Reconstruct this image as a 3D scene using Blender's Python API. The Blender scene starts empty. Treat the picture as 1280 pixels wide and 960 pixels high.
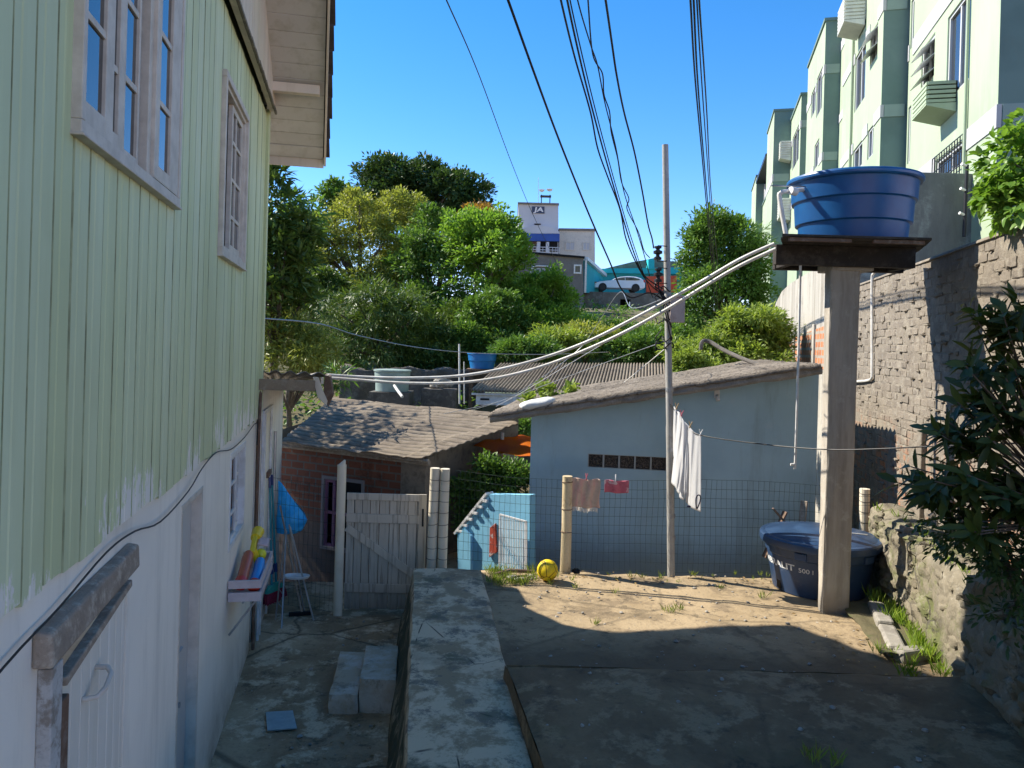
import bpy, math, random
import numpy as np
from mathutils import Vector, Matrix, noise

random.seed(11)
rng = np.random.default_rng(7)
scene = bpy.context.scene
COL = scene.collection
PI = math.pi
R = math.radians

# ------------------------------------------------------------------ camera
F = 949.0
CX, CY = 640.0, 433.5
ROLL = R(1.6)
H = 2.6                       # eye height over the terrace (terrace is z = 0)
CR, SR = math.cos(ROLL), math.sin(ROLL)

cam = bpy.data.cameras.new('camera')
cam_o = bpy.data.objects.new('camera', cam)
COL.objects.link(cam_o)
cam.sensor_width = 36
cam.lens = F / 1280 * 36
cam.shift_y = -46.5 / 1280
cam.clip_start = 0.05
cam.clip_end = 3000
cam_o.matrix_world = Matrix.Translation((0, 0, H)) @ Matrix.Rotation(PI / 2, 4, 'X') @ Matrix.Rotation(ROLL, 4, 'Z')
scene.camera = cam_o


def ray(px, py):
    """direction (x per metre of depth, z per metre of depth) seen at a photo pixel"""
    x, y = px - CX, py - CY
    return (x * CR + y * SR) / F, -(-x * SR + y * CR) / F


def P(px, py, d):
    a, b = ray(px, py)
    return Vector((a * d, d, H + b * d))


def PZ(px, py, z):
    a, b = ray(px, py)
    d = (z - H) / b
    return Vector((a * d, d, z))


# ------------------------------------------------------------------ light
SUN_AZ = (-.93, .368)        # where the sun stands, seen from above
SUN_EL = R(41.8)
sun = bpy.data.lights.new('sun', 'SUN')
sun.energy = 3.6
sun.angle = R(.53)
sun.color = (1, .93, .80)
sun_o = bpy.data.objects.new('sun', sun)
COL.objects.link(sun_o)
to_sun = Vector((SUN_AZ[0] * math.cos(SUN_EL), SUN_AZ[1] * math.cos(SUN_EL), math.sin(SUN_EL)))
sun_o.rotation_euler = (-to_sun).to_track_quat('-Z', 'Y').to_euler()
sun_o.location = (-20, 5, 30)

world = bpy.data.worlds.new('World')
scene.world = world
world.use_nodes = True
wn = world.node_tree
bg = wn.nodes['Background']
sky = wn.nodes.new('ShaderNodeTexSky')
sky.sky_type = 'NISHITA'
sky.sun_disc = False
sky.sun_elevation = SUN_EL
sky.sun_rotation = math.atan2(SUN_AZ[0], SUN_AZ[1])
sky.air_density = 1.0
sky.dust_density = .0
sky.altitude = 2500
sky.ozone_density = 4.0
hs = wn.nodes.new('ShaderNodeHueSaturation')
hs.inputs['Saturation'].default_value = 1.30
wn.links.new(sky.outputs[0], hs.inputs['Color'])
tint = wn.nodes.new('ShaderNodeMix')          # warmer white balance
tint.data_type = 'RGBA'
tint.blend_type = 'MULTIPLY'
tint.inputs[0].default_value = 1
tint.inputs[7].default_value = (1.55, .99, .90, 1)
wn.links.new(hs.outputs[0], tint.inputs[6])
wn.links.new(tint.outputs[2], bg.inputs[0])
bg.inputs[1].default_value = .125

scene.view_settings.view_transform = 'Standard'
scene.view_settings.look = 'None'
scene.view_settings.exposure = 1.40
scene.view_settings.gamma = 1
scene.view_settings.use_curve_mapping = False
scene.cycles.max_bounces = 6
scene.cycles.transparent_max_bounces = 6
scene.cycles.use_denoising = True


# ------------------------------------------------------------------ materials
def srgb(r, g, b):
    def f(c):
        c /= 255
        return c / 12.92 if c <= .04045 else ((c + .055) / 1.055) ** 2.4
    return (f(r), f(g), f(b), 1)


class Mat:
    """small builder around one Principled material"""
    def __init__(s, name, rough=.8):
        s.m = bpy.data.materials.new(name)
        s.m.use_nodes = True
        s.nt = s.m.node_tree
        s.b = s.nt.nodes['Principled BSDF']
        s.b.inputs['Roughness'].default_value = rough
        s.b.inputs['Specular IOR Level'].default_value = .3
        tc = s.nt.nodes.new('ShaderNodeTexCoord')
        s.co = tc.outputs['Object']
        s.col = None
        s.h = None

    def n(s, t, **kw):
        nd = s.nt.nodes.new(t)
        for k, v in kw.items():
            if hasattr(nd, k):
                setattr(nd, k, v)
            else:
                nd.inputs[k.replace('_', ' ')].default_value = v
        return nd

    def l(s, a, b):
        s.nt.links.new(a, b)

    def map(s, sx, sy, sz, rot=(0, 0, 0)):
        mp = s.n('ShaderNodeMapping')
        mp.inputs['Scale'].default_value = (sx, sy, sz)
        mp.inputs['Rotation'].default_value = rot
        s.l(s.co, mp.inputs[0])
        return mp.outputs[0]

    def noise(s, scale, detail=5, rough=.6, vec=None, dist=0):
        nd = s.n('ShaderNodeTexNoise')
        nd.inputs['Scale'].default_value = scale
        nd.inputs['Detail'].default_value = detail
        nd.inputs['Roughness'].default_value = rough
        nd.inputs['Distortion'].default_value = dist
        s.l(vec or s.co, nd.inputs['Vector'])
        return nd.outputs[0]

    def ramp(s, fac, lo, hi):
        nd = s.n('ShaderNodeMapRange')
        nd.clamp = True
        nd.inputs[1].default_value = lo
        nd.inputs[2].default_value = hi
        s.l(fac, nd.inputs[0])
        return nd.outputs[0]

    def math(s, op, a, b=0.0):
        nd = s.n('ShaderNodeMath', operation=op)
        for i, v in ((0, a), (1, b)):
            if isinstance(v, (int, float)):
                nd.inputs[i].default_value = v
            else:
                s.l(v, nd.inputs[i])
        return nd.outputs[0]

    def base(s, c):
        s.col = c
        return s

    def over(s, c, fac):
        """lay colour c over what is there, by fac"""
        nd = s.n('ShaderNodeMix', data_type='RGBA')
        if isinstance(fac, (int, float)):
            nd.inputs[0].default_value = fac
        else:
            s.l(fac, nd.inputs[0])
        for i, v in ((6, s.col), (7, c)):
            if isinstance(v, tuple):
                nd.inputs[i].default_value = v
            else:
                s.l(v, nd.inputs[i])
        s.col = nd.outputs[2]
        return s

    def island(s):
        return s.n('ShaderNodeNewGeometry').outputs['Random Per Island']

    def z(s):
        sp = s.n('ShaderNodeSeparateXYZ')      # height in the world
        s.l(s.n('ShaderNodeNewGeometry').outputs['Position'], sp.inputs[0])
        return sp.outputs

    def bump(s, h, strength=.4, dist=.02):
        nd = s.n('ShaderNodeBump')
        nd.inputs['Strength'].default_value = strength
        nd.inputs['Distance'].default_value = dist
        s.l(h, nd.inputs['Height'])
        if s.h is not None:
            s.l(s.h, nd.inputs['Normal'])
        s.h = nd.outputs[0]
        return s

    def done(s):
        if isinstance(s.col, tuple):
            s.b.inputs['Base Color'].default_value = s.col
        elif s.col is not None:
            s.l(s.col, s.b.inputs['Base Color'])
        if s.h is not None:
            s.l(s.h, s.b.inputs['Normal'])
        return s.m


def simple(name, c, c2=None, scale=6, rough=.7, bump=.0, bscale=40, lo=.4, hi=.65, spec=.3, metal=0):
    m = Mat(name, rough).base(c)
    m.b.inputs['Specular IOR Level'].default_value = spec
    m.b.inputs['Metallic'].default_value = metal
    if c2:
        m.over(c2, m.ramp(m.noise(scale, 6), lo, hi))
    if bump:
        m.bump(m.noise(bscale, 4), bump, .01)
    return m.done()


def mottled(name, c, c2, c3, s1=1.5, s2=8, rough=.9, bump=.5, bdist=.015, fine=60, k3=.7, lo3=.5, hi3=.62):
    """c broken up by c2 in broad patches and by c3 in smaller blotches"""
    m = Mat(name, rough).base(c)
    m.over(c2, m.ramp(m.noise(s1, 6, .65, dist=.15), .38, .66))
    m.over(c3, m.math('MULTIPLY', m.ramp(m.noise(s2, 8, .7, dist=.2), lo3, hi3), k3))
    f = m.noise(fine, 3)
    m.over((c[0] * .55, c[1] * .55, c[2] * .55, 1), m.math('MULTIPLY', m.ramp(f, .5, .75), .5))
    m.bump(m.noise(s2 * 1.6, 8, .7), bump, bdist)
    m.bump(f, bump * .6, bdist * .3)
    return m.done()


def paint_boards(name, c, c_var, peel, peel_top=None, streak=.5):
    """painted boards: each board its own tone, streaks down the grain, flaked paint"""
    m = Mat(name, .55).base(c)
    m.over(c_var, m.island())
    m.over((c[0] * .80, c[1] * .80, c[2] * .76, 1), m.math('MULTIPLY', m.ramp(m.noise(1, 5, .6, vec=m.map(1.1, 1.1, .35)), .45, .65), .6))
    st = m.noise(1, 6, .65, vec=m.map(8, 8, .5))
    m.over((c[0] * .62, c[1] * .60, c[2] * .5, 1), m.math('MULTIPLY', m.ramp(st, .5, .85), streak))
    fl = m.noise(1, 9, .78, vec=m.map(8, 8, 3.2))
    if peel_top is not None:
        zz = m.z()[2]
        near = m.ramp(zz, peel_top[1], peel_top[0])
        fl2 = m.math('ADD', fl, m.math('MULTIPLY', m.math('MULTIPLY', m.math('POWER', near, 1.4), m.ramp(m.noise(.9, 3), .36, .55)), .35))
        m.over(peel, m.ramp(fl2, .70, .73))
        m.over((.16, .15, .10, 1), m.math('MULTIPLY', m.ramp(m.noise(1, 8, .8, vec=m.map(22, 22, 3)), .66, .70), m.math('ADD', m.math('MULTIPLY', near, .5), .4)))
    else:
        m.over(peel, m.ramp(fl, .66, .70))
    m.bump(st, .25, .006)
    m.bump(fl, .2, .004)
    return m.done()


def leaf_mat(name, c, c2, trans=.35, rough=.45):
    m = Mat(name, rough)
    m.base(c)
    m.over(c2, m.island())
    nz = m.noise(2.2, 3)
    m.over((c[0] * .55, c[1] * .6, c[2] * .5, 1), m.math('MULTIPLY', m.ramp(nz, .5, .7), .6))
    m.b.inputs['Specular IOR Level'].default_value = .35
    mat = m.done()
    nt = m.nt
    tr = nt.nodes.new('ShaderNodeBsdfTranslucent')
    mul = nt.nodes.new('ShaderNodeMix')
    mul.data_type = 'RGBA'
    mul.blend_type = 'MULTIPLY'
    mul.inputs[0].default_value = 1
    nt.links.new(m.col, mul.inputs[6])
    mul.inputs[7].default_value = (1.3, 1.35, .6, 1)
    nt.links.new(mul.outputs[2], tr.inputs[0])
    mx = nt.nodes.new('ShaderNodeMixShader')
    mx.inputs[0].default_value = trans
    nt.links.new(m.b.outputs[0], mx.inputs[1])
    nt.links.new(tr.outputs[0], mx.inputs[2])
    nt.links.new(mx.outputs[0], nt.nodes['Material Output'].inputs[0])
    return mat


def glass(name, tint=(.02, .025, .03, 1), ior=1.9):
    m = Mat(name, .03).base(tint)
    m.b.inputs['IOR'].default_value = ior
    m.b.inputs['Specular IOR Level'].default_value = .5
    m.bump(m.noise(2.5, 2), .05, .02)
    return m.done()


# ------------------------------------------------------------------ mesh helper
SPLIT = {'side_wall', 'floor_band', 'end_band', 'bracket', 'grip', 'wire_band', 'clamp', 'downpipe', 'curtain', 'hopper_pane', 'dark_room', 'side_window',
         'rail', 'beam', 'purlin', 'eave_batten', 'edge_batten', 'pane', 'door_panel', 'dish', 'fascia', 'rafter', 'tail_light', 'insulator_pin', 'pillar'}


class MB:
    def __init__(s):
        s.v, s.f, s.mi = [], [], []
        s.cur = 0

    def add(s, vs, fs):
        o = len(s.v)
        s.v.extend([tuple(v) for v in vs])
        s.f.extend([tuple(o + i for i in f) for f in fs])
        s.mi.extend([s.cur] * len(fs))
        return s

    def hexa(s, p):
        """eight corners: bottom ring 0-3, top ring 4-7"""
        return s.add(p, [(3, 2, 1, 0), (4, 5, 6, 7), (0, 1, 5, 4), (1, 2, 6, 5), (2, 3, 7, 6), (3, 0, 4, 7)])

    def box(s, x0, x1, y0, y1, z0, z1):
        return s.hexa([(x0, y0, z0), (x1, y0, z0), (x1, y1, z0), (x0, y1, z0), (x0, y0, z1), (x1, y0, z1), (x1, y1, z1), (x0, y1, z1)])

    def obox(s, o, u, v, w, a, b, c):
        """box from o - half lengths a,b,c along unit vectors u,v,w"""
        o, u, v, w = Vector(o), Vector(u) * a / 2, Vector(v) * b / 2, Vector(w) * c / 2
        return s.hexa([o - u - v - w, o + u - v - w, o + u + v - w, o - u + v - w, o - u - v + w, o + u - v + w, o + u + v + w, o - u + v + w])

    def bar(s, a, b, w, t, up=(0, 0, 1)):
        """rectangular bar between two points, w along up-ish, t across"""
        a, b = Vector(a), Vector(b)
        u = (b - a)
        L = u.length
        u.normalize()
        side = u.cross(Vector(up))
        if side.length < 1e-4:
            side = u.cross(Vector((1, 0, 0)))
        side.normalize()
        v = side.cross(u)
        return s.obox((a + b) / 2, u, side, v, L, t, w)

    def prism(s, pts, ext):
        """planar polygon pts extruded by ext"""
        n = len(pts)
        pts = [Vector(p) for p in pts]
        e = Vector(ext)
        vs = pts + [p + e for p in pts]
        fs = [tuple(range(n))[::-1], tuple(range(n, 2 * n))]
        for i in range(n):
            j = (i + 1) % n
            fs.append((i, j, n + j, n + i))
        return s.add(vs, fs)

    def tube(s, pts, r, seg=8, cap=True):
        pts = [Vector(p) for p in pts]
        n = len(pts)
        rs = r if isinstance(r, (list, tuple)) else [r] * n
        rings = []
        prev = None
        for i, p in enumerate(pts):
            t = (pts[min(i + 1, n - 1)] - pts[max(i - 1, 0)])
            if t.length < 1e-9:
                t = Vector((0, 0, 1))
            t.normalize()
            if prev is None:
                a = t.cross(Vector((0, 0, 1)))
                if a.length < .05:
                    a = t.cross(Vector((0, 1, 0)))
            else:
                a = prev - t * prev.dot(t)
            a.normalize()
            prev = a
            b = t.cross(a)
            rings.append([p + (a * math.cos(2 * PI * k / seg) + b * math.sin(2 * PI * k / seg)) * rs[i] for k in range(seg)])
        vs = [v for rg in rings for v in rg]
        fs = []
        for i in range(n - 1):
            for k in range(seg):
                k2 = (k + 1) % seg
                fs.append((i * seg + k, i * seg + k2, (i + 1) * seg + k2, (i + 1) * seg + k))
        if cap:
            fs.append(tuple(range(seg))[::-1])
            fs.append(tuple((n - 1) * seg + k for k in range(seg)))
        return s.add(vs, fs)

    def lathe(s, prof, c, seg=48, cap0=True, cap1=True):
        """profile [(r, z)] turned about the vertical through c"""
        c = Vector(c)
        vs, fs = [], []
        for r, z in prof:
            for k in range(seg):
                a = 2 * PI * k / seg
                vs.append(c + Vector((r * math.cos(a), r * math.sin(a), z)))
        for i in range(len(prof) - 1):
            for k in range(seg):
                k2 = (k + 1) % seg
                fs.append((i * seg + k, i * seg + k2, (i + 1) * seg + k2, (i + 1) * seg + k))
        if cap0:
            fs.append(tuple(range(seg))[::-1])
        if cap1:
            fs.append(tuple((len(prof) - 1) * seg + k for k in range(seg)))
        return s.add(vs, fs)

    def grid(s, fn, nu, nv):
        """fn(u, v) -> point for u, v in 0..1"""
        vs = [fn(i / nu, j / nv) for j in range(nv + 1) for i in range(nu + 1)]
        fs = [(j * (nu + 1) + i, j * (nu + 1) + i + 1, (j + 1) * (nu + 1) + i + 1, (j + 1) * (nu + 1) + i) for j in range(nv) for i in range(nu)]
        return s.add(vs, fs)

    def ball(s, c, rx, ry, rz, nu=20, nv=12, bumpy=0, seed=0):
        c = Vector(c)
        vs = [c + Vector((0, 0, -rz))]
        for j in range(1, nv):
            t = -PI / 2 + PI * j / nv
            for i in range(nu):
                a = 2 * PI * i / nu
                d = Vector((math.cos(t) * math.cos(a), math.cos(t) * math.sin(a), math.sin(t)))
                k = 1 + bumpy * noise.noise(d * 1.7 + Vector((seed, seed * .7, 0)))
                vs.append(c + Vector((d.x * rx * k, d.y * ry * k, d.z * rz * k)))
        vs.append(c + Vector((0, 0, rz)))
        fs = [(0, 1 + (i + 1) % nu, 1 + i) for i in range(nu)]
        for j in range(nv - 2):
            for i in range(nu):
                i2 = (i + 1) % nu
                fs.append((1 + j * nu + i, 1 + j * nu + i2, 1 + (j + 1) * nu + i2, 1 + (j + 1) * nu + i))
        last = len(vs) - 1
        fs += [(last, 1 + (nv - 2) * nu + i, 1 + (nv - 2) * nu + (i + 1) % nu) for i in range(nu)]
        return s.add(vs, fs)

    def islands(s):
        par = list(range(len(s.v)))

        def find(a):
            while par[a] != a:
                par[a] = par[par[a]]
                a = par[a]
            return a
        for f in s.f:
            for q in f[1:]:
                par[find(q)] = find(f[0])
        groups = {}
        for i, f in enumerate(s.f):
            groups.setdefault(find(f[0]), []).append(i)
        out = []
        for fs in groups.values():
            m = MB()
            idx = {}
            for i in fs:
                m.f.append(tuple(idx.setdefault(q, len(idx)) for q in s.f[i]))
                m.mi.append(s.mi[i])
            m.v = [s.v[q] for q in idx]
            out.append(m)
        return out

    def build(s, name, mat, parent=None, smooth=False, bevel=0, solid=0, angle=40):
        if name in SPLIT:                     # every loose piece becomes a part of its own
            return [m.build_one(name, mat, parent, smooth, bevel, solid, angle) for m in s.islands()][0]
        return s.build_one(name, mat, parent, smooth, bevel, solid, angle)

    def build_one(s, name, mat, parent=None, smooth=False, bevel=0, solid=0, angle=40):
        me = bpy.data.meshes.new(name)
        off = Vector(parent_loc(parent))
        me.from_pydata([tuple(Vector(v) - off) for v in s.v], [], s.f)
        mats = mat if isinstance(mat, (list, tuple)) else [mat]
        for m in mats:
            me.materials.append(m)
        if len(mats) > 1:
            me.polygons.foreach_set('material_index', s.mi)
        if smooth:
            me.polygons.foreach_set('use_smooth', [True] * len(me.polygons))
            me.set_sharp_from_angle(angle=R(angle))
        me.update()
        o = bpy.data.objects.new(name, me)
        COL.objects.link(o)
        if parent is not None:
            o.parent = parent
        if bevel:
            b = o.modifiers.new('bevel', 'BEVEL')
            b.width = bevel
            b.segments = 2
            b.limit_method = 'ANGLE'
        if solid:
            m = o.modifiers.new('solid', 'SOLIDIFY')
            m.thickness = solid
            m.offset = 0
        return o


def parent_loc(p):
    v = Vector((0, 0, 0))
    while p is not None:
        v = v + p.location
        p = p.parent
    return v


def tag(o, label=None, cat=None, group=None, kind=None):
    if label:
        o['label'] = label
    if cat:
        o['category'] = cat
    if group:
        o['group'] = group
    if kind:
        o['kind'] = kind
    return o


def thing(name, loc, label, cat, group=None):
    o = bpy.data.objects.new(name, None)
    o.empty_display_size = .2
    COL.objects.link(o)
    o.location = loc
    return tag(o, label, cat, group)


def copy_tree(o, loc=None, parent=None):
    c = o.copy()
    COL.objects.link(c)
    if parent is not None:
        c.parent = parent
    if loc is not None:
        c.location = loc
    for ch in list(o.children):
        copy_tree(ch, None, c)
    return c


def holes_wall(mb, o, u, n, s0, s1, z0, z1, holes, depth=.12, thick=None):
    """upright wall sheet on the plane through o (s along u, z up, n outward) with
    rectangular openings; reveals go in by depth"""
    o, u, n = Vector(o), Vector(u), Vector(n)

    def pt(s_, z_, k=0):
        return Vector((o.x, o.y, 0)) + u * s_ + Vector((0, 0, z_)) - n * k
    ss = sorted({s0, s1, *[h[0] for h in holes], *[h[1] for h in holes]})
    zs = sorted({z0, z1, *[h[2] for h in holes], *[h[3] for h in holes]})
    ss = [q for q in ss if s0 <= q <= s1]
    zs = [q for q in zs if z0 <= q <= z1]
    for a, b in zip(ss, ss[1:]):
        for c, d in zip(zs, zs[1:]):
            ms, mz = (a + b) / 2, (c + d) / 2
            if any(h[0] < ms < h[1] and h[2] < mz < h[3] for h in holes):
                continue
            mb.add([pt(a, c), pt(b, c), pt(b, d), pt(a, d)], [(0, 1, 2, 3)])
    for h in holes:
        a, b, c, d = h[:4]
        for q in (((a, c), (b, c)), ((b, c), (b, d)), ((b, d), (a, d)), ((a, d), (a, c))):
            mb.add([pt(*q[0]), pt(*q[1]), pt(*q[1], depth), pt(*q[0], depth)], [(0, 1, 2, 3)])
    if thick:
        mb.add([pt(s0, z0, thick), pt(s1, z0, thick), pt(s1, z1, thick), pt(s0, z1, thick)], [(3, 2, 1, 0)])
        for q in (((s0, z0), (s1, z0)), ((s1, z0), (s1, z1)), ((s1, z1), (s0, z1)), ((s0, z1), (s0, z0))):
            mb.add([pt(*q[0]), pt(*q[1]), pt(*q[1], thick), pt(*q[0], thick)], [(0, 1, 2, 3)])
    return mb


def nz(x, y, z=0.0, s=1.0):
    return noise.noise(Vector((x * s, y * s, z * s)))


def fbm(x, y, z=0.0, s=1.0, o=4):
    return noise.fractal(Vector((x * s, y * s, z * s)), 1.0, 2.0, o)


def smooth_path(pts, n=8):
    """Catmull-Rom through the points"""
    pts = [Vector(p) for p in pts]
    out = []
    for i in range(len(pts) - 1):
        p0, p1, p2, p3 = pts[max(i - 1, 0)], pts[i], pts[i + 1], pts[min(i + 2, len(pts) - 1)]
        for k in range(n):
            t_ = k / n
            out.append(.5 * ((2 * p1) + (p2 - p0) * t_ + (2 * p0 - 5 * p1 + 4 * p2 - p3) * t_ ** 2 + (3 * p1 - p0 - 3 * p2 + p3) * t_ ** 3))
    out.append(pts[-1])
    return out



# ------------------------------------------------------------------ foliage
def leaves_obj(name, c, d, n, L, W, mat, parent=None, big=False):
    """one leaf blade per row: c base point, d direction of the midrib, n blade normal"""
    d = d / np.linalg.norm(d, axis=1, keepdims=True)
    n = n - d * np.sum(n * d, axis=1, keepdims=True)
    n /= (np.linalg.norm(n, axis=1, keepdims=True) + 1e-9)
    t = np.cross(n, d)
    N = len(c)
    L = L[:, None]
    W = W[:, None]
    if not big:
        vs = np.stack([c, c + d * L * .5 + t * W * .5 + n * W * .18, c + d * L, c + d * L * .5 - t * W * .5 + n * W * .18], 1)
        k = 4
        fs = np.array([[0, 1, 2], [0, 2, 3]])
    else:
        droop = n * L * .10
        vs = np.stack([c,
                       c + d * L * .28 + t * W * .42 + n * W * .16, c + d * L * .30 + n * W * .02,
                       c + d * L * .28 - t * W * .42 + n * W * .16,
                       c + d * L * .62 + t * W * .46 + n * W * .16 - droop * .5, c + d * L * .64 - droop * .5,
                       c + d * L * .62 - t * W * .46 + n * W * .16 - droop * .5,
                       c + d * L * .86 + t * W * .22 + n * W * .05 - droop, c + d * L * .86 - t * W * .22 + n * W * .05 - droop,
                       c + d * L - droop * 1.4], 1)
        k = 10
        fs = np.array([[0, 1, 2], [0, 2, 3], [1, 4, 5], [1, 5, 2], [2, 5, 6], [2, 6, 3], [4, 7, 5], [5, 8, 6], [7, 9, 5], [5, 9, 8]])
    V = vs.reshape(-1, 3) - np.array(parent_loc(parent))
    Fc = (fs[None] + (np.arange(N) * k)[:, None, None]).reshape(-1, 3)
    me = bpy.data.meshes.new(name)
    me.vertices.add(len(V))
    me.vertices.foreach_set('co', V.astype(np.float32).ravel())
    me.loops.add(Fc.size)
    me.loops.foreach_set('vertex_index', Fc.astype(np.int32).ravel())
    me.polygons.add(len(Fc))
    me.polygons.foreach_set('loop_start', (np.arange(len(Fc)) * 3).astype(np.int32))
    me.polygons.foreach_set('use_smooth', np.ones(len(Fc), dtype=bool))
    me.update(calc_edges=True)
    me.validate()
    me.materials.append(mat)
    o = bpy.data.objects.new(name, me)
    COL.objects.link(o)
    if parent is not None:
        o.parent = parent
    return o


def unit(n):
    v = rng.normal(size=(n, 3))
    return v / np.linalg.norm(v, axis=1, keepdims=True)


def crown(name, lobes, clumps, per, rc, L, W, mat, parent, up=.35, hang=0.0, inner=.35, big=False, flat=.5, floor=-.75):
    """leaf clumps spread over and inside ellipsoid lobes [(centre, (rx, ry, rz))]"""
    vol = np.array([l[1][0] * l[1][2] for l in lobes]) ** .9
    pick = rng.choice(len(lobes), clumps, p=vol / vol.sum())
    dirs = unit(clumps)
    dirs[:, 2] = np.where(dirs[:, 2] < floor, -dirs[:, 2], dirs[:, 2])
    rad = np.where(rng.random(clumps) < inner, rng.uniform(.25, .8, clumps), rng.uniform(.82, 1.06, clumps))
    C = np.array([l[0] for l in lobes])[pick]
    RR = np.array([l[1] for l in lobes])[pick]
    cc = C + dirs * RR * rad[:, None]
    size = rc * rng.uniform(.55, 1.35, clumps)
    num = np.maximum(4, (per * rng.uniform(.5, 1.5, clumps)).astype(int))
    ci = np.repeat(np.arange(clumps), num)
    n = len(ci)
    off = unit(n) * (rng.random(n) ** .45)[:, None] * size[ci][:, None]
    off[:, 2] *= .7
    pts = cc[ci] + off
    outward = dirs[ci] * .7 + off / (size[ci][:, None] + 1e-6) * .8
    dd = outward + unit(n) * .7
    dd[:, 2] -= hang
    nn = np.array([0, 0, 1]) * flat + dirs[ci] * .5 + unit(n) * .6
    nn[:, 2] += up
    return leaves_obj(name, pts, dd, nn, L * rng.uniform(.6, 1.3, n), W * rng.uniform(.7, 1.25, n), mat, parent, big), cc


def limbs(mb, base, r0, crown_pts, top_frac=.55, k=9, seg=7):
    """tapered trunk from base up into the crown, then limbs to a few clumps"""
    base = Vector(base)
    ctr = Vector(np.mean(crown_pts, axis=0))
    fork = base.lerp(ctr, top_frac)
    fork.x += random.uniform(-.1, .1)
    mid = base.lerp(fork, .5) + Vector((random.uniform(-.12, .12), random.uniform(-.1, .1), 0)) * (fork - base).length * .4
    mb.tube([base, base.lerp(mid, .3), mid, fork], [r0, r0 * .85, r0 * .72, r0 * .6], seg)
    for p in random.sample(list(crown_pts), min(k, len(crown_pts))):
        p = Vector(p)
        q = fork.lerp(p, .5) + Vector((0, 0, .12 * (p - fork).length))
        mb.tube([fork, q, p], [r0 * .45, r0 * .28, r0 * .07], 5)


def lobe(px, py, rx, ry, d, depth=None):
    c = P(px, py, d)
    a, b = rx / F * d, ry / F * d
    return (tuple(c), (a, depth if depth else a * .9, b))
# ------------------------------------------------------------------ shared materials
m_green = paint_boards('green_paint', (.60, .645, .37, 1), (.655, .70, .46, 1), (.82, .77, .68, 1), (1.70, 2.35), .45)
m_white_boards = paint_boards('white_board_paint', (.72, .62, .50, 1), (.65, .55, .45, 1), (.34, .27, .21, 1), None, .7)
m_trim = simple('trim_paint', (.62, .56, .48, 1), (.50, .445, .375, 1), 9, .6, .2, 50)
m_whitewash = mottled('whitewashed_render', (.66, .66, .66, 1), (.60, .61, .61, 1), (.50, .49, .46, 1), .8, 5, .8, .25, .008, 45, .35, .56, .7)
m_oldwood = mottled('weathered_timber', (.37, .30, .235, 1), (.24, .19, .145, 1), (.52, .45, .36, 1), 3, 14, .85, .6, .012, 90, .7)
m_brownwood = mottled('brown_timber', (.17, .10, .065, 1), (.11, .07, .05, 1), (.26, .2, .16, 1), 3, 14, .8, .5, .01, 80, .6)
m_dark = simple('dark_interior', (.012, .012, .013, 1), rough=.9)
m_glass = glass('window_glass')
m_black = simple('black_rubber', (.012, .012, .014, 1), rough=.5)
m_pvc = simple('white_plastic_pipe', (.72, .70, .66, 1), (.55, .52, .47, 1), 7, .4, .05, 30)
m_galv = simple('galvanised_steel', (.42, .43, .44, 1), (.28, .28, .28, 1), 5, .4, .1, 60, metal=.6)
m_blackmetal = simple('dark_metal', (.03, .03, .032, 1), rough=.45, metal=.5)
m_whitemetal = simple('white_metal', (.75, .75, .75, 1), (.6, .58, .55, 1), 8, .45)
m_concrete = mottled('old_concrete', (.30, .275, .235, 1), (.20, .18, .155, 1), (.40, .37, .32, 1), 1.4, 9, .9, .5, .012, 70, .6)
m_rooftile = simple('roof_tile', (.09, .075, .07, 1), (.05, .045, .04, 1), 6, .9, .4, 30)


# ground floors -------------------------------------------------------------------
def floor_mat(name, c, c2, c3, crack=.5, moss=.0, shade_dirt=False):
    m = Mat(name, .88).base(c)
    m.over(c2, m.ramp(m.noise(.9, 7, .7, dist=.25), .42, .58))
    m.over(c3, m.math('MULTIPLY', m.ramp(m.noise(2.6, 9, .72, dist=.2), .52, .58), .75))
    m.over((.035, .032, .026, 1), m.math('MULTIPLY', m.ramp(m.noise(3.5, 10, .8, dist=.2), .54, .64), .7))
    if moss:
        m.over((.07, .085, .03, 1), m.math('MULTIPLY', m.ramp(m.noise(1.7, 7, .7), .53, .66), moss))
    vo = m.n('ShaderNodeTexVoronoi', feature='DISTANCE_TO_EDGE')
    vo.inputs['Scale'].default_value = .55
    dn = m.noise(4, 4)
    mp = m.n('ShaderNodeMixRGB')
    mp.inputs[0].default_value = .12
    m.l(m.co, mp.inputs[1])
    m.l(dn, mp.inputs[2])
    m.l(mp.outputs[0], vo.inputs['Vector'])
    cr = m.ramp(vo.outputs['Distance'], .012, .003)
    m.over((.03, .027, .022, 1), m.math('MULTIPLY', cr, crack))
    if shade_dirt:                                   # shade at the near end deepened in the colour, plus patchy dirt
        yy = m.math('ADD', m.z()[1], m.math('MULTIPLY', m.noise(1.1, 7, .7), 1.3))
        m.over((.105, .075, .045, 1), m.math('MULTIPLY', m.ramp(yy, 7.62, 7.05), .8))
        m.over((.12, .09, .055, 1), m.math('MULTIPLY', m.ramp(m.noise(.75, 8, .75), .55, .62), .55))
    fine = m.noise(38, 5, .7)
    m.over((c[0] * .5, c[1] * .5, c[2] * .5, 1), m.math('MULTIPLY', m.ramp(fine, .52, .72), .5))
    m.bump(m.noise(4, 8, .7), .5, .03)
    m.bump(fine, .5, .008)
    return m.done()


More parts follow.
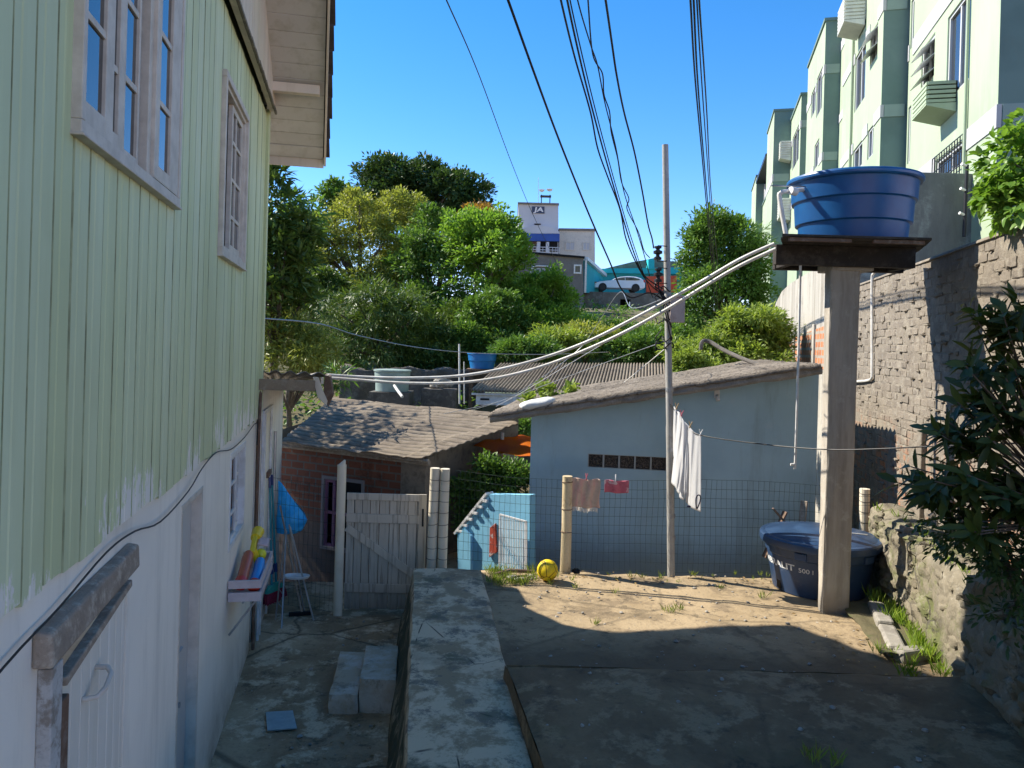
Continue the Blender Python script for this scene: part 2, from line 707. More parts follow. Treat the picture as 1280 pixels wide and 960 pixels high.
m_terrace = floor_mat('terrace_cement', (.39, .295, .18, 1), (.31, .23, .135, 1), (.20, .15, .095, 1), .35, 0, True)
m_slab = floor_mat('slab_cement', (.225, .15, .082, 1), (.145, .095, .052, 1), (.32, .23, .135, 1), .2, .3)
m_path = floor_mat('path_cement', (.45, .345, .215, 1), (.27, .195, .115, 1), (.66, .54, .37, 1), .6, .3)
m_earth = mottled('hill_earth', (.16, .125, .075, 1), (.10, .095, .045, 1), (.07, .09, .03, 1), .7, 4, .95, .5, .05, 20, .8)

BX, BB = -1.03, -.2088            # green house wall: x = BX + BB * y
U = Vector((BB, 1, 0)).normalized()
N = Vector((U.y, -U.x, 0))


def WP(s, z, o=0.0):
    """point on the green house wall: s metres along it, o metres proud of it"""
    return Vector((BX, 0, 0)) + U * s + Vector((0, 0, z)) + N * o


def ground_z(x, y):
    pts = [(-30, -1.9), (8.8, -1.9), (9.3, -1.15), (14.5, -1.1), (17, -.7), (20, -.1), (24, 1.3), (30, 2.6), (45, 4.9), (57, 5.6), (64, 5.75), (100, 7.5), (140, 7), (400, 2), (900, 0)]
    z = pts[-1][1]
    for (a, b), (c, d) in zip(pts, pts[1:]):
        if a <= y <= c:
            z = b + (d - b) * (y - a) / (c - a)
            break
    if y > 14:
        z += .35 * fbm(x, y, 0, .18) * min(1, (y - 14) / 6)
    return z


g = MB()
ys = [-30, -10, 0, 8.8, 9.05, 9.3, 10, 11, 12, 13, 14, 15, 16, 17, 18, 19, 20, 21, 22, 24, 26, 28, 30, 34, 38, 42, 46, 50, 54, 57, 60, 64, 70, 80, 100, 140, 250, 500, 900]
xs = [-600, -200, -80, -40, -25, -18, -14, -11, -9, -7, -5, -3, -1, 1, 3, 5, 7, 9, 12, 16, 22, 30, 45, 90, 200, 600]
vs = [(x, y, ground_z(x, y)) for y in ys for x in xs]
nx = len(xs)
g.add(vs, [(j * nx + i, j * nx + i + 1, (j + 1) * nx + i + 1, (j + 1) * nx + i) for j in range(len(ys) - 1) for i in range(nx - 1)])
tag(g.build('ground', m_earth, smooth=True), kind='structure')


def RWX(y):                        # inner face of the low garden wall on the right
    return 2.30 + .215 * y


# lower terrace -------------------------------------------------------------------
def retain_l(y):
    return -.19 - .117 * (y - 4.66)   # x of the centre line of the old wall


t = MB()
NXT, NYT = 60, 60


def terr(u, v):
    y = -3 + v * 11.95
    x0, x1 = retain_l(y) + .30, RWX(y) + .3
    x = x0 + (x1 - x0) * u
    z = .018 * fbm(x, y, 0, .8) + .008 * fbm(x, y, 3, 4)
    if v > .985:
        z -= .05 * (1 + nz(x, 0, 0, 3))
    return (x, y + .05 * nz(x, 7, 0, 2.5) * (v > .98), z)


t.grid(terr, 90, 110)
t.box(retain_l(8.9) + .25, 4.5, 8.75, 8.9, -1.95, -.06)
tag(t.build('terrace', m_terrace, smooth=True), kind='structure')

# raised slab nearer the camera
s_ = MB()


def slab(u, v):
    y = -3 + v * 8.86
    x0 = .04 + (5.85 - y) * .165
    x1 = RWX(y) + .25
    x = x0 + (x1 - x0) * u
    z = .165 + .012 * fbm(x, y, 9, .9) + .005 * fbm(x, y, 3, 5)
    if u < .004 or v > .998:
        z -= .02
        if u < .004:
            x -= .012 + .02 * nz(0, y, 4, 3)
    return (x, y + (.035 * fbm(x, 2, 0, 2.2) if v > .99 else 0), z)


s_.grid(slab, 80, 90)
s_.add([(.04 + (5.85 - y) * .165 - .02 + .012 * nz(0, y, 4, 4) - k * .02, y, .15 if not k else -.06) for k in (0, 1) for y in np.linspace(-3, 5.85, 60)],
       [(i, i + 1, 61 + i, 60 + i) for i in range(59)])
s_.add([(.03 + 4 * q, 5.86 + .035 * fbm(.03 + 4 * q, 2, 0, 2.2), z) for z in (.15, -.06) for q in np.linspace(0, .92, 30)], [(i, 30 + i, 31 + i, i + 1) for i in range(29)])
tag(s_.build('terrace_slab', m_slab, smooth=True), kind='structure')

# path at the foot of the green house ---------------------------------------------
PZ0 = -.80
p_ = MB()


def pathf(u, v):
    y = -3 + v * 13.8
    x0 = BX + BB * y - .3
    x1 = retain_l(y) - .2 if y < 8.9 else retain_l(8.9) - .2 + (y - 8.9) * .2
    x = x0 + (x1 - x0) * u
    z = PZ0 + .016 * fbm(x, y, 5, .9) + .006 * fbm(x, y, 1, 4)
    if y > 9.5:
        z -= .03
    return (x, y, z)


p_.grid(pathf, 50, 120)
tag(p_.build('path', m_path, smooth=True), kind='structure')

# ------------------------------------------------------------------ green house
gh = thing('green_house', tuple(WP(4, PZ0)), 'pale green timber house with white ground floor and overhanging white soffit', 'house')

SC = 8.58                         # far corner
ZG, ZT = 1.735, 5.10              # bottom and top of the green boarding
W1 = (2.805, 4.315, 3.37, 4.66)     # s0, s1, z0, z1
W2 = (5.82, 6.97, 3.285, 4.56)
b = MB()
s = -1.2
k = 0
while s < SC - .01:
    e = min(s + .1745 + random.uniform(-.004, .004), SC)
    pr = random.uniform(-.002, .003)
    spans = [(ZG + random.uniform(-.012, .012), ZT)]
    for w in (W1, W2):
        if w[0] < (s + e) / 2 < w[1]:
            spans = [(spans[0][0], w[2]), (w[3], ZT)]
    for z0, z1 in spans:
        # board with chamfered edges
        a0, a1 = s + .003, e - .003
        c = .0055
        prof = [(a0, pr - .014), (a0 + c, pr), ((a0 + a1) / 2 - .03, pr), ((a0 + a1) / 2 - .022, pr - .0035), ((a0 + a1) / 2 - .014, pr), (a1 - c, pr), (a1, pr - .014), (a1, -.03), (a0, -.03)]
        vb = [WP(q, z0, o) for q, o in prof]
        n_ = len(vb)
        vt = [WP(q, z1, o) for q, o in prof]
        fs = [tuple(range(n_)), tuple(range(2 * n_ - 1, n_ - 1, -1))]
        fs += [(i, n_ + i, n_ + (i + 1) % n_, (i + 1) % n_) for i in range(n_)]
        b.add(vb + vt, fs)
        for q_ in (2, 7, 8, 9, 10):
            b.mi[-n_ + q_ - 2] = 1
    s = e
    k += 1
m_groove = simple('groove_edge_tone', (.40, .435, .26, 1), (.17, .18, .10, 1), 3, .9, lo=.45, hi=.7)  # darker tone on the chamfered board edges
b.build('upper_wall', [m_green, m_groove], gh)
bk = MB()
holes_wall(bk, WP(0, 0, -.032), U, N, -1.2, SC, ZG, ZT + 3.3, [W1, W2], .10)
# return wall round the far corner and the side towards the back
c0, c1 = WP(SC, 0), WP(SC, 0, -7)
bk.add([c0 + Vector((0, 0, ZG)), c1 + Vector((0, 0, ZG)), c1 + Vector((0, 0, ZT + .1)), c0 + Vector((0, 0, ZT + .1))], [(0, 1, 2, 3)])
d0, d1 = WP(-1.2, 0), WP(-1.2, 0, -7)
bk.add([d0 + Vector((0, 0, PZ0)), d1 + Vector((0, 0, PZ0)), d1 + Vector((0, 0, ZT + 3)), d0 + Vector((0, 0, ZT + 3))], [(3, 2, 1, 0)])
bk.build('inner_wall', simple('board_backing_dark', (.12, .14, .07, 1), rough=.9), gh)  # backing behind the boards coloured dark
cb = MB()
cb.bar(WP(SC + .01, ZG - .03, .012), WP(SC + .01, ZT + .05, .012), .05, .05)
cb.build('corner_board', m_green, gh, bevel=.004)

# gable boards above the green, standing a little proud
SA, ZA0 = 3.7, 4.80               # apex position; soffit height at the low corner
RK = .60


def rake(s_):
    return ZA0 + RK * (9.25 - s_) if s_ > SA else ZA0 + RK * (9.25 - SA) - RK * (SA - s_)


gb = MB()
s = -1.1
while s < SC - .02:
    e = min(s + .14, SC)
    zt0, zt1 = rake(s) + .01, rake(e) + .01
    lo = ZT + .03
    if min(zt0, zt1) > lo + .02:
        q = random.uniform(.085, .091)
        gb.hexa([WP(s + .002, lo, .03), WP(e - .002, lo, .03), WP(e - .002, lo, q), WP(s + .002, lo, q), WP(s + .002, zt0, .03), WP(e - .002, zt1, .03), WP(e - .002, zt1, q), WP(s + .002, zt0, q)])
    s = e
gb.build('gable_boards', m_white_boards, gh)
lt = MB()
s = -1.1
while s < SC - .1:
    e = s + .27
    lt.bar(WP(s, ZT + .02, .098 + random.uniform(-.004, .004)), WP(min(e, SC), ZT + .014 + random.uniform(-.006, .006), .098), .028, .024)
    s = e
lt.build('drip_ledge', mottled('weathered_ledge', (.20, .175, .14, 1), (.13, .11, .09, 1), (.30, .27, .22, 1), 3, 9), gh)

# roof: slab following the rake, with its overhang
OV = .585


def ovf(s_):
    return OV + .04 * max(0, 9.25 - max(s_, SA))


sf = MB()
NB = 46
for side in (0, 1):
    a, bb = (SA, 9.25) if side else (SA, -1.6)
    L = abs(bb - a)
    nb = int(L / .165)
    for i in range(nb):
        q0 = a + (bb - a) * (i + .025) / nb
        q1 = a + (bb - a) * (i + .975) / nb
        dz = random.uniform(-.004, .004)
        sf.hexa([WP(q0, rake(q0) + dz, -.1), WP(q1, rake(q1) + dz, -.1), WP(q1, rake(q1) + dz, ovf(q1)), WP(q0, rake(q0) + dz, ovf(q0)),
                 WP(q0, rake(q0) + .02, -.1), WP(q1, rake(q1) + .02, -.1), WP(q1, rake(q1) + .02, ovf(q1)), WP(q0, rake(q0) + .02, ovf(q0))])
m_soff = paint_boards('stained_soffit_paint', (.60, .57, .52, 1), (.52, .49, .445, 1), (.17, .14, .115, 1), None, .9)
sf.build('soffit', m_soff, gh)
rf = MB()
for a, bb in ((SA, 9.35), (SA, -1.7)):
    rf.hexa([WP(a, rake(a) + .025, -7.4), WP(bb, rake(bb) + .025, -7.4), WP(bb, rake(bb) + .025, ovf(bb) + .01), WP(a, rake(a) + .025, ovf(a) + .01),
             WP(a, rake(a) + .10, -7.4), WP(bb, rake(bb) + .10, -7.4), WP(bb, rake(bb) + .10, ovf(bb) + .01), WP(a, rake(a) + .10, ovf(a) + .01)])
roof = rf.build('roof', m_rooftile, gh)
bd = MB()
for a, bb in ((SA, 9.27), (SA, -1.65)):
    bd.hexa([WP(a, rake(a) - .05, ovf(a) + .012), WP(bb, rake(bb) - .07, ovf(bb) + .012), WP(bb, rake(bb) - .07, ovf(bb) + .036), WP(a, rake(a) - .05, ovf(a) + .036),
             WP(a, rake(a) + .10, ovf(a) + .012), WP(bb, rake(bb) + .10, ovf(bb) + .012), WP(bb, rake(bb) + .10, ovf(bb) + .036), WP(a, rake(a) + .10, ovf(a) + .036)])
bd.build('barge_board', m_white_boards, gh, bevel=.004)
ef = MB()
ef.bar(WP(9.27, rake(9.27) - .02, -7.3), WP(9.27, rake(9.27) - .02, OV + .01), .14, .025)
ef.bar(WP(8.3, rake(8.3) - .055, -.05), WP(8.3, rake(8.3) - .055, OV - .01), .10, .09)
ef.bar(WP(6.2, rake(6.2) - .05, -.05), WP(6.2, rake(6.2) - .05, OV - .01), .10, .09)
ef.build('purlin', m_white_boards, gh, bevel=.005)
tl = MB()
i = 0
for a, bb in ((SA, 9.35), (SA, -1.7)):
    L = abs(bb - a)
    nt = int(L / .26)
    for i in range(nt):
        q0 = a + (bb - a) * i / nt
        q1 = a + (bb - a) * (i + 1.12) / nt
        o1 = ovf(q0) + .075 + random.uniform(-.015, .03)
        lift = .035
        tl.hexa([WP(q0, rake(q0) + .102, ovf(q0) - .25), WP(q1, rake(q1) + .102 + lift, ovf(q1) - .25), WP(q1, rake(q1) + .102 + lift, o1), WP(q0, rake(q0) + .102, o1),
                 WP(q0, rake(q0) + .125, ovf(q0) - .25), WP(q1, rake(q1) + .125 + lift, ovf(q1) - .25), WP(q1, rake(q1) + .125 + lift, o1), WP(q0, rake(q0) + .125, o1)])
tl.build('verge_tiles', m_rooftile, gh)

# windows -------------------------------------------------------------------------


def fbar(mb, s0, s1, z0, z1, o0, o1):
    mb.hexa([WP(s0, z0, o0), WP(s1, z0, o0), WP(s1, z0, o1), WP(s0, z0, o1), WP(s0, z1, o0), WP(s1, z1, o0), WP(s1, z1, o1), WP(s0, z1, o1)])


def frame(mb, s0, s1, z0, z1, w, o0, o1, wb=None):
    wb = wb or w
    fbar(mb, s0, s1, z0, z0 + wb, o0, o1)
    fbar(mb, s0, s1, z1 - w, z1, o0, o1)
    fbar(mb, s0, s0 + w, z0 + wb, z1 - w, o0, o1)
    fbar(mb, s1 - w, s1, z0 + wb, z1 - w, o0, o1)


def sash(mb, gl, s0, s1, z0, z1, rails, o, w=.05, wb=.07, wr=.03):
    frame(mb, s0, s1, z0, z1, w, o - .018, o + .018, wb)
    for r_ in rails:
        fbar(mb, s0 + w, s1 - w, r_ - wr / 2, r_ + wr / 2, o - .014, o + .014)
    fbar(gl, s0 + w - .005, s1 - w + .005, z0 + wb - .005, z1 - w + .005, o - .003, o + .003)


wf = MB()
s0, s1, z0, z1 = W1
frame(wf, s0 - .035, s1 + .035, z0 - .045, z1 + .05, .04, -.02, .035, .05)
fbar(wf, s0 - .04, s1 + .04, z0 - .055, z0 - .042, -.01, .045)
frame(wf, s0 - .002, s1 + .002, z0 - .002, z1, .012, -.11, .010)
w1 = wf.build('window', m_trim, gh, bevel=.004)
sa, gl = MB(), MB()
rails = [3.79, 4.16]


def sash2(o, s0_, s1_, wl_, wr_, zb_, rails_, dz=0):
    fbar(sa, s0_, s0_ + wl_, z0 + .012, z1 - .02, o - .018, o + .018)
    fbar(sa, s1_ - wr_, s1_, z0 + .012, z1 - .02, o - .018, o + .018)
    fbar(sa, s0_ + wl_, s1_ - wr_, z0 + .012, zb_, o - .018, o + .018)
    fbar(sa, s0_ + wl_, s1_ - wr_, z1 - .08, z1 - .02, o - .018, o + .018)
    for r_ in rails_:
        fbar(sa, s0_ + wl_, s1_ - wr_, r_ - .015, r_ + .015, o - .013, o + .013)
    fbar(gl, s0_ + wl_ - .004, s1_ - wr_ + .004, zb_ - .004, z1 - .076, o - .003, o + .003)


sash2(.0, 2.818, 3.18, .028, .10, 3.465, rails)
sash2(-.012, 3.182, 3.38, .010, .09, 3.45, [3.72, 4.1])
sash2(-.028, 3.384, 3.66, .030, .025, 3.43, [3.75, 4.1])
sash2(.012, 3.79, 4.30, .085, .19, 3.455, [3.78, 4.13])
fbar(sa, 3.73, 3.788, z0 + .012, z1 - .02, -.06, .012)
sa.build('sash', m_trim, w1, bevel=.003)
gl.build('pane', m_glass, w1)
wf2 = MB()
s0, s1, z0, z1 = W2
frame(wf2, s0 - .05, s1 + .05, z0 - .057, z1 + .05, .055, -.02, .035)
fbar(wf2, s0 - .06, s1 + .06, z0 - .07, z0 - .055, -.01, .045)
frame(wf2, s0 - .002, s1 + .002, z0 - .002, z1 + .002, .035, -.11, .012)
w2 = wf2.build('window', m_trim, gh, bevel=.004)
sa, gl = MB(), MB()
sash(sa, gl, s0 + .55, s1 - .035, z0 + .035, z1 - .035, [z0 + .33, z0 + .64, z0 + .95], -.03, .05, .06)
fbar(sa, s0 + .78, s0 + .81, z0 + .035, z1 - .035, -.045, -.015)
sa.build('sash', m_trim, w2, bevel=.003)
gl.build('pane', m_glass, w2)
ro = MB()
for w in (W1, W2):
    ro.add([WP(w[0] - .4, w[2] - .4, -.9), WP(w[1] + .4, w[2] - .4, -.9), WP(w[1] + .4, w[3] + .4, -.9), WP(w[0] - .4, w[3] + .4, -.9)], [(0, 1, 2, 3)])
    for q in (w[0] - .4, w[1] + .4):
        ro.add([WP(q, w[2] - .4, -.9), WP(q, w[2] - .4, -.13), WP(q, w[3] + .4, -.13), WP(q, w[3] + .4, -.9)], [(0, 1, 2, 3)])
    for q in (w[2] - .4, w[3] + .4):
        ro.add([WP(w[0] - .4, q, -.9), WP(w[1] + .4, q, -.9), WP(w[1] + .4, q, -.13), WP(w[0] - .4, q, -.13)], [(0, 1, 2, 3)])
ro.build('room_interior', simple('room_grey', (.22, .20, .18, 1), rough=.9), gh)
cu = MB()
cu.grid(lambda u, v: WP(3.20 + .68 * u, 3.36 + 1.3 * v, -.2 + .025 * math.sin(u * 30)), 30, 2)
cu.grid(lambda u, v: WP(6.2 + .7 * u, 3.27 + 1.3 * v, -.2 + .02 * math.sin(u * 34)), 40, 2)
cu.build('curtain', simple('curtain_cloth', (.30, .27, .25, 1), rough=.9), gh, smooth=True)

# ground floor --------------------------------------------------------------------
D1 = (2.72, 3.72, PZ0 - .02, 1.52)
D2 = (4.88, 5.55, PZ0 - .02, 1.535)
W3 = (6.81, 7.74, .73, 1.58)
lw = MB()
holes_wall(lw, WP(0, 0, -.02), U, N, -1.2, SC - .1, PZ0 - .1, ZG + .02, [D1, D2, W3], .13)
c0, c1 = WP(SC - .1, 0, -.02), WP(SC - .1, 0, -7)
lw.add([c0 + Vector((0, 0, PZ0 - .3)), c1 + Vector((0, 0, PZ0 - .3)), c1 + Vector((0, 0, ZG)), c0 + Vector((0, 0, ZG))], [(0, 1, 2, 3)])


def damp_wall():
    m = Mat('whitewash_with_damp', .8).base((.86, .80, .70, 1))
    m.over((.79, .735, .645, 1), m.ramp(m.noise(.9, 6, .6, dist=.5), .4, .65))
    m.over((.62, .575, .50, 1), m.math('MULTIPLY', m.ramp(m.noise(1, 6, .7, vec=m.map(5, 5, .6)), .50, .72), .7))
    zz = m.z()[2]
    low = m.ramp(zz, .0, -.8)
    m.over((.34, .26, .17, 1), m.math('MULTIPLY', m.math('POWER', low, 1.5), m.ramp(m.noise(1.3, 8, .72), .36, .66)))
    m.over((.13, .10, .07, 1), m.math('MULTIPLY', m.math('MULTIPLY', m.ramp(zz, -.6, -.8), .6), m.ramp(m.noise(4, 8, .75), .48, .62)))
    m.bump(m.noise(3, 6, .6), .25, .03)
    m.bump(m.noise(60, 3), .15, .004)
    return m.done()


m_damp = damp_wall()
lw.build('lower_wall', m_damp, gh)
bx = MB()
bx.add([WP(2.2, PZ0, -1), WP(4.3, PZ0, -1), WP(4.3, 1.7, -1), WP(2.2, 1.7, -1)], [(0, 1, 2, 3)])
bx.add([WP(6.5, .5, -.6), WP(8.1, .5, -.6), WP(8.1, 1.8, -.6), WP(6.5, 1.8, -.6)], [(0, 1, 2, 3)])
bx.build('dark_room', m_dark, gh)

# old plank door nearest the camera
m_plank = paint_boards('white_plank_paint', (.80, .75, .67, 1), (.73, .68, .60, 1), (.42, .35, .27, 1), None, .45)
dp = MB()
q = 2.90
tops = lambda q_: 1.30 + (q_ - 2.9) * .13
while q < 3.68:
    e = min(q + random.choice((.10, .11, .12)), 3.70)
    dp.hexa([WP(q + .003, PZ0 + .02, -.05), WP(e - .003, PZ0 + .02, -.05), WP(e - .003, PZ0 + .02, -.022), WP(q + .003, PZ0 + .02, -.022),
             WP(q + .003, tops(q), -.05), WP(e - .003, tops(e), -.05), WP(e - .003, tops(e), -.022), WP(q + .003, tops(q), -.022)])
    q = e
door1 = dp.build('plank_door', m_plank, gh, bevel=.003)
door1['label'] = 'door of upright white planks hanging crooked under a timber lintel'
dt = MB()
dt.bar(WP(2.88, tops(2.88) + .012, -.02), WP(3.72, tops(3.72) + .012, -.02), .035, .045)
dt.build('top_rail', m_oldwood, door1, bevel=.006)
hd = MB()
hd.tube([WP(3.13, 1.13, -.02), WP(3.135, 1.135, .03), WP(3.16, 1.16, .055), WP(3.23, 1.19, .055), WP(3.27, 1.20, .03), WP(3.28, 1.20, -.02)], .011, 8)
hd.build('handle', m_trim, door1, smooth=True)
lc = MB()
fbar(lc, 2.90, 2.99, .86, .90, -.022, .0)
fbar(lc, 2.925, 2.945, .83, .95, -.01, .014)
lc.tube([WP(2.86, .88, .008), WP(3.0, .885, .008)], .009, 8)
lc.build('latch', m_galv, door1, bevel=.002)
lin = MB()
lin.hexa([WP(2.60, 1.47, -.02), WP(3.70, 1.50, -.02), WP(3.70, 1.50, .040), WP(2.60, 1.47, .050), WP(2.60, 1.60, -.02), WP(3.70, 1.62, -.02), WP(3.70, 1.61, .034), WP(2.60, 1.588, .042)])
lin.build('lintel', m_oldwood, gh, bevel=.012)
jb = MB()
jb.hexa([WP(2.645, PZ0, -.02), WP(2.745, PZ0, -.02), WP(2.745, PZ0, .03), WP(2.645, PZ0, .03), WP(2.655, 1.45, -.02), WP(2.755, 1.45, -.02), WP(2.755, 1.45, .03), WP(2.655, 1.45, .03)])
jb.build('door_jamb', mottled('flaking_jamb', (.50, .49, .47, 1), (.42, .40, .37, 1), (.20, .16, .12, 1), 4, 12, .8, .4, .01, 70, .8), gh, bevel=.006)
jb = MB()
jb.hexa([WP(2.75, PZ0, -.05), WP(2.89, PZ0, -.05), WP(2.89, PZ0, .012), WP(2.75, PZ0, .012), WP(2.77, 1.27, -.05), WP(2.88, 1.27, -.05), WP(2.88, 1.27, .012), WP(2.77, 1.27, .012)])
jb.build('door_jamb', m_brownwood, gh, bevel=.006)['label'] = 'bare brown timber door jamb'

# narrow grey-white steel door
dd = MB()
fbar(dd, D2[0] + .02, D2[1] - .02, PZ0, D2[3] - .02, -.115, -.085)
d2 = dd.build('door', simple('door_paint', (.50, .49, .475, 1), (.46, .45, .43, 1), 2, .5, .05, 20), gh, bevel=.004)
d2['label'] = 'closed smooth grey door with a lever handle'
df = MB()
frame(df, D2[0] - .01, D2[1] + .01, PZ0 - .06, D2[3] + .01, .04, -.13, -.015)
df.build('door_frame', m_trim, gh, bevel=.004)
hd = MB()
fbar(hd, 4.925, 4.96, .48, .66, -.085, -.072)
hd.build('handle_plate', m_galv, d2)
hd = MB()
hd.tube([WP(4.942, .59, -.08), WP(4.942, .59, -.03), WP(5.05, .585, -.03)], .009, 8)
hd.build('handle', m_galv, d2, smooth=True)
hd = MB()
hd.tube([WP(5.25, .12, -.086), WP(5.25, .12, -.07)], .018, 10)
hd.build('keyhole', m_galv, d2, smooth=True)

# small ground floor window
wf3 = MB()
frame(wf3, W3[0] - .01, W3[1] + .01, W3[2] - .01, W3[3] + .01, .05, -.13, -.012)
w3 = wf3.build('window', m_whitemetal, gh, bevel=.004)
sa, gl = MB(), MB()
sash(sa, gl, W3[0] + .03, W3[0] + .50, W3[2] + .03, W3[3] - .03, [W3[2] + .28, W3[2] + .55], -.05, .04, .05)
sash(sa, gl, W3[0] + .46, W3[1] - .03, W3[2] + .03, W3[3] - .03, [W3[2] + .28, W3[2] + .55], -.085, .04, .05)
sa.build('sash', m_whitemetal, w3, bevel=.003)
gl.build('pane', m_glass, w3)

# wall-top cable running under the boards
cbz = [(1.6, 1.50), (2.31, 1.60), (2.75, 1.63), (3.28, 1.685), (3.7, 1.67), (4.2, 1.60), (4.9, 1.63), (5.35, 1.705), (5.9, 1.735), (6.6, 1.66), (7.4, 1.66), (8.1, 1.71), (8.34, 1.70)]
cabp = [WP(a, z, .012) for a, z in cbz]
loop = [WP(8.36 + .05 * math.sin(t_), 1.60 + .14 * math.cos(t_), .015 + .01 * t_ / 6) for t_ in np.linspace(0, 2 * PI, 14)]
cb = MB()
cb.tube(smooth_path(cabp, 4) + loop, .0045, 6)
tag(cb.build('cable', m_black, smooth=True), 'black cable sagging along the white wall under the green boards, looped at its end', 'cable')
dp = MB()
dp.tube([WP(8.50, PZ0, .02), WP(8.50, 1.6, .02), WP(8.61, 2.2, .02), WP(8.61, 2.6, .02)], .018, 8)
tag(dp.build('drain_pipe', m_brownwood, smooth=True), 'thin brown pipe down the far corner of the green house', 'pipe')

# ------------------------------------------------------------------ lean-to beyond the corner
an = thing('lean_to', tuple(WP(9.2, PZ0)), 'small white lean-to with a corrugated roof edge beyond the green house', 'shed')
AO = .02
A0, A1 = 8.70, 11.4
aw = MB()
bs = A0
while bs < A1 - .01:
    e = min(bs + .30, A1)
    aw.hexa([WP(bs + .002, PZ0 - .1, -.02), WP(e - .002, PZ0 - .1, -.02), WP(e - .002, PZ0 - .1, AO + random.uniform(-.003, .003)), WP(bs + .002, PZ0 - .1, AO),
             WP(bs + .002, 2.10 - (bs - A0) * .07, -.02), WP(e - .002, 2.10 - (e - A0) * .07, -.02), WP(e - .002, 2.10 - (e - A0) * .07, AO), WP(bs + .002, 2.10 - (bs - A0) * .07, AO)])
    bs = e
aw.hexa([WP(A0, PZ0 - .1, -2.5), WP(A1, PZ0 - .1, -2.5), WP(A1, PZ0 - .1, -.03), WP(A0, PZ0 - .1, -.03), WP(A0, 1.9, -2.5), WP(A1, 1.9, -2.5), WP(A1, 1.9, -.03), WP(A0, 1.9, -.03)])
aw.build('wall', m_damp, an)
adf = MB()
for q in (8.74, 8.90, 9.62):
    fbar(adf, q, q + .05, PZ0, 1.75, AO + .004, AO + .03)
fbar(adf, 8.74, 9.67, 1.75, 1.80, AO + .004, AO + .03)
adf.build('door_frame', m_whitemetal, an, bevel=.004)
pp = MB()
pp.tube([WP(10.05, PZ0 + .6, AO + .03), WP(10.05, 1.42, AO + .03)], .02, 8)
pp.build('standpipe', m_galv, an, smooth=True)
m = MB()
for i in range(5):
    q0, q1 = 8.64 + .135 * i, 8.64 + .135 * i + .13
    zz0, zz1 = 3.30 - .10 * i, 3.30 - .10 * (i + 1)
    m.hexa([WP(q0, 1.95, -.6), WP(q1, 1.95, -.6), WP(q1, 1.95, -.04), WP(q0, 1.95, -.04), WP(q0, zz0, -.6), WP(q1, zz1, -.6), WP(q1, zz1, -.04), WP(q0, zz0, -.04)])
m.build('upper_boards', m_brownwood, an, bevel=.006)  # unseen length past the corner added, with sloped top, to shade the terrace
# roof sheet, corrugations across the wall, its near edge facing us
m_fibre = mottled('fibre_cement', (.33, .305, .275, 1), (.20, .175, .15, 1), (.10, .09, .08, 1), 1.2, 7, .92, .5, .012, 55, .7, .52, .62)


def corr(mb, O, A, B, nwave, amp, th, na, per=6, wob=.01, axis=0):
    """corrugated sheet on O, O+A, O+B; waves counted along A"""
    O, A, B = Vector(O), Vector(A), Vector(B)
    nn = A.cross(B).normalized()
    nu = nwave * per

    def top(u, v):
        return O + A * u + B * v + nn * (amp * math.sin(u * nwave * 2 * PI) + wob * fbm(u * 5, v * 5))
    i0 = len(mb.v)
    mb.grid(top, nu, na)
    mb.grid(lambda u, v: top(u, v) - nn * th, nu, na)
    n1 = (nu + 1) * (na + 1)
    f = []
    for j in range(na):
        for i in (0, nu):
            a = j * (nu + 1) + i
            f.append((i0 + a, i0 + a + nu + 1, i0 + n1 + a + nu + 1, i0 + n1 + a))
    for i in range(nu):
        for j in (0, na):
            a = j * (nu + 1) + i
            f.append((i0 + a, i0 + a + 1, i0 + n1 + a + 1, i0 + n1 + a))
    mb.f.extend(f)
    mb.mi.extend([mb.cur] * len(f))
    return mb


def corr_taper(mb, p00, p10, p01, p11, nwave, amp, th, na, per=6):
    nu = nwave * per

    def top(u, v, k=0):
        q = p00.lerp(p10, u).lerp(p01.lerp(p11, u), v)
        return q + Vector((0, 0, amp * math.sin(u * nwave * 2 * PI) - k))
    mb.grid(top, nu, na)
    mb.grid(lambda u, v: top(u, v, th), nu, na)
    for e in ((0, 1), ):
        vs_ = [top(i / nu, 0, k) for k in (0, th) for i in range(nu + 1)]
        mb.add(vs_, [(i, i + 1, nu + 2 + i, nu + 1 + i) for i in range(nu)])
        vs_ = [top(1, j / na, k) for k in (0, th) for j in range(na + 1)]
        mb.add(vs_, [(j, j + 1, na + 2 + j, na + 1 + j) for j in range(na)])


ar = MB()
O = WP(8.62, 2.27, -.35)
corr_taper(ar, WP(8.60, 2.27, -.35), WP(8.60, 2.235, .76), WP(11.6, 2.03, -.35), WP(11.6, 2.0, .12), 7, .020, .008, 8)
ar.build('roof', m_fibre, an, smooth=True)
ab = MB()
ab.bar(WP(8.56, 2.11, -.05), WP(8.56, 2.10, .60), .12, .05)
ab.build('beam', mottled('raw_beam', (.30, .23, .16, 1), (.22, .16, .11, 1), (.38, .33, .27, 1), 3, 12, .85, .4, .01, 80, .5), an, bevel=.005)
ab = MB()
ab.hexa([WP(8.60, 2.12, .66), WP(11.5, 1.9, .14), WP(11.5, 1.9, .17), WP(8.60, 2.12, .69), WP(8.60, 2.20, .66), WP(11.5, 1.97, .14), WP(11.5, 1.97, .17), WP(8.60, 2.20, .69)])
ab.prism([WP(8.58, 2.20, .57), WP(8.58, 2.20, .63), WP(8.58, 2.04, .69), WP(8.58, 1.93, .74), WP(8.58, 1.88, .73), WP(8.58, 1.97, .63)], U * .03)
ab.build('fascia', m_white_boards, an, bevel=.004)
ab = MB()
ab.bar(WP(8.8, 2.08, .60), WP(11.4, 1.90, .12), .10, .06)
ab.prism([WP(8.62, 2.22, .70), WP(8.62, 2.20, .76), WP(8.62, 1.98, .80), WP(8.62, 1.86, .75), WP(8.62, 2.0, .69)], U * .5)
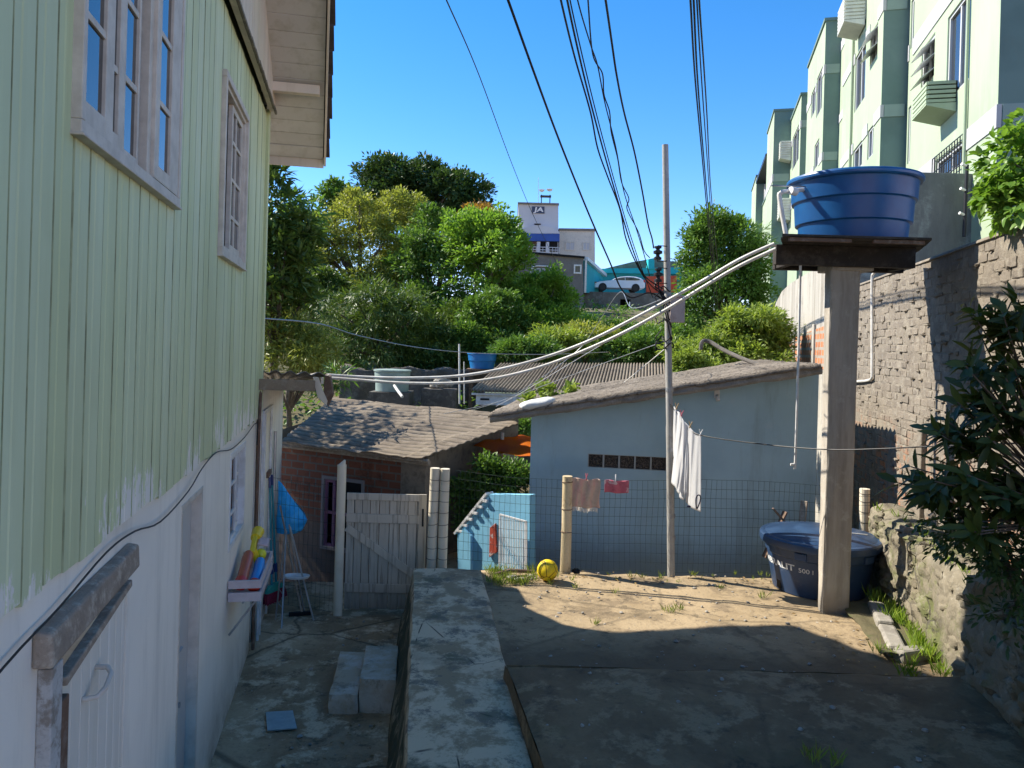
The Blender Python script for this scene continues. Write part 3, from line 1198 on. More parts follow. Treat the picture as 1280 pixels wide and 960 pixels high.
ab.build('rafter', m_brownwood, an)

# ------------------------------------------------------------------ old low wall between path and terrace
rw = MB()


def rwall(u, v):
    y = -2.5 + v * 11.32
    c = retain_l(y)
    prof = [(-.56, PZ0 - .05), (-.52, PZ0 + .25), (-.47, -.45), (-.42, -.18), (-.40, -.03), (-.385, .008), (-.25, .014), (-.1, .02), (.05, .02), (.2, .018), (.34, .012), (.375, .004), (.388, -.03), (.39, -.2), (.39, -.4)]
    f = u * (len(prof) - 1)
    i = min(int(f), len(prof) - 2)
    a, b = prof[i], prof[i + 1]
    k = f - i
    x = a[0] + (b[0] - a[0]) * k
    z = a[1] + (b[1] - a[1]) * k
    endr = max(0, (v - .985) / .015)
    bumpy = .009 * fbm(x * 2, y, z, 1.6, 4) + .004 * fbm(x, y, z, 9, 3)
    z += bumpy * (1 if z > -.3 else .3) - endr * .05
    x += .016 * fbm(7, y, z, 1.6, 4) * (1 if abs(x) > .3 else 0)
    return (c + x, y - .05 * endr * abs(x), z + .035)


rw.grid(rwall, 56, 300)
yend = 8.82
rw.add([(retain_l(yend) + x, yend - .02, z) for x, z in ((-.56, PZ0 - .1), (.39, -.6), (.37, -.03), (.2, -.02), (-.2, -.02), (-.37, -.03), (-.45, -.3))], [(6, 5, 4, 3, 2, 1, 0)])


def old_wall():
    m = Mat('lime_washed_old_wall', .92).base((.31, .24, .15, 1))
    m.over((.58, .47, .325, 1), m.ramp(m.noise(2.0, 10, .76, dist=.15), .46, .53))
    m.over((.16, .145, .12, 1), m.math('MULTIPLY', m.ramp(m.noise(3.0, 10, .8, dist=.15), .52, .58), .85))
    m.over((.20, .16, .11, 1), m.math('MULTIPLY', m.ramp(m.noise(1.1, 6, .7), .56, .68), .6))
    m.over((.10, .11, .055, 1), m.math('MULTIPLY', m.ramp(m.noise(1.5, 8, .75), .55, .66), .7))
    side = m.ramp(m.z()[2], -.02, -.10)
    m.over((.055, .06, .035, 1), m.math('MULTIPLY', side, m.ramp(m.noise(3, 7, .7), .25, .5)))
    vo = m.n('ShaderNodeTexVoronoi', feature='DISTANCE_TO_EDGE')
    vo.inputs['Scale'].default_value = 1.3
    m.l(m.map(1, .6, 1), vo.inputs['Vector'])
    m.over((.05, .045, .035, 1), m.math('MULTIPLY', m.ramp(vo.outputs['Distance'], .006, .002), m.ramp(m.noise(2, 3), .55, .62)))
    m.bump(m.noise(14, 8, .75), .5, .012)
    m.bump(m.noise(60, 4, .7), .5, .005)
    return m.done()


tag(rw.build('retaining_wall', old_wall(), smooth=True, angle=60), 'thick low wall with flaking lime wash between the sunken path and the terrace', 'wall')

# two cement steps leaning against it
st = MB()


def lump(mb, x0, x1, y0, y1, z0, z1, sx=0, n=8):
    """box with worn, uneven faces; sx skews it in x along y"""
    def f(fx):
        def g_(u, v):
            x, y, z = fx(u, v)
            k = .010
            q = Vector((x, y, z))
            dx = (min(x - x0, x1 - x) < .001) + (min(y - y0, y1 - y) < .001) + (min(z - z0, z1 - z) < .001)
            q += Vector((fbm(x, y, z, 6), fbm(y, z, x, 6), fbm(z, x, y, 6))) * k
            if dx >= 2:
                q += (Vector(((x0 + x1) / 2, (y0 + y1) / 2, (z0 + z1) / 2)) - q).normalized() * .012
            q.x += sx * (y - y0)
            return q
        return g_
    L = lambda a, b, t_: a + (b - a) * t_
    mb.grid(f(lambda u, v: (L(x0, x1, u), y0, L(z0, z1, v))), n, n)
    mb.grid(f(lambda u, v: (x1, L(y0, y1, u), L(z0, z1, v))), n, n)
    mb.grid(f(lambda u, v: (L(x1, x0, u), y1, L(z0, z1, v))), n, n)
    mb.grid(f(lambda u, v: (x0, L(y1, y0, u), L(z0, z1, v))), n, n)
    mb.grid(f(lambda u, v: (L(x0, x1, u), L(y0, y1, v), z1)), n, n)
    return mb


a = PZ(410, 892, PZ0)
b_ = PZ(447, 893, PZ0)
c_ = PZ(491, 893, PZ0)
lump(st, a.x, b_.x, a.y, a.y + 1.0, PZ0 - .05, PZ0 + .175, -.115)
lump(st, b_.x + .002, c_.x + .02, a.y + .02, a.y + .82, PZ0 - .05, PZ0 + .315, -.115)
m_step = Mat('step_cement', .9).base((.47, .375, .26, 1))
m_step.over((.58, .53, .45, 1), m_step.ramp(m_step.noise(2.5, 7, .7), .45, .6))
m_step.over((.18, .15, .11, 1), m_step.math('MULTIPLY', m_step.ramp(m_step.noise(6, 8, .75), .54, .66), .7))
m_step.bump(m_step.noise(18, 7, .7), .6, .015)
tag(st.build('garden_steps', m_step.done(), smooth=True, angle=50), 'two worn cement steps against the low wall by the path', 'steps')

ft = MB()
c4 = [PZ(332, 893, PZ0), PZ(366, 891, PZ0), PZ(371, 913, PZ0), PZ(334, 916, PZ0)]
ft.prism([p + Vector((0, 0, .012)) for p in c4][::-1], (0, 0, .012))
tag(ft.build('cover_tile', simple('blue_grey_tile', (.30, .40, .43, 1), (.24, .32, .34, 1), 9, .6, .1, 40), bevel=.003), 'pale blue square cover lying on the path by the white wall', 'tile')
# ------------------------------------------------------------------ things in the path
# toy shelf under the small window
sh = thing('toy_shelf', tuple(WP(7.3, .3)), 'narrow white slatted shelf on the wall under the small window, full of toys', 'shelf')
mb = MB()
fbar(mb, 6.82, 7.76, .295, .315, .0, .25)
fbar(mb, 6.80, 6.83, .29, .37, -.01, .27)
fbar(mb, 6.80, 6.83, .405, .475, -.01, .27)
fbar(mb, 7.74, 7.77, .29, .475, -.01, .27)
mb.build('end_board', simple('pinkish_white_paint', (.58, .50, .50, 1), (.5, .42, .42, 1), 10, .6), sh, bevel=.003)
mb = MB()
fbar(mb, 6.83, 7.74, .29, .37, .25, .268)
fbar(mb, 6.83, 7.74, .405, .475, .25, .268)
mb.build('front_slat', bpy.data.materials['pinkish_white_paint'], sh, bevel=.003)
mb = MB()
mb.bar(WP(6.86, .28, .22), WP(6.86, -.02, .0), .018, .018)
mb.bar(WP(7.70, .28, .22), WP(7.70, -.02, .0), .018, .018)
mb.build('bracket', m_galv, sh)


def plastic(name, c):
    return simple(name, c, rough=.35, spec=.5)


m_red, m_yel, m_blu, m_org = plastic('red_plastic', (.55, .03, .015, 1)), plastic('yellow_plastic', (.75, .55, .02, 1)), plastic('blue_plastic', (.02, .24, .62, 1)), plastic('orange_plastic', (.42, .10, .04, 1))


def pin(a, b, r, mbody, mcap, label, body_mat_name='tube'):
    t_ = thing('toy_tube', tuple(a), label, 'toy')
    a, b = Vector(a), Vector(b)
    m = MB()
    m.tube([a.lerp(b, .13), a.lerp(b, .2), a.lerp(b, .5), a.lerp(b, .8), b], [r * .9, r, r * .93, r, r * .86], 16)
    m.build('tube', mbody, t_, smooth=True)
    m = MB()
    m.tube([a, a.lerp(b, .02), a.lerp(b, .14), a.lerp(b, .15)], [r * .85, r * 1.12, r * 1.12, r * .9], 16)
    m.build('cap', mcap, t_, smooth=True)


pin(WP(6.86, .415, .085), WP(7.35, .56, .09), .052, m_org, m_red, 'brownish orange toy tube with a red cap, lying against the wall side of the shelf')
pin(WP(6.87, .395, .195), WP(7.32, .50, .20), .05, m_blu, m_red, 'blue toy tube with a red cap, lying along the front of the shelf')
ty = thing('toy_blaster', tuple(WP(7.4, .4, .12)), 'yellow plastic toy standing at the far end of the shelf', 'toy')
m = MB()
m.bar(WP(7.34, .56, .12), WP(7.62, .68, .12), .07, .05)
m.bar(WP(7.40, .60, .12), WP(7.42, .44, .17), .06, .045)
m.build('body', m_yel, ty, bevel=.012)
m = MB()
m.ball(WP(7.45, .53, .19), .05, .05, .055)
m.build('drum', plastic('lime_plastic', (.62, .62, .03, 1)), ty, smooth=True)
m = MB()
m.tube([WP(7.56, .66, .12), WP(7.7, .69, .13)], [.045, .06], 14)
m.build('muzzle', m_yel, ty, smooth=True)
m = MB()
m.grid(lambda u, v: WP(7.46 + .26 * u, .62 + .03 * math.sin(u * 3) - .02 * v, .15 + .1 * v), 8, 4)
tag(m.build('toy_shovel', simple('pale_pink_plastic', (.55, .42, .42, 1), rough=.5), solid=.012, smooth=True), 'pale pink toy scoop tucked at the far end of the shelf', 'toy')

# brooms against the lean-to
m_teal = plastic('teal_handle', (.015, .22, .27, 1))
m_tealhead = plastic('green_broom_head', (.03, .30, .24, 1))
m_brist = simple('dark_red_bristles', (.16, .012, .03, 1), (.28, .03, .06, 1), 60, .8, .6, 90)


def broom(foot, top, label, w, flip=1):
    foot, top = Vector(foot), Vector(top)
    br = thing('broom', tuple(foot), label, 'broom')
    ax = (top - foot).normalized()
    m = MB()
    m.tube([foot + ax * .20, foot.lerp(top, .55), top - ax * .12], .0135, 8)
    m.build('handle', m_teal, br, smooth=True)
    m = MB()
    m.tube([top - ax * .13, top - ax * .02, top], [.016, .017, .010], 8)
    m.tube([foot + ax * .36, foot + ax * .47], .024, 10)
    m.build('grip', plastic('dark_blue_plastic', (.01, .03, .14, 1)), br, smooth=True)
    side = (U * .8 + N * .6).normalized()
    m = MB()
    e = [foot + ax * .135 - side * w, foot + ax * .135 + side * w, foot + ax * .185 + side * w * .8, foot + ax * .23 + side * .03, foot + ax * .23 - side * .03, foot + ax * .185 - side * w * .8]
    cr = ax.cross(side).normalized() * .055
    m.prism([p - cr / 2 for p in e], cr)
    m.build('head', m_tealhead, br, bevel=.008)
    m = MB()
    for i in range(-7, 8):
        for j in (-1, 0, 1):
            q = foot + ax * .14 + side * (w * .92 * i / 7) + cr * (.35 * j)
            q2 = foot + side * (w * 1.15 * i / 7) + cr * (.6 * j) + Vector((0, 0, random.uniform(0, .02)))
            m.tube([q, q.lerp(q2, .6) + side * random.uniform(-.004, .004), q2], [.010, .011, .006], 5)
    m.build('bristles', m_brist, br)
    return br


broom(WP(9.72, -.66, AO + .13), WP(9.62, .93, AO + .04), 'teal handled broom with green head and dark red bristles against the white wall', .13)
broom(WP(9.46, -.62, AO + .10), WP(9.48, .92, AO + .03), 'teal broom on the near side of the brooms, with a dark blue grip', .10)

# wall hook rail the brooms lean at
m = MB()
fbar(m, 9.36, 9.72, .93, 1.0, AO, AO + .03)
tag(m.build('broom_rail', m_brownwood, bevel=.004), 'short brown wooden rail holding the brooms on the white wall', 'rail')

# folding stand with a small white tray
fs = thing('folding_stand', tuple(PZ(352, 786, PZ0)), 'light metal folding stand with a white tray by the brooms', 'stand')
q0 = PZ(352, 786, PZ0)
m = MB()
lg = []
for (x, y) in ((.0, 0), (-.16, .28), (.30, .30), (.12, .55)):
    lg.append(q0 + Vector((x, y, 0)))
tp = q0 + Vector((-.10, .42, 1.05))
for i, a in enumerate(lg):
    m = MB()
    m.tube([a, tp + (a - q0) * .12 + Vector((0, 0, .02 * i))], .011, 6)
    m.build('leg', m_galv, fs, smooth=True)
m = MB()
for k in range(5):
    a, b_ = lg[0].lerp(tp, .2 + .14 * k), lg[1].lerp(tp, .2 + .14 * k)
    m.tube([a, b_], .006, 5)
m.build('rung', m_galv, fs)
tr = q0 + Vector((.06, .36, .50))
m = MB()
m.lathe([(.02, -.012), (.145, -.006), (.165, .022), (.16, .027), (.14, .004), (0.02, .0)], tr, 28)
for i, v in enumerate(m.v):
    m.v[i] = (v[0], tr.y + (v[1] - tr.y) * .55, v[2])
m.build('tray', m_whitemetal, fs, smooth=True)

# floor squeegee leaning back to the wall
sq0 = PZ(377, 770, PZ0)
sq = thing('squeegee', tuple(sq0), 'floor squeegee with a grey wooden stick and black blade, leaning by the stand', 'squeegee')
m = MB()
m.tube([sq0 + Vector((0, 0, .05)), WP(10.2, .42, AO + .10)], .013, 8)
m.build('handle', m_oldwood, sq, smooth=True)
m = MB()
m.bar(sq0 + Vector((-.15, -.03, .035)), sq0 + Vector((.10, .05, .035)), .03, .04)
m.bar(sq0 + Vector((-.15, -.03, .01)), sq0 + Vector((.10, .05, .01)), .03, .01)
m.build('blade', m_black, sq, bevel=.003)

# light blue bag hung on the mesh
bgx = P(350, 601, 10.3)
m = MB()


def bag(u, v):
    # v from the top knot down, u round
    prof = [(.0, .0), (.02, .03), (.10, .22), (.20, .42), (.235, .52), (.20, .66), (.16, .70)]
    f = v * (len(prof) - 1)
    i = min(int(f), len(prof) - 2)
    k = f - i
    w = prof[i][0] + (prof[i + 1][0] - prof[i][0]) * k
    z = prof[i][1] + (prof[i + 1][1] - prof[i][1]) * k
    a = u * 2 * PI
    cr = 1 + .10 * math.sin(a * 5 + v * 4) * (1 - v * .4)
    x = w * .85 + w * .85 * math.cos(a) * cr
    y = w * .55 * math.sin(a) * cr
    return bgx + Vector((x - .02 + .02 * nz(a, v * 3), y, -z))


m.grid(bag, 40, 24)
b0 = [bag(i / 40, 1) for i in range(40)]
m.add(b0, [tuple(range(40))])
m_bag = Mat('blue_plastic_bag', .35).base((.03, .40, .82, 1))
m_bag.over((.08, .52, .90, 1), m_bag.ramp(m_bag.noise(7, 4), .45, .6))
m_bag.bump(m_bag.noise(9, 5, .6), .6, .03)
tag(m.build('plastic_bag', m_bag.done(), smooth=True), 'bright blue plastic bag hanging at the end of the white lean-to', 'bag')

# ------------------------------------------------------------------ gate and its posts
YG = 9.58
gp = MB()
a = PZ(422, 768, PZ0)
a.z = PZ0 - .1
tp = P(427.5, 581, a.y)
gp.tube([a, a.lerp(tp, .5), tp], .056, 20)
gp.tube([tp + Vector((.0, 0, -.02)), tp + Vector((.035, 0, .06))], [.05, .012], 8)
m_cream = simple('cream_plastic_pipe', (.74, .66, .52, 1), (.58, .49, .36, 1), 3, .45, .08, 30, .5, .75)
tag(gp.build('gate_post', m_cream, smooth=True), 'thick white plastic pipe filled as the post beside the wooden gate', 'post')

gt = thing('garden_gate', tuple(PZ(475, 767, PZ0)), 'weathered white plank gate with a diagonal brace beside the sunken path', 'gate')
m_gate = Mat('weathered_white_planks', .8).base((.60, .54, .45, 1))
m_gate.over((.45, .405, .335, 1), m_gate.math('MULTIPLY', m_gate.island(), .9))
stg = m_gate.noise(1, 7, .7, vec=m_gate.map(26, 26, 1.3))
m_gate.over((.27, .235, .19, 1), m_gate.math('MULTIPLY', m_gate.ramp(stg, .50, .64), .85))
m_gate.over((.14, .12, .10, 1), m_gate.math('MULTIPLY', m_gate.ramp(m_gate.z()[2], -.35, -.75), .6))
m_gate.bump(stg, .5, .008)
m_gate = m_gate.done()
gx0, gx1 = PZ(428, 767, PZ0).x, P(530, 680, YG).x
gz0, gz1 = PZ0 + .03, P(430, 616, YG).z
m = MB()
x = gx0
i = 0
while x < gx1 - .02:
    w = random.choice((.10, .115, .13, .12))
    e = min(x + w, gx1)
    m.box(x + .004, e - .004, YG, YG + .02, gz0 + .0 + random.uniform(0, .03), gz1 - random.uniform(.0, .02))
    x = e
m.build('plank', m_gate, gt, bevel=.003)
zr = [(P(480, 621, YG).z, .085), (P(480, 648, YG).z, .11), (P(480, 735, YG).z, .11)]
m = MB()
for z_, h_ in zr:
    m.box(gx0 + .005, gx1 - .07, YG - .026, YG - .002, z_ - h_ / 2, z_ + h_ / 2)
m.box(gx1 - .075, gx1 + .02, YG - .026, YG - .002, gz0 + .45, gz1 + .01)
m.build('rail', m_gate, gt, bevel=.004)
m = MB()
m.bar((gx0 + .01, YG - .014, zr[1][0] - .12), (gx1 - .06, YG - .014, zr[2][0] + .14), .095, .022)
m.build('brace', m_gate, gt, bevel=.004)
m = MB()
m.tube([(gx1 - .02, YG - .03, zr[1][0] - .08), (gx1 - .02, YG - .04, zr[1][0] + .14)], .011, 8)
m.build('hinge', m_blackmetal, gt, smooth=True)

# two white pipe posts with wire round them
for px, top, lab in ((540, 585, 'white pipe post wound with wire, the one next to the wooden gate'), (554, 586, 'white pipe post wound with wire, between its twin and the brick house wall')):
    a = P(px - 2, 720, 9.25)
    tp_ = P(px + 4 if px < 550 else px + 2.5, top, 9.25)
    t_ = thing('pipe_post', tuple(a), lab, 'post', 'wired pipe posts by the gate')
    m = MB()
    m.tube([a + Vector((0, 0, -.8)), a.lerp(tp_, .5), tp_], .058, 20)
    m.build('pipe', m_cream, t_, smooth=True)
    m = MB()
    for k in range(9):
        q = a.lerp(tp_, .06 + .105 * k)
        m.tube([q + Vector((.0595 * math.cos(w), .0595 * math.sin(w), .012 * math.sin(w * .5 + k))) for w in np.linspace(0, 2 * PI, 18)], .003, 5)
    m.build('wire_band', m_blackmetal, t_)

# ------------------------------------------------------------------ fence on the terrace edge
m_mesh = simple('dark_green_wire', (.02, .035, .033, 1), rough=.5)


def mesh_fence(name, pts, z0f, z1f, label, step=.062, rowh=.11):
    """welded wire between points (x, y) with floor and top heights"""
    rows = MB()
    L = [0]
    for a, b in zip(pts, pts[1:]):
        L.append(L[-1] + math.dist(a, b))

    def at(q):
        for i in range(len(L) - 1):
            if q <= L[i + 1] + 1e-6:
                k = (q - L[i]) / (L[i + 1] - L[i])
                return pts[i][0] + (pts[i + 1][0] - pts[i][0]) * k, pts[i][1] + (pts[i + 1][1] - pts[i][1]) * k
        return pts[-1]
    n = int(L[-1] / step)

    def pos(q, z):
        x, y = at(q)
        return Vector((x + .016 * nz(q, z, 1, 2.5), y + .05 * nz(q, z, 4, 1.3), z + .02 * nz(q, 3, 2, 1.7) * max(0, z)))
    for i in range(n + 1):
        q = L[-1] * i / n
        z0, z1 = z0f(q), z1f(q)
        rows.tube([pos(q, z0 + (z1 - z0) * k / 5) for k in range(6)], .0017, 4, False)
    nr = int(1.2 / rowh)
    for k in range(nr + 1):
        pp_ = []
        for i in range(0, n + 1, 2):
            q = L[-1] * i / n
            z = z0f(q) + (z1f(q) - z0f(q)) * k / nr
            pp_.append(pos(q, z + .008 * nz(q, k, 9, 2)))
        rows.tube(pp_, .0019, 4, False)
    o = rows.build(name, m_mesh)
    return tag(o, label, 'fence')


fL, fP, fR = PZ(572, 708, 0), PZ(706, 713, 0), PZ(1026, 730, 0)
pole_b = PZ(840, 719, 0)
mesh_fence('wire_fence', [(P(566, 700, 9.2).x, 9.2), (fP.x, fP.y), (pole_b.x, pole_b.y + .05), (P(1090, 700, 8.95).x, 8.95)], lambda q: .02,
           lambda q: 1.08 - .03 * math.sin(q * 1.5), 'dark wire mesh fence along the terrace edge in front of the blue house')
wl = WP(10.0, 0, AO + .02)
mesh_fence('wire_fence', [(wl.x, wl.y), (PZ(422, 768, PZ0).x, PZ(422, 768, PZ0).y + .06)], lambda q: PZ0 + .01, lambda q: PZ0 + 1.62 - .03 * q,
           'dark wire mesh between the white lean-to and the gate post')

# bamboo-like post of white pipe
fp = thing('fence_post', tuple(fP), 'cream pipe post with dark bands, beside the yellow ball', 'post')
tp_ = P(709, 594, fP.y)
m = MB()
m.tube([fP + Vector((0, -.06, -.1)), fP.lerp(tp_, .4) + Vector((.004, -.06, 0)), tp_ + Vector((0, -.06, 0))], [.064, .06, .058], 20)
m.build('pipe', mottled('cream_pipe', (.66, .55, .36, 1), (.58, .45, .26, 1), (.30, .18, .09, 1), 2, 6, .5, .2, .006, 60, .7, .56, .66), fp, smooth=True)
m = MB()
for k in (.42, .66, .94):
    q = (fP + Vector((0, -.06, 0))).lerp(tp_ + Vector((0, -.06, 0)), k)
    m.tube([q + Vector((.0625 * math.cos(w), .0625 * math.sin(w), .004 * math.sin(w + k * 9))) for w in np.linspace(0, 2 * PI, 18)], .005, 5)
m.build('wire_band', m_brownwood, fp)
a = P(1080, 700, 9.05)
q = P(1081, 611, 9.05)
fp2 = thing('pipe_post', (a.x, a.y, 0), 'white pipe post with wire bands in the dark corner behind the lidded tank', 'post')
m = MB()
m.tube([(a.x, a.y, -.1), q], .058, 18)
m.build('pipe', m_cream, fp2, smooth=True)
m = MB()
for k in (.5, .62, .74, .86, .95):
    c = Vector((a.x, a.y, 0)).lerp(q, k)
    m.tube([c + Vector((.0595 * math.cos(w), .0595 * math.sin(w), .01 * math.sin(w))) for w in np.linspace(0, 2 * PI, 18)], .004, 5)
m.build('wire_band', m_blackmetal, fp2)

# towels pinned on the fence


def cloth(fn, nu, nv, name, mat, parent=None, th=.004):
    m = MB()
    m.grid(fn, nu, nv)
    return m.build(name, mat, parent, smooth=True, solid=th, angle=180)


m_peg = simple('peg_wood', (.42, .30, .16, 1), rough=.6)
m_pegpink = plastic('pink_peg', (.55, .16, .20, 1))


def peg(p, label, mat, grp='clothes pegs on the line and fence', tilt=(.3, 0)):
    p = Vector(p)
    m = MB()
    d = Vector((tilt[0], tilt[1], 1)).normalized()
    e = Vector((-tilt[0] * .6, .15, 1)).normalized()
    m.bar(p - d * .03, p + d * .05, .010, .009)
    m.bar(p - e * .03 + Vector((0, .009, 0)), p + e * .05 + Vector((0, .009, 0)), .010, .009)
    tag(m.build('clothes_peg', mat, bevel=.002), label, 'peg', grp)


def fence_at(px, py, lift=.03):
    for d in np.linspace(8.6, 9.4, 400):
        p = P(px, py, d)
        if p.x > fP.x:
            yy = fP.y + (pole_b.y + .05 - fP.y) * (p.x - fP.x) / (pole_b.x - fP.x)
        else:
            yy = fP.y
        if d >= yy - lift:
            return p
    return p


t0, t1 = fence_at(715, 598), fence_at(751, 600)
m_towel = Mat('worn_beige_towel', .95).base((.55, .42, .33, 1))
m_towel.over((.62, .30, .28, 1), m_towel.math('MULTIPLY', m_towel.ramp(m_towel.noise(1, 5, .6, vec=m_towel.map(14, 2, 3)), .45, .6), .6))
m_towel.over((.35, .27, .2, 1), m_towel.math('MULTIPLY', m_towel.ramp(m_towel.noise(20, 4), .5, .7), .5))
m_towel.bump(m_towel.noise(90, 2), .4, .004)
m_towel = m_towel.done()
tw = thing('towel', tuple(t0), 'faded beige towel with a white fringe pegged to the wire fence', 'towel')
cloth(lambda u, v: t0.lerp(t1, u * .98) + Vector((.006 * math.sin(v * 7), .012 * math.sin(u * 16 + v * 2) - .005, -.335 * v + .008 * math.sin(u * 9) + .004)), 40, 24, 'cloth', m_towel, tw)
m = MB()
for i in range(34):
    u = i / 33
    p = t0.lerp(t1, u * .9) + Vector((0, .012 * math.sin(u * 16 + 2), -.335 + .008 * math.sin(u * 9)))
    m.tube([p, p + Vector((random.uniform(-.006, .006), 0, -random.uniform(.03, .055)))], .004, 4)
m.build('fringe', simple('white_fringe', (.7, .66, .6, 1), rough=.9), tw)
t2, t3 = fence_at(756, 600), fence_at(786, 601)
m_rtow = Mat('red_check_cloth', .95).base((.50, .13, .17, 1))
m_rtow.over((.58, .42, .42, 1), m_rtow.ramp(m_rtow.noise(9, 5, .7, dist=1), .53, .60))
m_rtow.over((.30, .07, .10, 1), m_rtow.math('MULTIPLY', m_rtow.ramp(m_rtow.noise(16, 4), .55, .7), .7))
m_rtow = m_rtow.done()
tag(cloth(lambda u, v: t2.lerp(t3, u) + Vector((0, .010 * math.sin(u * 12) - .004, -.145 * v + .006 * math.sin(u * 8))), 24, 10, 'dish_cloth', m_rtow), 'small red and white dish cloth pegged to the wire fence', 'cloth')
peg(t0.lerp(t1, .5) + Vector((0, -.01, .02)), 'pink peg on the top edge of the beige towel', m_pegpink)
peg(t2.lerp(t3, .45) + Vector((0, -.01, .02)), 'pale peg on the red dish cloth', m_whitemetal, tilt=(.05, 0))

# ------------------------------------------------------------------ tall pole
pl = thing('utility_pole', tuple(pole_b), 'tall galvanised pole with black insulators and lashed cables at the terrace edge', 'pole')
pt_ = P(831.5, 181, pole_b.y)
m = MB()
m.tube([pole_b + Vector((0, 0, -.3)), pole_b.lerp(pt_, .3), pole_b.lerp(pt_, .345), pole_b.lerp(pt_, .35), pt_], [.044, .044, .044, .040, .037], 18)
m.build('pole', mottled('dull_galvanised_pole', (.40, .39, .365, 1), (.30, .285, .26, 1), (.17, .13, .10, 1), 2, 5, .5, .2, .005, 60, .6, .55, .66), pl, smooth=True)
for py in (487, 562, 594, 645, 672):
    q = P(833 + (py - 181) * .013, py, pole_b.y)
    m = MB()
    m.tube([q + Vector((0, 0, -.022)), q + Vector((0, 0, .022))], .0475, 16)
    m.build('band', m_galv, pl, smooth=True)


def on_pole(py, dx=0, dy=0, dz=0):
    for k in np.linspace(0, 1, 800):
        q = pole_b.lerp(pt_, k)
        r_ = ray(832, py)
        if q.z >= H + r_[1] * q.y:
            break
    return q + Vector((dx, dy, dz))


for py in (317, 345):
    c = on_pole(py, -.115, -.05)
    m = MB()
    m.tube([on_pole(py, 0, -.03, .08), c + Vector((0, 0, .085)), c + Vector((0, 0, -.10)), on_pole(py, 0, -.03, -.09)], .007, 6)
    br = m.build('insulator_bracket', m_blackmetal, pl, smooth=True)
    m = MB()
    m.lathe([(.012, -.085), (.045, -.08), (.045, -.055), (.022, -.04), (.022, -.02), (.052, -.008), (.052, .02), (.022, .032), (.022, .045), (.042, .055), (.042, .075), (.012, .08)], c, 16)
    m.build('insulator', m_blackmetal, br, smooth=True)
m = MB()
q = on_pole(386, .10, -.01)
m.box(q.x - .085, q.x + .085, q.y - .06, q.y + .06, q.z - .16, q.z + .13)
m.box(q.x - .10, q.x + .10, q.y - .075, q.y + .075, q.z + .132, q.z + .15)
m.build('meter_box', mottled('pinkish_meter_box', (.50, .42, .40, 1), (.42, .36, .34, 1), (.3, .2, .16, 1), 4, 9, .6, .1, .004, 60, .5), pl, bevel=.006)
for k, (py, dx) in enumerate(((362, -.05), (375, .02), (399, -.02), (424, -.03), (432, .02))):
    q = on_pole(py)
    m = MB()
    pts_ = [q + Vector((.055 * math.cos(w) + dx * .4, .055 * math.sin(w), .03 * math.sin(w * 2 + k))) for w in np.linspace(0, 4 * PI, 30)]
    pts_ += [q + Vector((-.10 - .05 * k * .3, -.05, -.06)), q + Vector((-.16, -.06, .02)), q + Vector((-.09, -.07, .11))]
    m.tube(pts_, .007, 5)
    m.build('cable_loop', m_black, pl, smooth=True)
for k in range(3):
    q = on_pole(350 + 8 * k)
    m = MB()
    m.tube([q + Vector((-.12, -.06, .05)), q + Vector((-.16 + .05 * k, -.08, -.08)), q + Vector((-.06, -.08, -.16)), q + Vector((-.02, -.06, -.28)), q + Vector((.05, -.05, -.40 - .08 * k))], .008, 5)
    m.build('cable_tail', m_black, pl, smooth=True)

# ------------------------------------------------------------------ washing line and clothes
lp = [on_pole(505, .0, -.045), P(858, 530, 8.55), P(876, 544, 8.3), P(960, 556, 7.75), P(1036, 562, 7.2), P(1100, 561, 6.75), P(1165, 558, 6.3), P(1300, 553, 5.4)]
m = MB()


m.tube(smooth_path(lp, 6), .0065, 6)
tag(m.build('washing_line', m_black, smooth=True), 'black washing line running from the tall pole past the pillar to the shrub', 'line')
m_cotton = simple('white_cotton', (.88, .87, .86, 1), (.84, .83, .82, 1), 6, .9, .3, 40)
# let the sun glow through the thin cloth
_nt = m_cotton.node_tree
_tr = _nt.nodes.new('ShaderNodeBsdfTranslucent')
_tr.inputs[0].default_value = (.8, .8, .82, 1)
_mx = _nt.nodes.new('ShaderNodeMixShader')
_mx.inputs[0].default_value = .55
_nt.links.new(_nt.nodes['Principled BSDF'].outputs[0], _mx.inputs[1])
_nt.links.new(_tr.outputs[0], _mx.inputs[2])
_nt.links.new(_mx.outputs[0], _nt.nodes['Material Output'].inputs[0])


def garment(name, pa, pb, bl, bm, br_, d0, d1, label, cat):
    """cloth hung between two pixels on the line, three bottom pixels"""
    A_, B_ = P(*pa, d0), P(*pb, d1)
    bl, bm, br_ = P(*bl, d0 + .05), P(*bm, (d0 + d1) / 2), P(*br_, d1 - .02)

    def f(u, v):
        top = A_.lerp(B_, u)
        bot = bl.lerp(bm, u * 2) if u < .5 else bm.lerp(br_, u * 2 - 1)
        p = top.lerp(bot, v)
        am = .003 + .006 * v
        p += Vector((am * .35 * math.sin(u * 13), am * math.sin(u * 15 + 1.5 * v) + .02 * nz(u * 3, v * 3, d0), 0))
        p.z -= .012 * math.sin(u * PI)
        return p
    return f, A_, B_


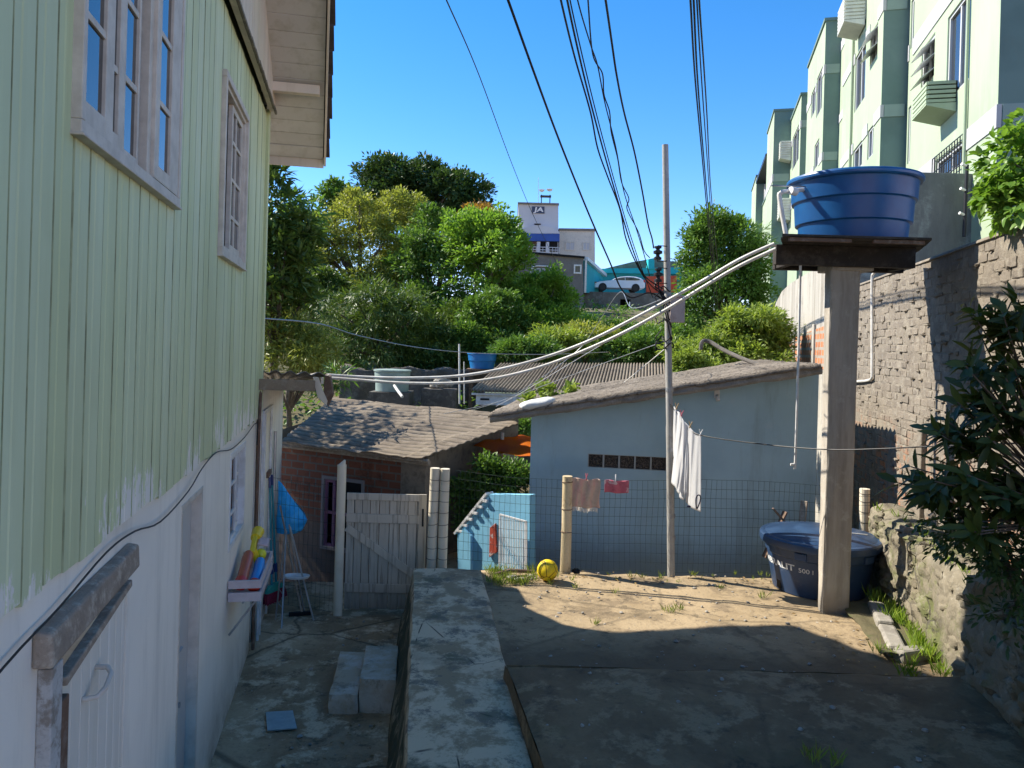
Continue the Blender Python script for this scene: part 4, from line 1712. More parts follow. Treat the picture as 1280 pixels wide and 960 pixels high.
g1 = thing('white_shirt', tuple(P(848, 512, 8.7)), 'short white garment with a hanging sleeve, pegged next to the pole', 'shirt')
f, A_, B_ = garment('', (842.5, 508), (850.5, 516), (841, 572), (845, 568), (851, 562), 8.72, 8.62, '', '')
cloth(f, 14, 26, 'cloth', m_cotton, g1)
f, A_, B_ = garment('', (843, 560), (848, 562), (843, 570), (845, 574), (848, 572), 8.70, 8.66, '', '')
cloth(f, 8, 8, 'hem', simple('grey_hem', (.45, .45, .47, 1), rough=.9), g1)
g2 = thing('white_trousers', tuple(P(855, 524, 8.6)), 'pair of white trousers hanging in the middle of the line', 'trousers')
f, A_, B_ = garment('', (849, 518), (861, 532), (839, 604), (843, 606), (849, 618), 8.62, 8.5, '', '')
cloth(f, 18, 34, 'leg', m_cotton, g2)
f, A_, B_ = garment('', (853, 523), (862, 534), (849, 622), (854, 624), (858, 616), 8.50, 8.46, '', '')
cloth(f, 14, 34, 'leg', m_cotton, g2)
f, A_, B_ = garment('', (848.5, 517), (862, 533), (848, 523), (856, 531), (861, 538), 8.6, 8.48, '', '')
cloth(f, 14, 4, 'waistband', m_cotton, g2, .009)
g3 = thing('white_joggers', tuple(P(870, 540, 8.35)), 'white jogging trousers with a dark loop mark near the hem, outermost on the line', 'trousers')
f, A_, B_ = garment('', (861, 533), (876.5, 545), (857, 627), (865, 634), (876, 640), 8.45, 8.3, '', '')
cloth(f, 24, 36, 'leg', m_cotton, g3)
m = MB()
q = P(872, 627, 8.26)
m.tube([q + Vector((.022 * math.cos(w) + .006 * math.sin(w * 2) + .008 * math.sin(w), -.012, .075 * math.sin(w))) for w in np.linspace(0, 2 * PI, 22)], .007, 6)
m.build('mark', simple('navy_print', (.012, .012, .04, 1), rough=.8), g3)
m = MB()
q = P(861, 633, 8.40)
m.ball(q, .022, .01, .012)
m.build('mark', bpy.data.materials['navy_print'], g3)
for (px, py, d, lab, mt) in ((846, 510, 8.68, 'wooden peg at the top of the white garment next to the pole', m_peg), (852, 519, 8.58, 'pink peg between the white shirt and the white trousers', m_pegpink), (863, 533, 8.44, 'pale peg between the two pairs of white trousers', m_peg), (876, 543, 8.29, 'pale peg at the outer corner of the white joggers', m_whitemetal)):
    peg(P(px, py - 1, d), lab, mt, tilt=(.5, 0))

# ------------------------------------------------------------------ ball, stones and litter by the fence
bp = PZ(684, 726, 0)
br_ = .118
ball = thing('football', (bp.x, bp.y, br_), 'yellow football with olive seams lying on the terrace by the pipe post', 'ball')
m = MB()
m.ball((bp.x, bp.y, br_), br_, br_, br_, 40, 28)
m_ballm = Mat('yellow_ball_leather', .45).base((.80, .58, .02, 1))
vo = m_ballm.n('ShaderNodeTexVoronoi', feature='DISTANCE_TO_EDGE')
vo.inputs['Scale'].default_value = 9
m_ballm.l(m_ballm.co, vo.inputs['Vector'])
m_ballm.over((.20, .12, .01, 1), m_ballm.ramp(vo.outputs['Distance'], .05, .02))
m_ballm.over((.5, .36, .03, 1), m_ballm.math('MULTIPLY', m_ballm.ramp(m_ballm.noise(14, 5), .55, .7), .6))
m_ballm.bump(m_ballm.ramp(vo.outputs['Distance'], .0, .06), .5, .006)
m.build('skin', m_ballm.done(), ball, smooth=True)

m_stone = mottled('grey_stone', (.34, .31, .27, 1), (.25, .23, .20, 1), (.42, .40, .36, 1), 6, 18, .9, .5, .01, 70, .6)
for i, (px, py, r_, fl, lab) in enumerate(((640, 724, .05, .6, 'flat grey stone in the weeds by the end of the low thick wall'), (650, 726, .06, .4, 'broad pale stone chip on the terrace edge'), (632, 721, .035, .7, 'small dark stone among the tufts'), (664, 722, .04, .6, 'rounded stone beside the football'), (720, 716, .035, .9, 'dark lump at the foot of the cream post'))):
    p = PZ(px, py, 0)
    m = MB()
    m.ball((p.x, p.y, r_ * fl * .6), r_ * 1.3, r_, r_ * fl, 14, 9, .6, i * 3.1)
    tag(m.build('stone', m_stone if i != 4 else m_black, smooth=True), lab, 'stone', 'stones by the terrace edge')
m = MB()
q0, q1 = PZ(616, 722, 0), PZ(668, 718, 0)
m.tube([q0 + Vector((0, 0, .03)), q0.lerp(q1, .4) + Vector((0, .02, .06)), q1 + Vector((0, 0, .03))], [.02, .025, .018], 8)
tag(m.build('fallen_branch', m_brownwood, smooth=True), 'dark fallen stick lying across the weeds at the terrace edge', 'stick')


def tufts(spots, L, W, mat, name='grass_tufts', n=26, spread=.07):
    c, d, nn, ll = [], [], [], []
    for (p, k) in spots:
        p = Vector(p)
        for i in range(int(n * k)):
            a = random.uniform(0, 2 * PI)
            rr = spread * k * math.sqrt(random.random())
            c.append((p.x + rr * math.cos(a), p.y + rr * math.sin(a), p.z - .005))
            a2 = random.uniform(0, 2 * PI)
            t_ = random.uniform(.1, .9)
            d.append((t_ * math.cos(a2), t_ * math.sin(a2), 1))
            nn.append((math.cos(a2 + 1.2), math.sin(a2 + 1.2), .4))
            ll.append(L * k ** .5 * random.uniform(.5, 1.3))
    return leaves_obj(name, np.array(c), np.array(d), np.array(nn), np.array(ll), np.full(len(c), W), mat)


m_grass = leaf_mat('grass_blades', (.16, .24, .045, 1), (.27, .30, .08, 1), .35)
sp = [(PZ(random.uniform(608, 668), random.uniform(714, 733), 0), random.uniform(.5, 1.2)) for i in range(26)]
sp += [(PZ(px, py, 0), random.uniform(.3, .7)) for px, py in ((695, 722), (688, 731), (745, 781), (842, 766), (850, 762), (832, 764), (770, 742), (790, 722), (900, 736), (955, 748), (720, 735), (744, 780))]
sp += [(PZ(random.uniform(715, 1000), random.uniform(717, 728), 0), random.uniform(.15, .4)) for i in range(26)]
tag(tufts(sp, .12, .008, m_grass), 'short weeds and grass along the terrace edge', 'grass', kind='stuff')
# ------------------------------------------------------------------ water tower: post, platform, tank
pfl, pfr = PZ(1028, 767, 0), PZ(1062, 769, 0)
tw_ = thing('tank_stand', ((pfl.x + pfr.x) / 2, 7.8, 0), 'square concrete pillar with a dark board platform on top carrying the blue tank', 'tank stand')
YF = 7.63
ptl, ptr = P(1039, 335, YF), P(1076, 335, YF)
zt = 3.50
m = MB()
NS = 24


def col(u, v):
    a = u * 4
    i = int(a) % 4
    k = a - int(a)
    c4 = [(0, 0), (1, 0), (1, 1), (0, 1), (0, 0)]
    cx = c4[i][0] + (c4[i + 1][0] - c4[i][0]) * k
    cy = c4[i][1] + (c4[i + 1][1] - c4[i][1]) * k
    x0, x1 = pfl.x + (ptl.x - pfl.x) * v, pfr.x + (ptr.x - pfr.x) * v
    z = -.1 + (zt + .1) * v
    x = x0 + (x1 - x0) * cx
    y = YF + .15 * cy
    e = .010 * fbm(x * 3, y * 3, z, 2.2, 4)
    corner = min(k, 1 - k)
    if corner < .02:
        cc = Vector(((x0 + x1) / 2 - x, YF + .075 - y, 0)).normalized() * (.008 + .010 * abs(fbm(z, i, 0, 5)))
        x += cc.x
        y += cc.y
    return (x + e, y + e, z)


m.grid(col, 64, 90)
m_pillar = Mat('board_marked_concrete', .9).base((.43, .385, .325, 1))
m_pillar.over((.30, .265, .22, 1), m_pillar.ramp(m_pillar.noise(1, 6, .65, vec=m_pillar.map(9, 9, 1.1)), .42, .64))
m_pillar.over((.53, .485, .42, 1), m_pillar.math('MULTIPLY', m_pillar.ramp(m_pillar.noise(5, 8, .75), .55, .66), .6))
m_pillar.over((.13, .11, .09, 1), m_pillar.math('MULTIPLY', m_pillar.ramp(m_pillar.noise(2.2, 8, .75), .60, .70), .7))
m_pillar.over((.08, .07, .055, 1), m_pillar.math('MULTIPLY', m_pillar.ramp(m_pillar.z()[2], .28, .0), .6))
m_pillar.bump(m_pillar.noise(1, 6, .7, vec=m_pillar.map(40, 40, 3)), .35, .01)
m_pillar.bump(m_pillar.noise(50, 4, .7), .4, .006)
m.build('pillar', m_pillar.done(), tw_, smooth=True, angle=45)
m_darkboard = mottled('dark_stained_board', (.045, .036, .03, 1), (.03, .025, .02, 1), (.10, .085, .07, 1), 3, 9, .8, .4, .01, 60, .5)
m = MB()
x0, x1 = P(970, 320, 7.52).x, P(1145, 320, 7.52).x
m.box(x0, x1, 7.52, 7.60, 3.49, 3.69)
m.box(x0 + .15, x1 + .12, 7.98, 8.06, 3.49, 3.69)
m.box(x0 + .16, x0 + .22, 7.602, 7.978, 3.50, 3.688)
m.box(x1 - .06, x1, 7.602, 7.978, 3.50, 3.688)
m.build('beam', m_darkboard, tw_, bevel=.006)
m = MB()
m.box(pfl.x - .02, pfr.x + .14, 7.602, 7.975, 3.46, 3.60)
m.build('capital', m_pillar.m, tw_, bevel=.01)
m = MB()
xa, xb = P(977, 298, 7.02).x, P(1165, 296, 7.02).x
nb = 7
for i in range(nb):
    y0 = 7.02 + i * 1.36 / nb
    dz = random.uniform(-.003, .003)
    y1 = y0 + 1.36 / nb
    k0, k1 = .37 * (y0 - 7.02), .37 * (y1 - 7.02)
    ja, jb_ = random.uniform(-.012, .012), random.uniform(-.012, .012)
    m.hexa([(xa + k0 + ja, y0 + .004, 3.692 + dz), (xb + k0 + jb_, y0 + .004, 3.692 + dz), (xb + k1 + jb_, y1 - .004, 3.692 + dz), (xa + k1 + ja, y1 - .004, 3.692 + dz),
            (xa + k0 + ja, y0 + .004, 3.715 + dz), (xb + k0 + jb_, y0 + .004, 3.715 + dz), (xb + k1 + jb_, y1 - .004, 3.715 + dz), (xa + k1 + ja, y1 - .004, 3.715 + dz)])
m.build('platform', m_darkboard, tw_, bevel=.003)
m = MB()
m.box(xa + .08, xa + .66, 7.04, 7.075, 3.655, 3.69)
m.box(xa + .86, xb - .05, 7.04, 7.075, 3.655, 3.69)
m.build('edge_batten', m_brownwood, tw_, bevel=.003)

ZT0 = 3.722
tc = P(1066, 260, 7.76)
TC = Vector((tc.x, 7.76, ZT0))
tk = thing('water_tank', tuple(TC), 'big open blue water tank up on the dark platform, seen from below', 'water tank', 'blue water tanks')
m_tank = Mat('blue_polyethylene', .38).base((.005, .075, .24, 1))
m_tank.over((.008, .105, .30, 1), m_tank.ramp(m_tank.noise(2.5, 5), .45, .65))
m_tank.over((.05, .15, .35, 1), m_tank.math('MULTIPLY', m_tank.ramp(m_tank.noise(22, 6, .8), .64, .70), .6))
m_tank.b.inputs['Specular IOR Level'].default_value = .5
m_tank.bump(m_tank.noise(6, 4), .08, .01)
m_tank = m_tank.done()
prof = [(.50, .0), (.548, .002), (.556, .02), (.572, .190), (.574, .196), (.602, .208), (.604, .214), (.618, .415), (.620, .420), (.645, .432), (.647, .438), (.657, .60), (.662, .612), (.690, .616), (.705, .628), (.708, .65), (.700, .668), (.680, .674), (.655, .668), (.62, .655), (.56, .30), (.0, .28)]
prof = [(r_ * .915, z_) for r_, z_ in prof]
m = MB()
m.lathe(prof, TC, 72, True, False)
m.build('shell', m_tank, tk, smooth=True, angle=28)
# overflow pipe
m = MB()
e0 = P(986, 240, 7.45)
pts_ = [TC + Vector((-.57, -.16, .53)), e0 + Vector((-.05, -.02, 0)), e0 + Vector((-.085, -.03, -.02)), e0 + Vector((-.10, -.03, -.07)), P(983, 297, 7.40)]
m.tube(smooth_path(pts_, 5), .022, 10)
m.build('overflow_pipe', m_pvc, tk, smooth=True)
m = MB()
m.tube([TC + Vector((-.55, -.18, .56)), P(964, 232, 7.40)], .008, 6)
m.build('float_rod', m_galv, tk, smooth=True)
m = MB()
m.tube([P(988, 238, 7.42), P(995, 240, 7.45)], .04, 12)
m.build('flange', m_whitemetal, tk, smooth=True)

# the lidded tank on the terrace
gc = P(1024, 700, 8.50)
GC = Vector((gc.x, 8.50, .0))
gk = thing('water_tank', tuple(GC), 'dark blue lidded water tank with white lettering, standing on the terrace behind the pillar', 'water tank', 'blue water tanks')
m_tank2 = Mat('dark_blue_polyethylene', .42).base((.022, .05, .115, 1))
m_tank2.over((.035, .07, .14, 1), m_tank2.ramp(m_tank2.noise(2, 5), .45, .65))
m_tank2.over((.14, .16, .19, 1), m_tank2.math('MULTIPLY', m_tank2.ramp(m_tank2.noise(9, 8, .8), .58, .68), .4))
m_tank2.b.inputs['Specular IOR Level'].default_value = .5
m_tank2 = m_tank2.done()
GH = .56


def rz(z):
    return .488 + .10 * z / GH


m = MB()
m.lathe([(.478, .0), (rz(0), .004), (rz(.02), .02), (rz(.40), .40), (rz(.41) + .014, .415), (rz(.52) + .014, .52), (rz(.52) + .03, .53), (rz(.55) + .03, .55), (.5, .56)], GC, 72, True, True)
m.build('shell', m_tank2, gk, smooth=True, angle=28)
m = MB()
m_lid = Mat('blue_lid', .4).base((.018, .045, .105, 1))
m_lid.over((.032, .07, .145, 1), m_lid.ramp(m_lid.noise(3, 6), .45, .65))
m_lid.b.inputs['Specular IOR Level'].default_value = .5
m_lid = m_lid.done()
m.lathe([(.60, .515), (.638, .512), (.646, .53), (.642, .585), (.628, .60), (.60, .606), (.585, .604), (.57, .612), (.44, .637), (.30, .655), (.27, .654), (.25, .664), (.0, .672)], GC, 72, False, False)
m.build('lid', m_lid, gk, smooth=True, angle=30)
m = MB()
for ang in (-2.28, -1.0):
    c = GC + Vector(((rz(.45) + .025) * math.cos(ang), (rz(.45) + .025) * math.sin(ang), .455))
    m.obox(c, Vector((-math.sin(ang), math.cos(ang), 0)), Vector((math.cos(ang), math.sin(ang), 0)), Vector((0, 0, 1)), .13, .03, .08)
m.build('clamp', m_tank2, gk, bevel=.008)
m = MB()
c = GC + Vector((.37, -.18, .655))
m.bar(c + Vector((-.10, .02, 0)), c + Vector((.10, .05, -.02)), .014, .014)
m.build('lid_rod', m_whitemetal, gk)


def ray_cyl(px, py, z):
    a, _ = ray(px, py)
    Rr = rz(z)
    # solve |(a d, d) - c| = R
    A_ = a * a + 1
    B_ = -2 * (a * GC.x + GC.y)
    C_ = GC.x ** 2 + GC.y ** 2 - Rr * Rr
    D_ = B_ * B_ - 4 * A_ * C_
    d = (-B_ - math.sqrt(max(D_, 0))) / (2 * A_)
    return math.atan2(d - GC.y, a * d - GC.x)


def text_mesh(s_, size, name, mat, fn, parent, bold=.0):
    cu_ = bpy.data.curves.new(name, 'FONT')
    cu_.body = s_
    cu_.size = 1
    cu_.offset = bold
    cu_.resolution_u = 6
    to = bpy.data.objects.new(name, cu_)
    COL.objects.link(to)
    dg = bpy.context.evaluated_depsgraph_get()
    me = bpy.data.meshes.new_from_object(to.evaluated_get(dg))
    bpy.data.objects.remove(to)
    xs_ = [v.co.x for v in me.vertices]
    ys_ = [v.co.y for v in me.vertices]
    w, h = max(xs_) - min(xs_), max(ys_) - min(ys_)
    off = parent_loc(parent)
    import bmesh
    bm_ = bmesh.new()
    bm_.from_mesh(me)
    bmesh.ops.triangulate(bm_, faces=bm_.faces)
    bmesh.ops.subdivide_edges(bm_, edges=[e for e in bm_.edges if e.calc_length() > .25], cuts=2)
    x_0, y_0 = min(xs_), min(ys_)
    for v in bm_.verts:
        v.co = fn((v.co.x - x_0) / w, (v.co.y - y_0) / h) - off
    bm_.to_mesh(me)
    me.materials.append(mat)
    o = bpy.data.objects.new(name, me)
    COL.objects.link(o)
    o.parent = parent
    return o


m_letter = simple('white_lettering', (.72, .74, .76, 1), (.6, .62, .64, 1), 20, .6)


def on_tank(a0, a1, z0, z1):
    def f(u, v):
        a = a0 + (a1 - a0) * u
        z = z0 + (z1 - z0) * v
        r_ = rz(z) + .003
        return GC + Vector((r_ * math.cos(a), r_ * math.sin(a), z))
    return f


aL, aM, aN, aE = ((w - 2 * PI if w > 0 else w) for w in ( ray_cyl(956, 715, .30), ray_cyl(993, 722, .30), ray_cyl(998, 722, .30), ray_cyl(1016.5, 722, .30)))
aL += .07
text_mesh('IMBRALIT', 1, 'lettering', m_letter, on_tank(aL, aM, .275, .345), gk, .03)
text_mesh('500 l', 1, 'lettering', m_letter, on_tank(aN, aE, .277, .325), gk, .0)
m = MB()
ang = ray_cyl(973, 742, .1)
c = GC + Vector(((rz(.07) - .008) * math.cos(ang), (rz(.07) - .008) * math.sin(ang), .075))
m.obox(c, Vector((-math.sin(ang), math.cos(ang), 0)), Vector((math.cos(ang), math.sin(ang), 0)), Vector((0, 0, 1)), .075, .03, .10)
m.build('outlet', m_black, gk, bevel=.006)

# white pipe hanging from the platform
m = MB()
a = P(1000.5, 334, 7.56)
bq = P(994, 577, 7.56)
m.tube(smooth_path([a + Vector((0, 0, .02)), a.lerp(bq, .5) + Vector((.004, 0, 0)), bq, bq + Vector((-.01, 0, -.025)), bq + Vector((-.045, 0, -.03))], 4), .0125, 8)
tag(m.build('hanging_pipe', m_pvc, smooth=True), 'thin white pipe hanging down from the dark platform, with a hook at its lower end', 'pipe')

# two big white pipes sagging from the platform to the lean-to
for nm, pts_, lab in (('upper', [(968, 304.5, 7.45), (925, 324, 7.6), (880, 350, 7.85), (830, 378, 8.1), (783, 403, 8.3), (740, 424.5, 8.5), (695, 442, 8.7), (650, 455.5, 8.8), (605, 465.5, 8.9), (560, 471, 9), (500, 472.5, 9.1), (450, 471, 9.2), (408, 468.5, 9.2)], 'upper of the two long white pipes sagging from the tank platform to the lean-to roof'),
                      ('lower', [(970, 311, 7.5), (925, 332, 7.65), (880, 358, 7.9), (830, 388.5, 8.15), (783, 414, 8.35), (740, 434, 8.55), (695, 452, 8.75), (650, 466, 8.85), (605, 475, 8.95), (560, 479, 9.05), (500, 478.5, 9.15), (450, 475, 9.25), (408, 472, 9.25)], 'lower of the two long white pipes sagging from the tank platform to the lean-to roof')):
    m = MB()
    m.tube(smooth_path([P(*q) for q in pts_], 5), .0175, 10)
    tag(m.build('water_pipe', m_pvc, smooth=True), lab, 'pipe', 'white pipes from the tank')

# ------------------------------------------------------------------ walls on the right
u2 = Vector((.215, 1, 0)).normalized()
n2 = Vector((-u2.y, u2.x, 0))


def BW(y, z, o=0.0):
    """point on the tall brick wall at depth y, o proud of it towards the yard"""
    return Vector((2.70 + .215 * y, y, z)) + n2 * o


bw = thing('brick_wall', tuple(BW(8, 0)), 'tall rough grey brick wall with smeared mortar, in full sun behind the pillar', 'wall')
m = MB()
m.hexa([BW(3, -.3, -.25), BW(12.4, -.3, -.25), BW(12.4, -.3, .0), BW(3, -.3, .0), BW(3, 3.64, -.25), BW(12.4, 3.64, -.25), BW(12.4, 3.64, .0), BW(3, 3.64, .0)])
m_mort = mottled('smeared_mortar', (.25, .215, .17, 1), (.18, .15, .12, 1), (.33, .295, .24, 1), 2, 9, .95, .9, .02, 50, .6)


def grid_disp(u, v):
    y = 3 + 9.4 * u
    z = -.3 + 3.95 * v
    return BW(y, z, .006 + .014 * fbm(y, z, 1, 5, 4) + .01 * fbm(y, z, 4, 18, 2))


m.grid(grid_disp, 200, 90)
m.build('mortar', m_mort, bw, smooth=True)
m = MB()
ch = .098
z = -.28
row = 0
while z < 3.60:
    y = 3 + (.12 if row % 2 else 0)
    while y < 12.3:
        L = .225 + random.uniform(-.015, .015)
        if random.random() > .03:
            o = random.uniform(.004, .016)
            jz = random.uniform(-.006, .006)
            zz0, zz1 = z + random.uniform(.006, .016) + jz, z + ch - random.uniform(.006, .016) + jz
            y0, y1 = y + random.uniform(.004, .014), y + L - random.uniform(.004, .014)
            j = lambda: random.uniform(-.005, .005)
            m.hexa([BW(y0 + j(), zz0 + j(), -.02), BW(y1 + j(), zz0 + j(), -.02), BW(y1 + j(), zz0 + j(), o), BW(y0 + j(), zz0 + j(), o + j()),
                    BW(y0 + j(), zz1 + j(), -.02), BW(y1 + j(), zz1 + j(), -.02), BW(y1 + j(), zz1 + j(), o + j()), BW(y0 + j(), zz1 + j(), o)])
        y += L
    z += ch
    row += 1
m_brk = Mat('dusty_brick', .93).base((.255, .215, .17, 1))
m_brk.over((.165, .14, .115, 1), m_brk.math('MULTIPLY', m_brk.island(), .8))
m_brk.over((.33, .295, .24, 1), m_brk.math('MULTIPLY', m_brk.ramp(m_brk.noise(7, 8, .75), .52, .62), .7))
orange = m_brk.math('MULTIPLY', m_brk.ramp(m_brk.z()[2], 1.9, 1.2), m_brk.ramp(m_brk.noise(1.3, 5, .7), .47, .56))
m_brk.over((.48, .19, .085, 1), m_brk.math('MULTIPLY', orange, .85))
m_brk.over((.07, .06, .05, 1), m_brk.math('MULTIPLY', m_brk.ramp(m_brk.noise(1.8, 8, .78), .57, .68), .75))
m_brk.bump(m_brk.noise(22, 7, .75), .9, .015)
m.build('bricks', m_brk.done(), bw, bevel=.006)
m = MB()
for i in range(260):
    y, z = random.uniform(4.5, 12), random.uniform(.4, 3.55)
    z = -.28 + round((z + .28) / ch) * ch + random.uniform(-.01, .01)
    p = BW(y, z, .022)
    m.ball(p, random.uniform(.012, .025), random.uniform(.02, .055), random.uniform(.008, .022), 7, 5, .9, i)
m.build('mortar_lumps', m_mort, bw, smooth=True)
m = MB()
for y in (8.05,):
    m.hexa([BW(y, -.2, .0), BW(y + .16, -.2, .0), BW(y + .16, -.2, .06), BW(y, -.2, .06), BW(y, 1.9, .0), BW(y + .16, 1.9, .0), BW(y + .16, 1.9, .06), BW(y, 1.9, .06)])
m.build('pilaster', m_mort, bw, bevel=.01)
m = MB()
m.hexa([BW(3, 3.641, -.27), BW(12.4, 3.641, -.27), BW(12.4, 3.641, .03), BW(3, 3.641, .03), BW(3, 3.685, -.25), BW(12.4, 3.685, -.25), BW(12.4, 3.675, .015), BW(3, 3.675, .015)])
m.build('coping', m_mort, bw, bevel=.01)


def hit_bw(px, py, o=.04):
    a, b_ = ray(px, py)
    p0 = BW(0, 0, o)
    # x = a d ; wall x = p0.x + .215 (d - p0.y)
    d = (p0.x - .215 * p0.y) / (a - .215)
    return Vector((a * d, d, H + b_ * d))


m = MB()
m.tube(smooth_path([hit_bw(1101, 331, .03), hit_bw(1092, 342, .04), hit_bw(1090, 350), hit_bw(1090, 400), hit_bw(1090, 462), hit_bw(1089, 473), hit_bw(1082, 476), hit_bw(1066, 477)], 4), .018, 8)
tag(m.build('wall_pipe', m_pvc, smooth=True), 'white pipe bent down the sunlit brick wall beside the pillar', 'pipe')

# low rubble wall in front of it
m = MB()


def lowwall(u, v):
    y = 3 + 5.75 * v
    prof = [(.02, -.1), (.0, .2), (-.02, .5), (-.01, .78), (.03, .86), (.12, .90), (.25, .90), (.42, .88)]
    f = u * (len(prof) - 1)
    i = min(int(f), len(prof) - 2)
    k = f - i
    ox = prof[i][0] + (prof[i + 1][0] - prof[i][0]) * k
    z = prof[i][1] + (prof[i + 1][1] - prof[i][1]) * k
    top = 1 - .16 * max(0, min(1, (6.2 - y) / 1.2)) + .06 * fbm(y, 3, 0, 1.1)
    z = z * top if z > .3 else z
    if .15 < z:
        ox += .03 * fbm(y, z, 2, 1.6, 4) + .035 * fbm(y, z, 5, 8, 4)
    z += .03 * fbm(y, ox, 8, 4, 3) * (z > .5)
    return (RWX(y) + ox, y, z)


m.grid(lowwall, 40, 160)
m.add([(RWX(8.75) + ox, 8.76, z) for ox, z in ((-.02, -.2), (.6, -.2), (.6, .86), (.03, .86))], [(0, 1, 2, 3)])
m_rub = Mat('mossy_rubble', .93).base((.25, .215, .155, 1))
m_rub.over((.17, .148, .108, 1), m_rub.ramp(m_rub.noise(2.2, 7, .7, dist=.5), .42, .6))
m_rub.over((.37, .335, .265, 1), m_rub.math('MULTIPLY', m_rub.ramp(m_rub.noise(5, 8, .75), .54, .62), .7))
m_rub.over((.13, .15, .045, 1), m_rub.math('MULTIPLY', m_rub.ramp(m_rub.noise(1.9, 8, .76), .49, .60), .8))
m_rub.over((.06, .05, .04, 1), m_rub.math('MULTIPLY', m_rub.ramp(m_rub.noise(4.4, 9, .8), .57, .64), .8))
vo = m_rub.n('ShaderNodeTexVoronoi', feature='DISTANCE_TO_EDGE')
vo.inputs['Scale'].default_value = 3.2
m_rub.l(m_rub.co, vo.inputs['Vector'])
m_rub.over((.09, .08, .065, 1), m_rub.math('MULTIPLY', m_rub.ramp(vo.outputs['Distance'], .03, .005), m_rub.ramp(m_rub.noise(1.2, 4), .5, .62)))
m_rub.bump(m_rub.ramp(vo.outputs['Distance'], .0, .10), .3, .02)
m_rub.bump(m_rub.noise(9, 8, .75), .9, .03)
m_rub = m_rub.done()
rwl = thing('rubble_wall', (RWX(6), 6, 0), 'low mossy rubble wall at the foot of the tall brick wall', 'wall')
m.build('face', m_rub, rwl, smooth=True, angle=60)
m = MB()
for i in range(210):
    y = random.uniform(4.2, 8.6)
    z = random.uniform(.02, .84)
    r_ = random.uniform(.035, .10)
    m.ball((RWX(y) + random.uniform(.0, .03), y, z), r_ * .55, r_ * random.uniform(.9, 1.7), r_ * random.uniform(.6, 1.0), 9, 7, .8, i * 1.7)
for i in range(60):
    y = random.uniform(4.2, 8.7)
    r_ = random.uniform(.03, .08)
    m.ball((RWX(y) + random.uniform(.03, .40), y, .87 - .12 * max(0, min(1, (6.2 - y) / 1.2))), r_, r_ * 1.3, r_ * .6, 9, 7, .8, i * 2.3)
m.build('stones', m_rub, rwl, smooth=True, angle=45)
for i, (px, py, d, r_, lab) in enumerate(((1247, 745, 5.6, .20, 'big pale boulder leaning on the low rubble wall under the leaves'), (1225, 800, 5.75, .13, 'grey boulder in the shade at the foot of the rubble wall'), (1262, 810, 5.3, .16, 'grey boulder at the end of the rubble wall, half in shade'), (1240, 850, 5.55, .10, 'small shaded stone at the foot of the rubble wall'))):
    p = P(px, py, d)
    m = MB()
    m.ball(p, r_ * .8, r_, r_ * 1.15, 16, 11, .7, i * 5.3 + 1)
    tag(m.build('boulder', m_rub, smooth=True, angle=35), lab, 'boulder', 'boulders by the rubble wall')

# cement kerb block with a weed bed behind
k0, k1 = PZ(1079, 772, 0), PZ(1100, 829, 0)
m = MB()


def kerb(a, b_, w, h_):
    a, b_ = Vector(a), Vector(b_)
    d = (b_ - a).normalized()
    sd = Vector((d.y, -d.x, 0))
    if sd.x < 0:
        sd = -sd
    m.hexa([a, b_, b_ + sd * w, a + sd * w, a + Vector((0, 0, h_)), b_ + Vector((0, 0, h_)), b_ + sd * w + Vector((0, 0, h_)), a + sd * w + Vector((0, 0, h_))])


kerb((3.70, 7.75, -.10), (3.52, 7.17, -.10), .15, .22)
kerb((3.515, 7.15, -.10), (3.34, 6.60, -.10), .15, .20)
kerb((3.36, 6.57, -.10), (3.40, 6.45, -.10), .30, .20)
o = m.build('kerb_block', m_concrete, bevel=.025)
tag(o, 'short broken cement kerb round the weed bed by the rubble wall', 'kerb')
m = MB()
m.grid(lambda u, v: (3.45 + .62 * u - (1 - v) * .22, 6.5 + 1.35 * v, .06 + .03 * fbm(u * 3, v * 3)), 14, 20)
tag(m.build('weed_bed_soil', m_earth, smooth=True), kind='structure')
sp = []
for i in range(30):
    y = random.uniform(6.3, 8.0)
    sp.append(((RWX(y) - random.uniform(.0, .30) ** 1.3, y, .07), random.uniform(.3, 1.0)))
for i in range(10):
    y = random.uniform(6.1, 6.6)
    sp.append(((RWX(y) - random.uniform(.0, .5), y, .03 if y > 6 else .17), random.uniform(.3, .9)))
tag(tufts(sp, .17, .011, leaf_mat('weed_blades', (.15, .26, .035, 1), (.30, .38, .07, 1), .4), 'weeds', 30, .08), 'bright green weeds growing along the foot of the rubble wall', 'weeds', kind='stuff')
sp = [(PZ(px, py, .17), k) for px, py, k in ((1010, 950, .8), (1030, 957, .9), (1045, 955, .6), (1003, 940, .4))]
tag(tufts(sp, .12, .012, m_grass, 'grass_tufts', 14, .08), 'few grass blades growing on the slab near its front', 'grass', kind='stuff')

# stained wall farther along, with exposed bricks
sw = thing('stained_wall', tuple(BW(16, 0)), 'pale water-stained rendered wall beyond the pillar with a patch of bare orange brick', 'wall')
m = MB()
prof = [(12.42, 4.22), (14, 4.27), (16, 4.30), (18, 4.30), (19.5, 4.22), (20.6, 4.0), (21.2, 3.7), (21.4, 3.4)]
pts_ = [BW(y, z) for y, z in [(12.42, -1)] + prof + [(21.4, -1)]]
m.prism(pts_, -n2 * .2)
m_stain = Mat('streaked_render', .9).base((.44, .41, .36, 1))
st_ = m_stain.noise(1, 7, .7, vec=m_stain.map(4.5, 4.5, .35))
m_stain.over((.27, .245, .205, 1), m_stain.math('MULTIPLY', m_stain.ramp(st_, .45, .62), .9))
m_stain.over((.13, .115, .095, 1), m_stain.math('MULTIPLY', m_stain.ramp(m_stain.noise(2.5, 8, .75), .56, .68), .6))
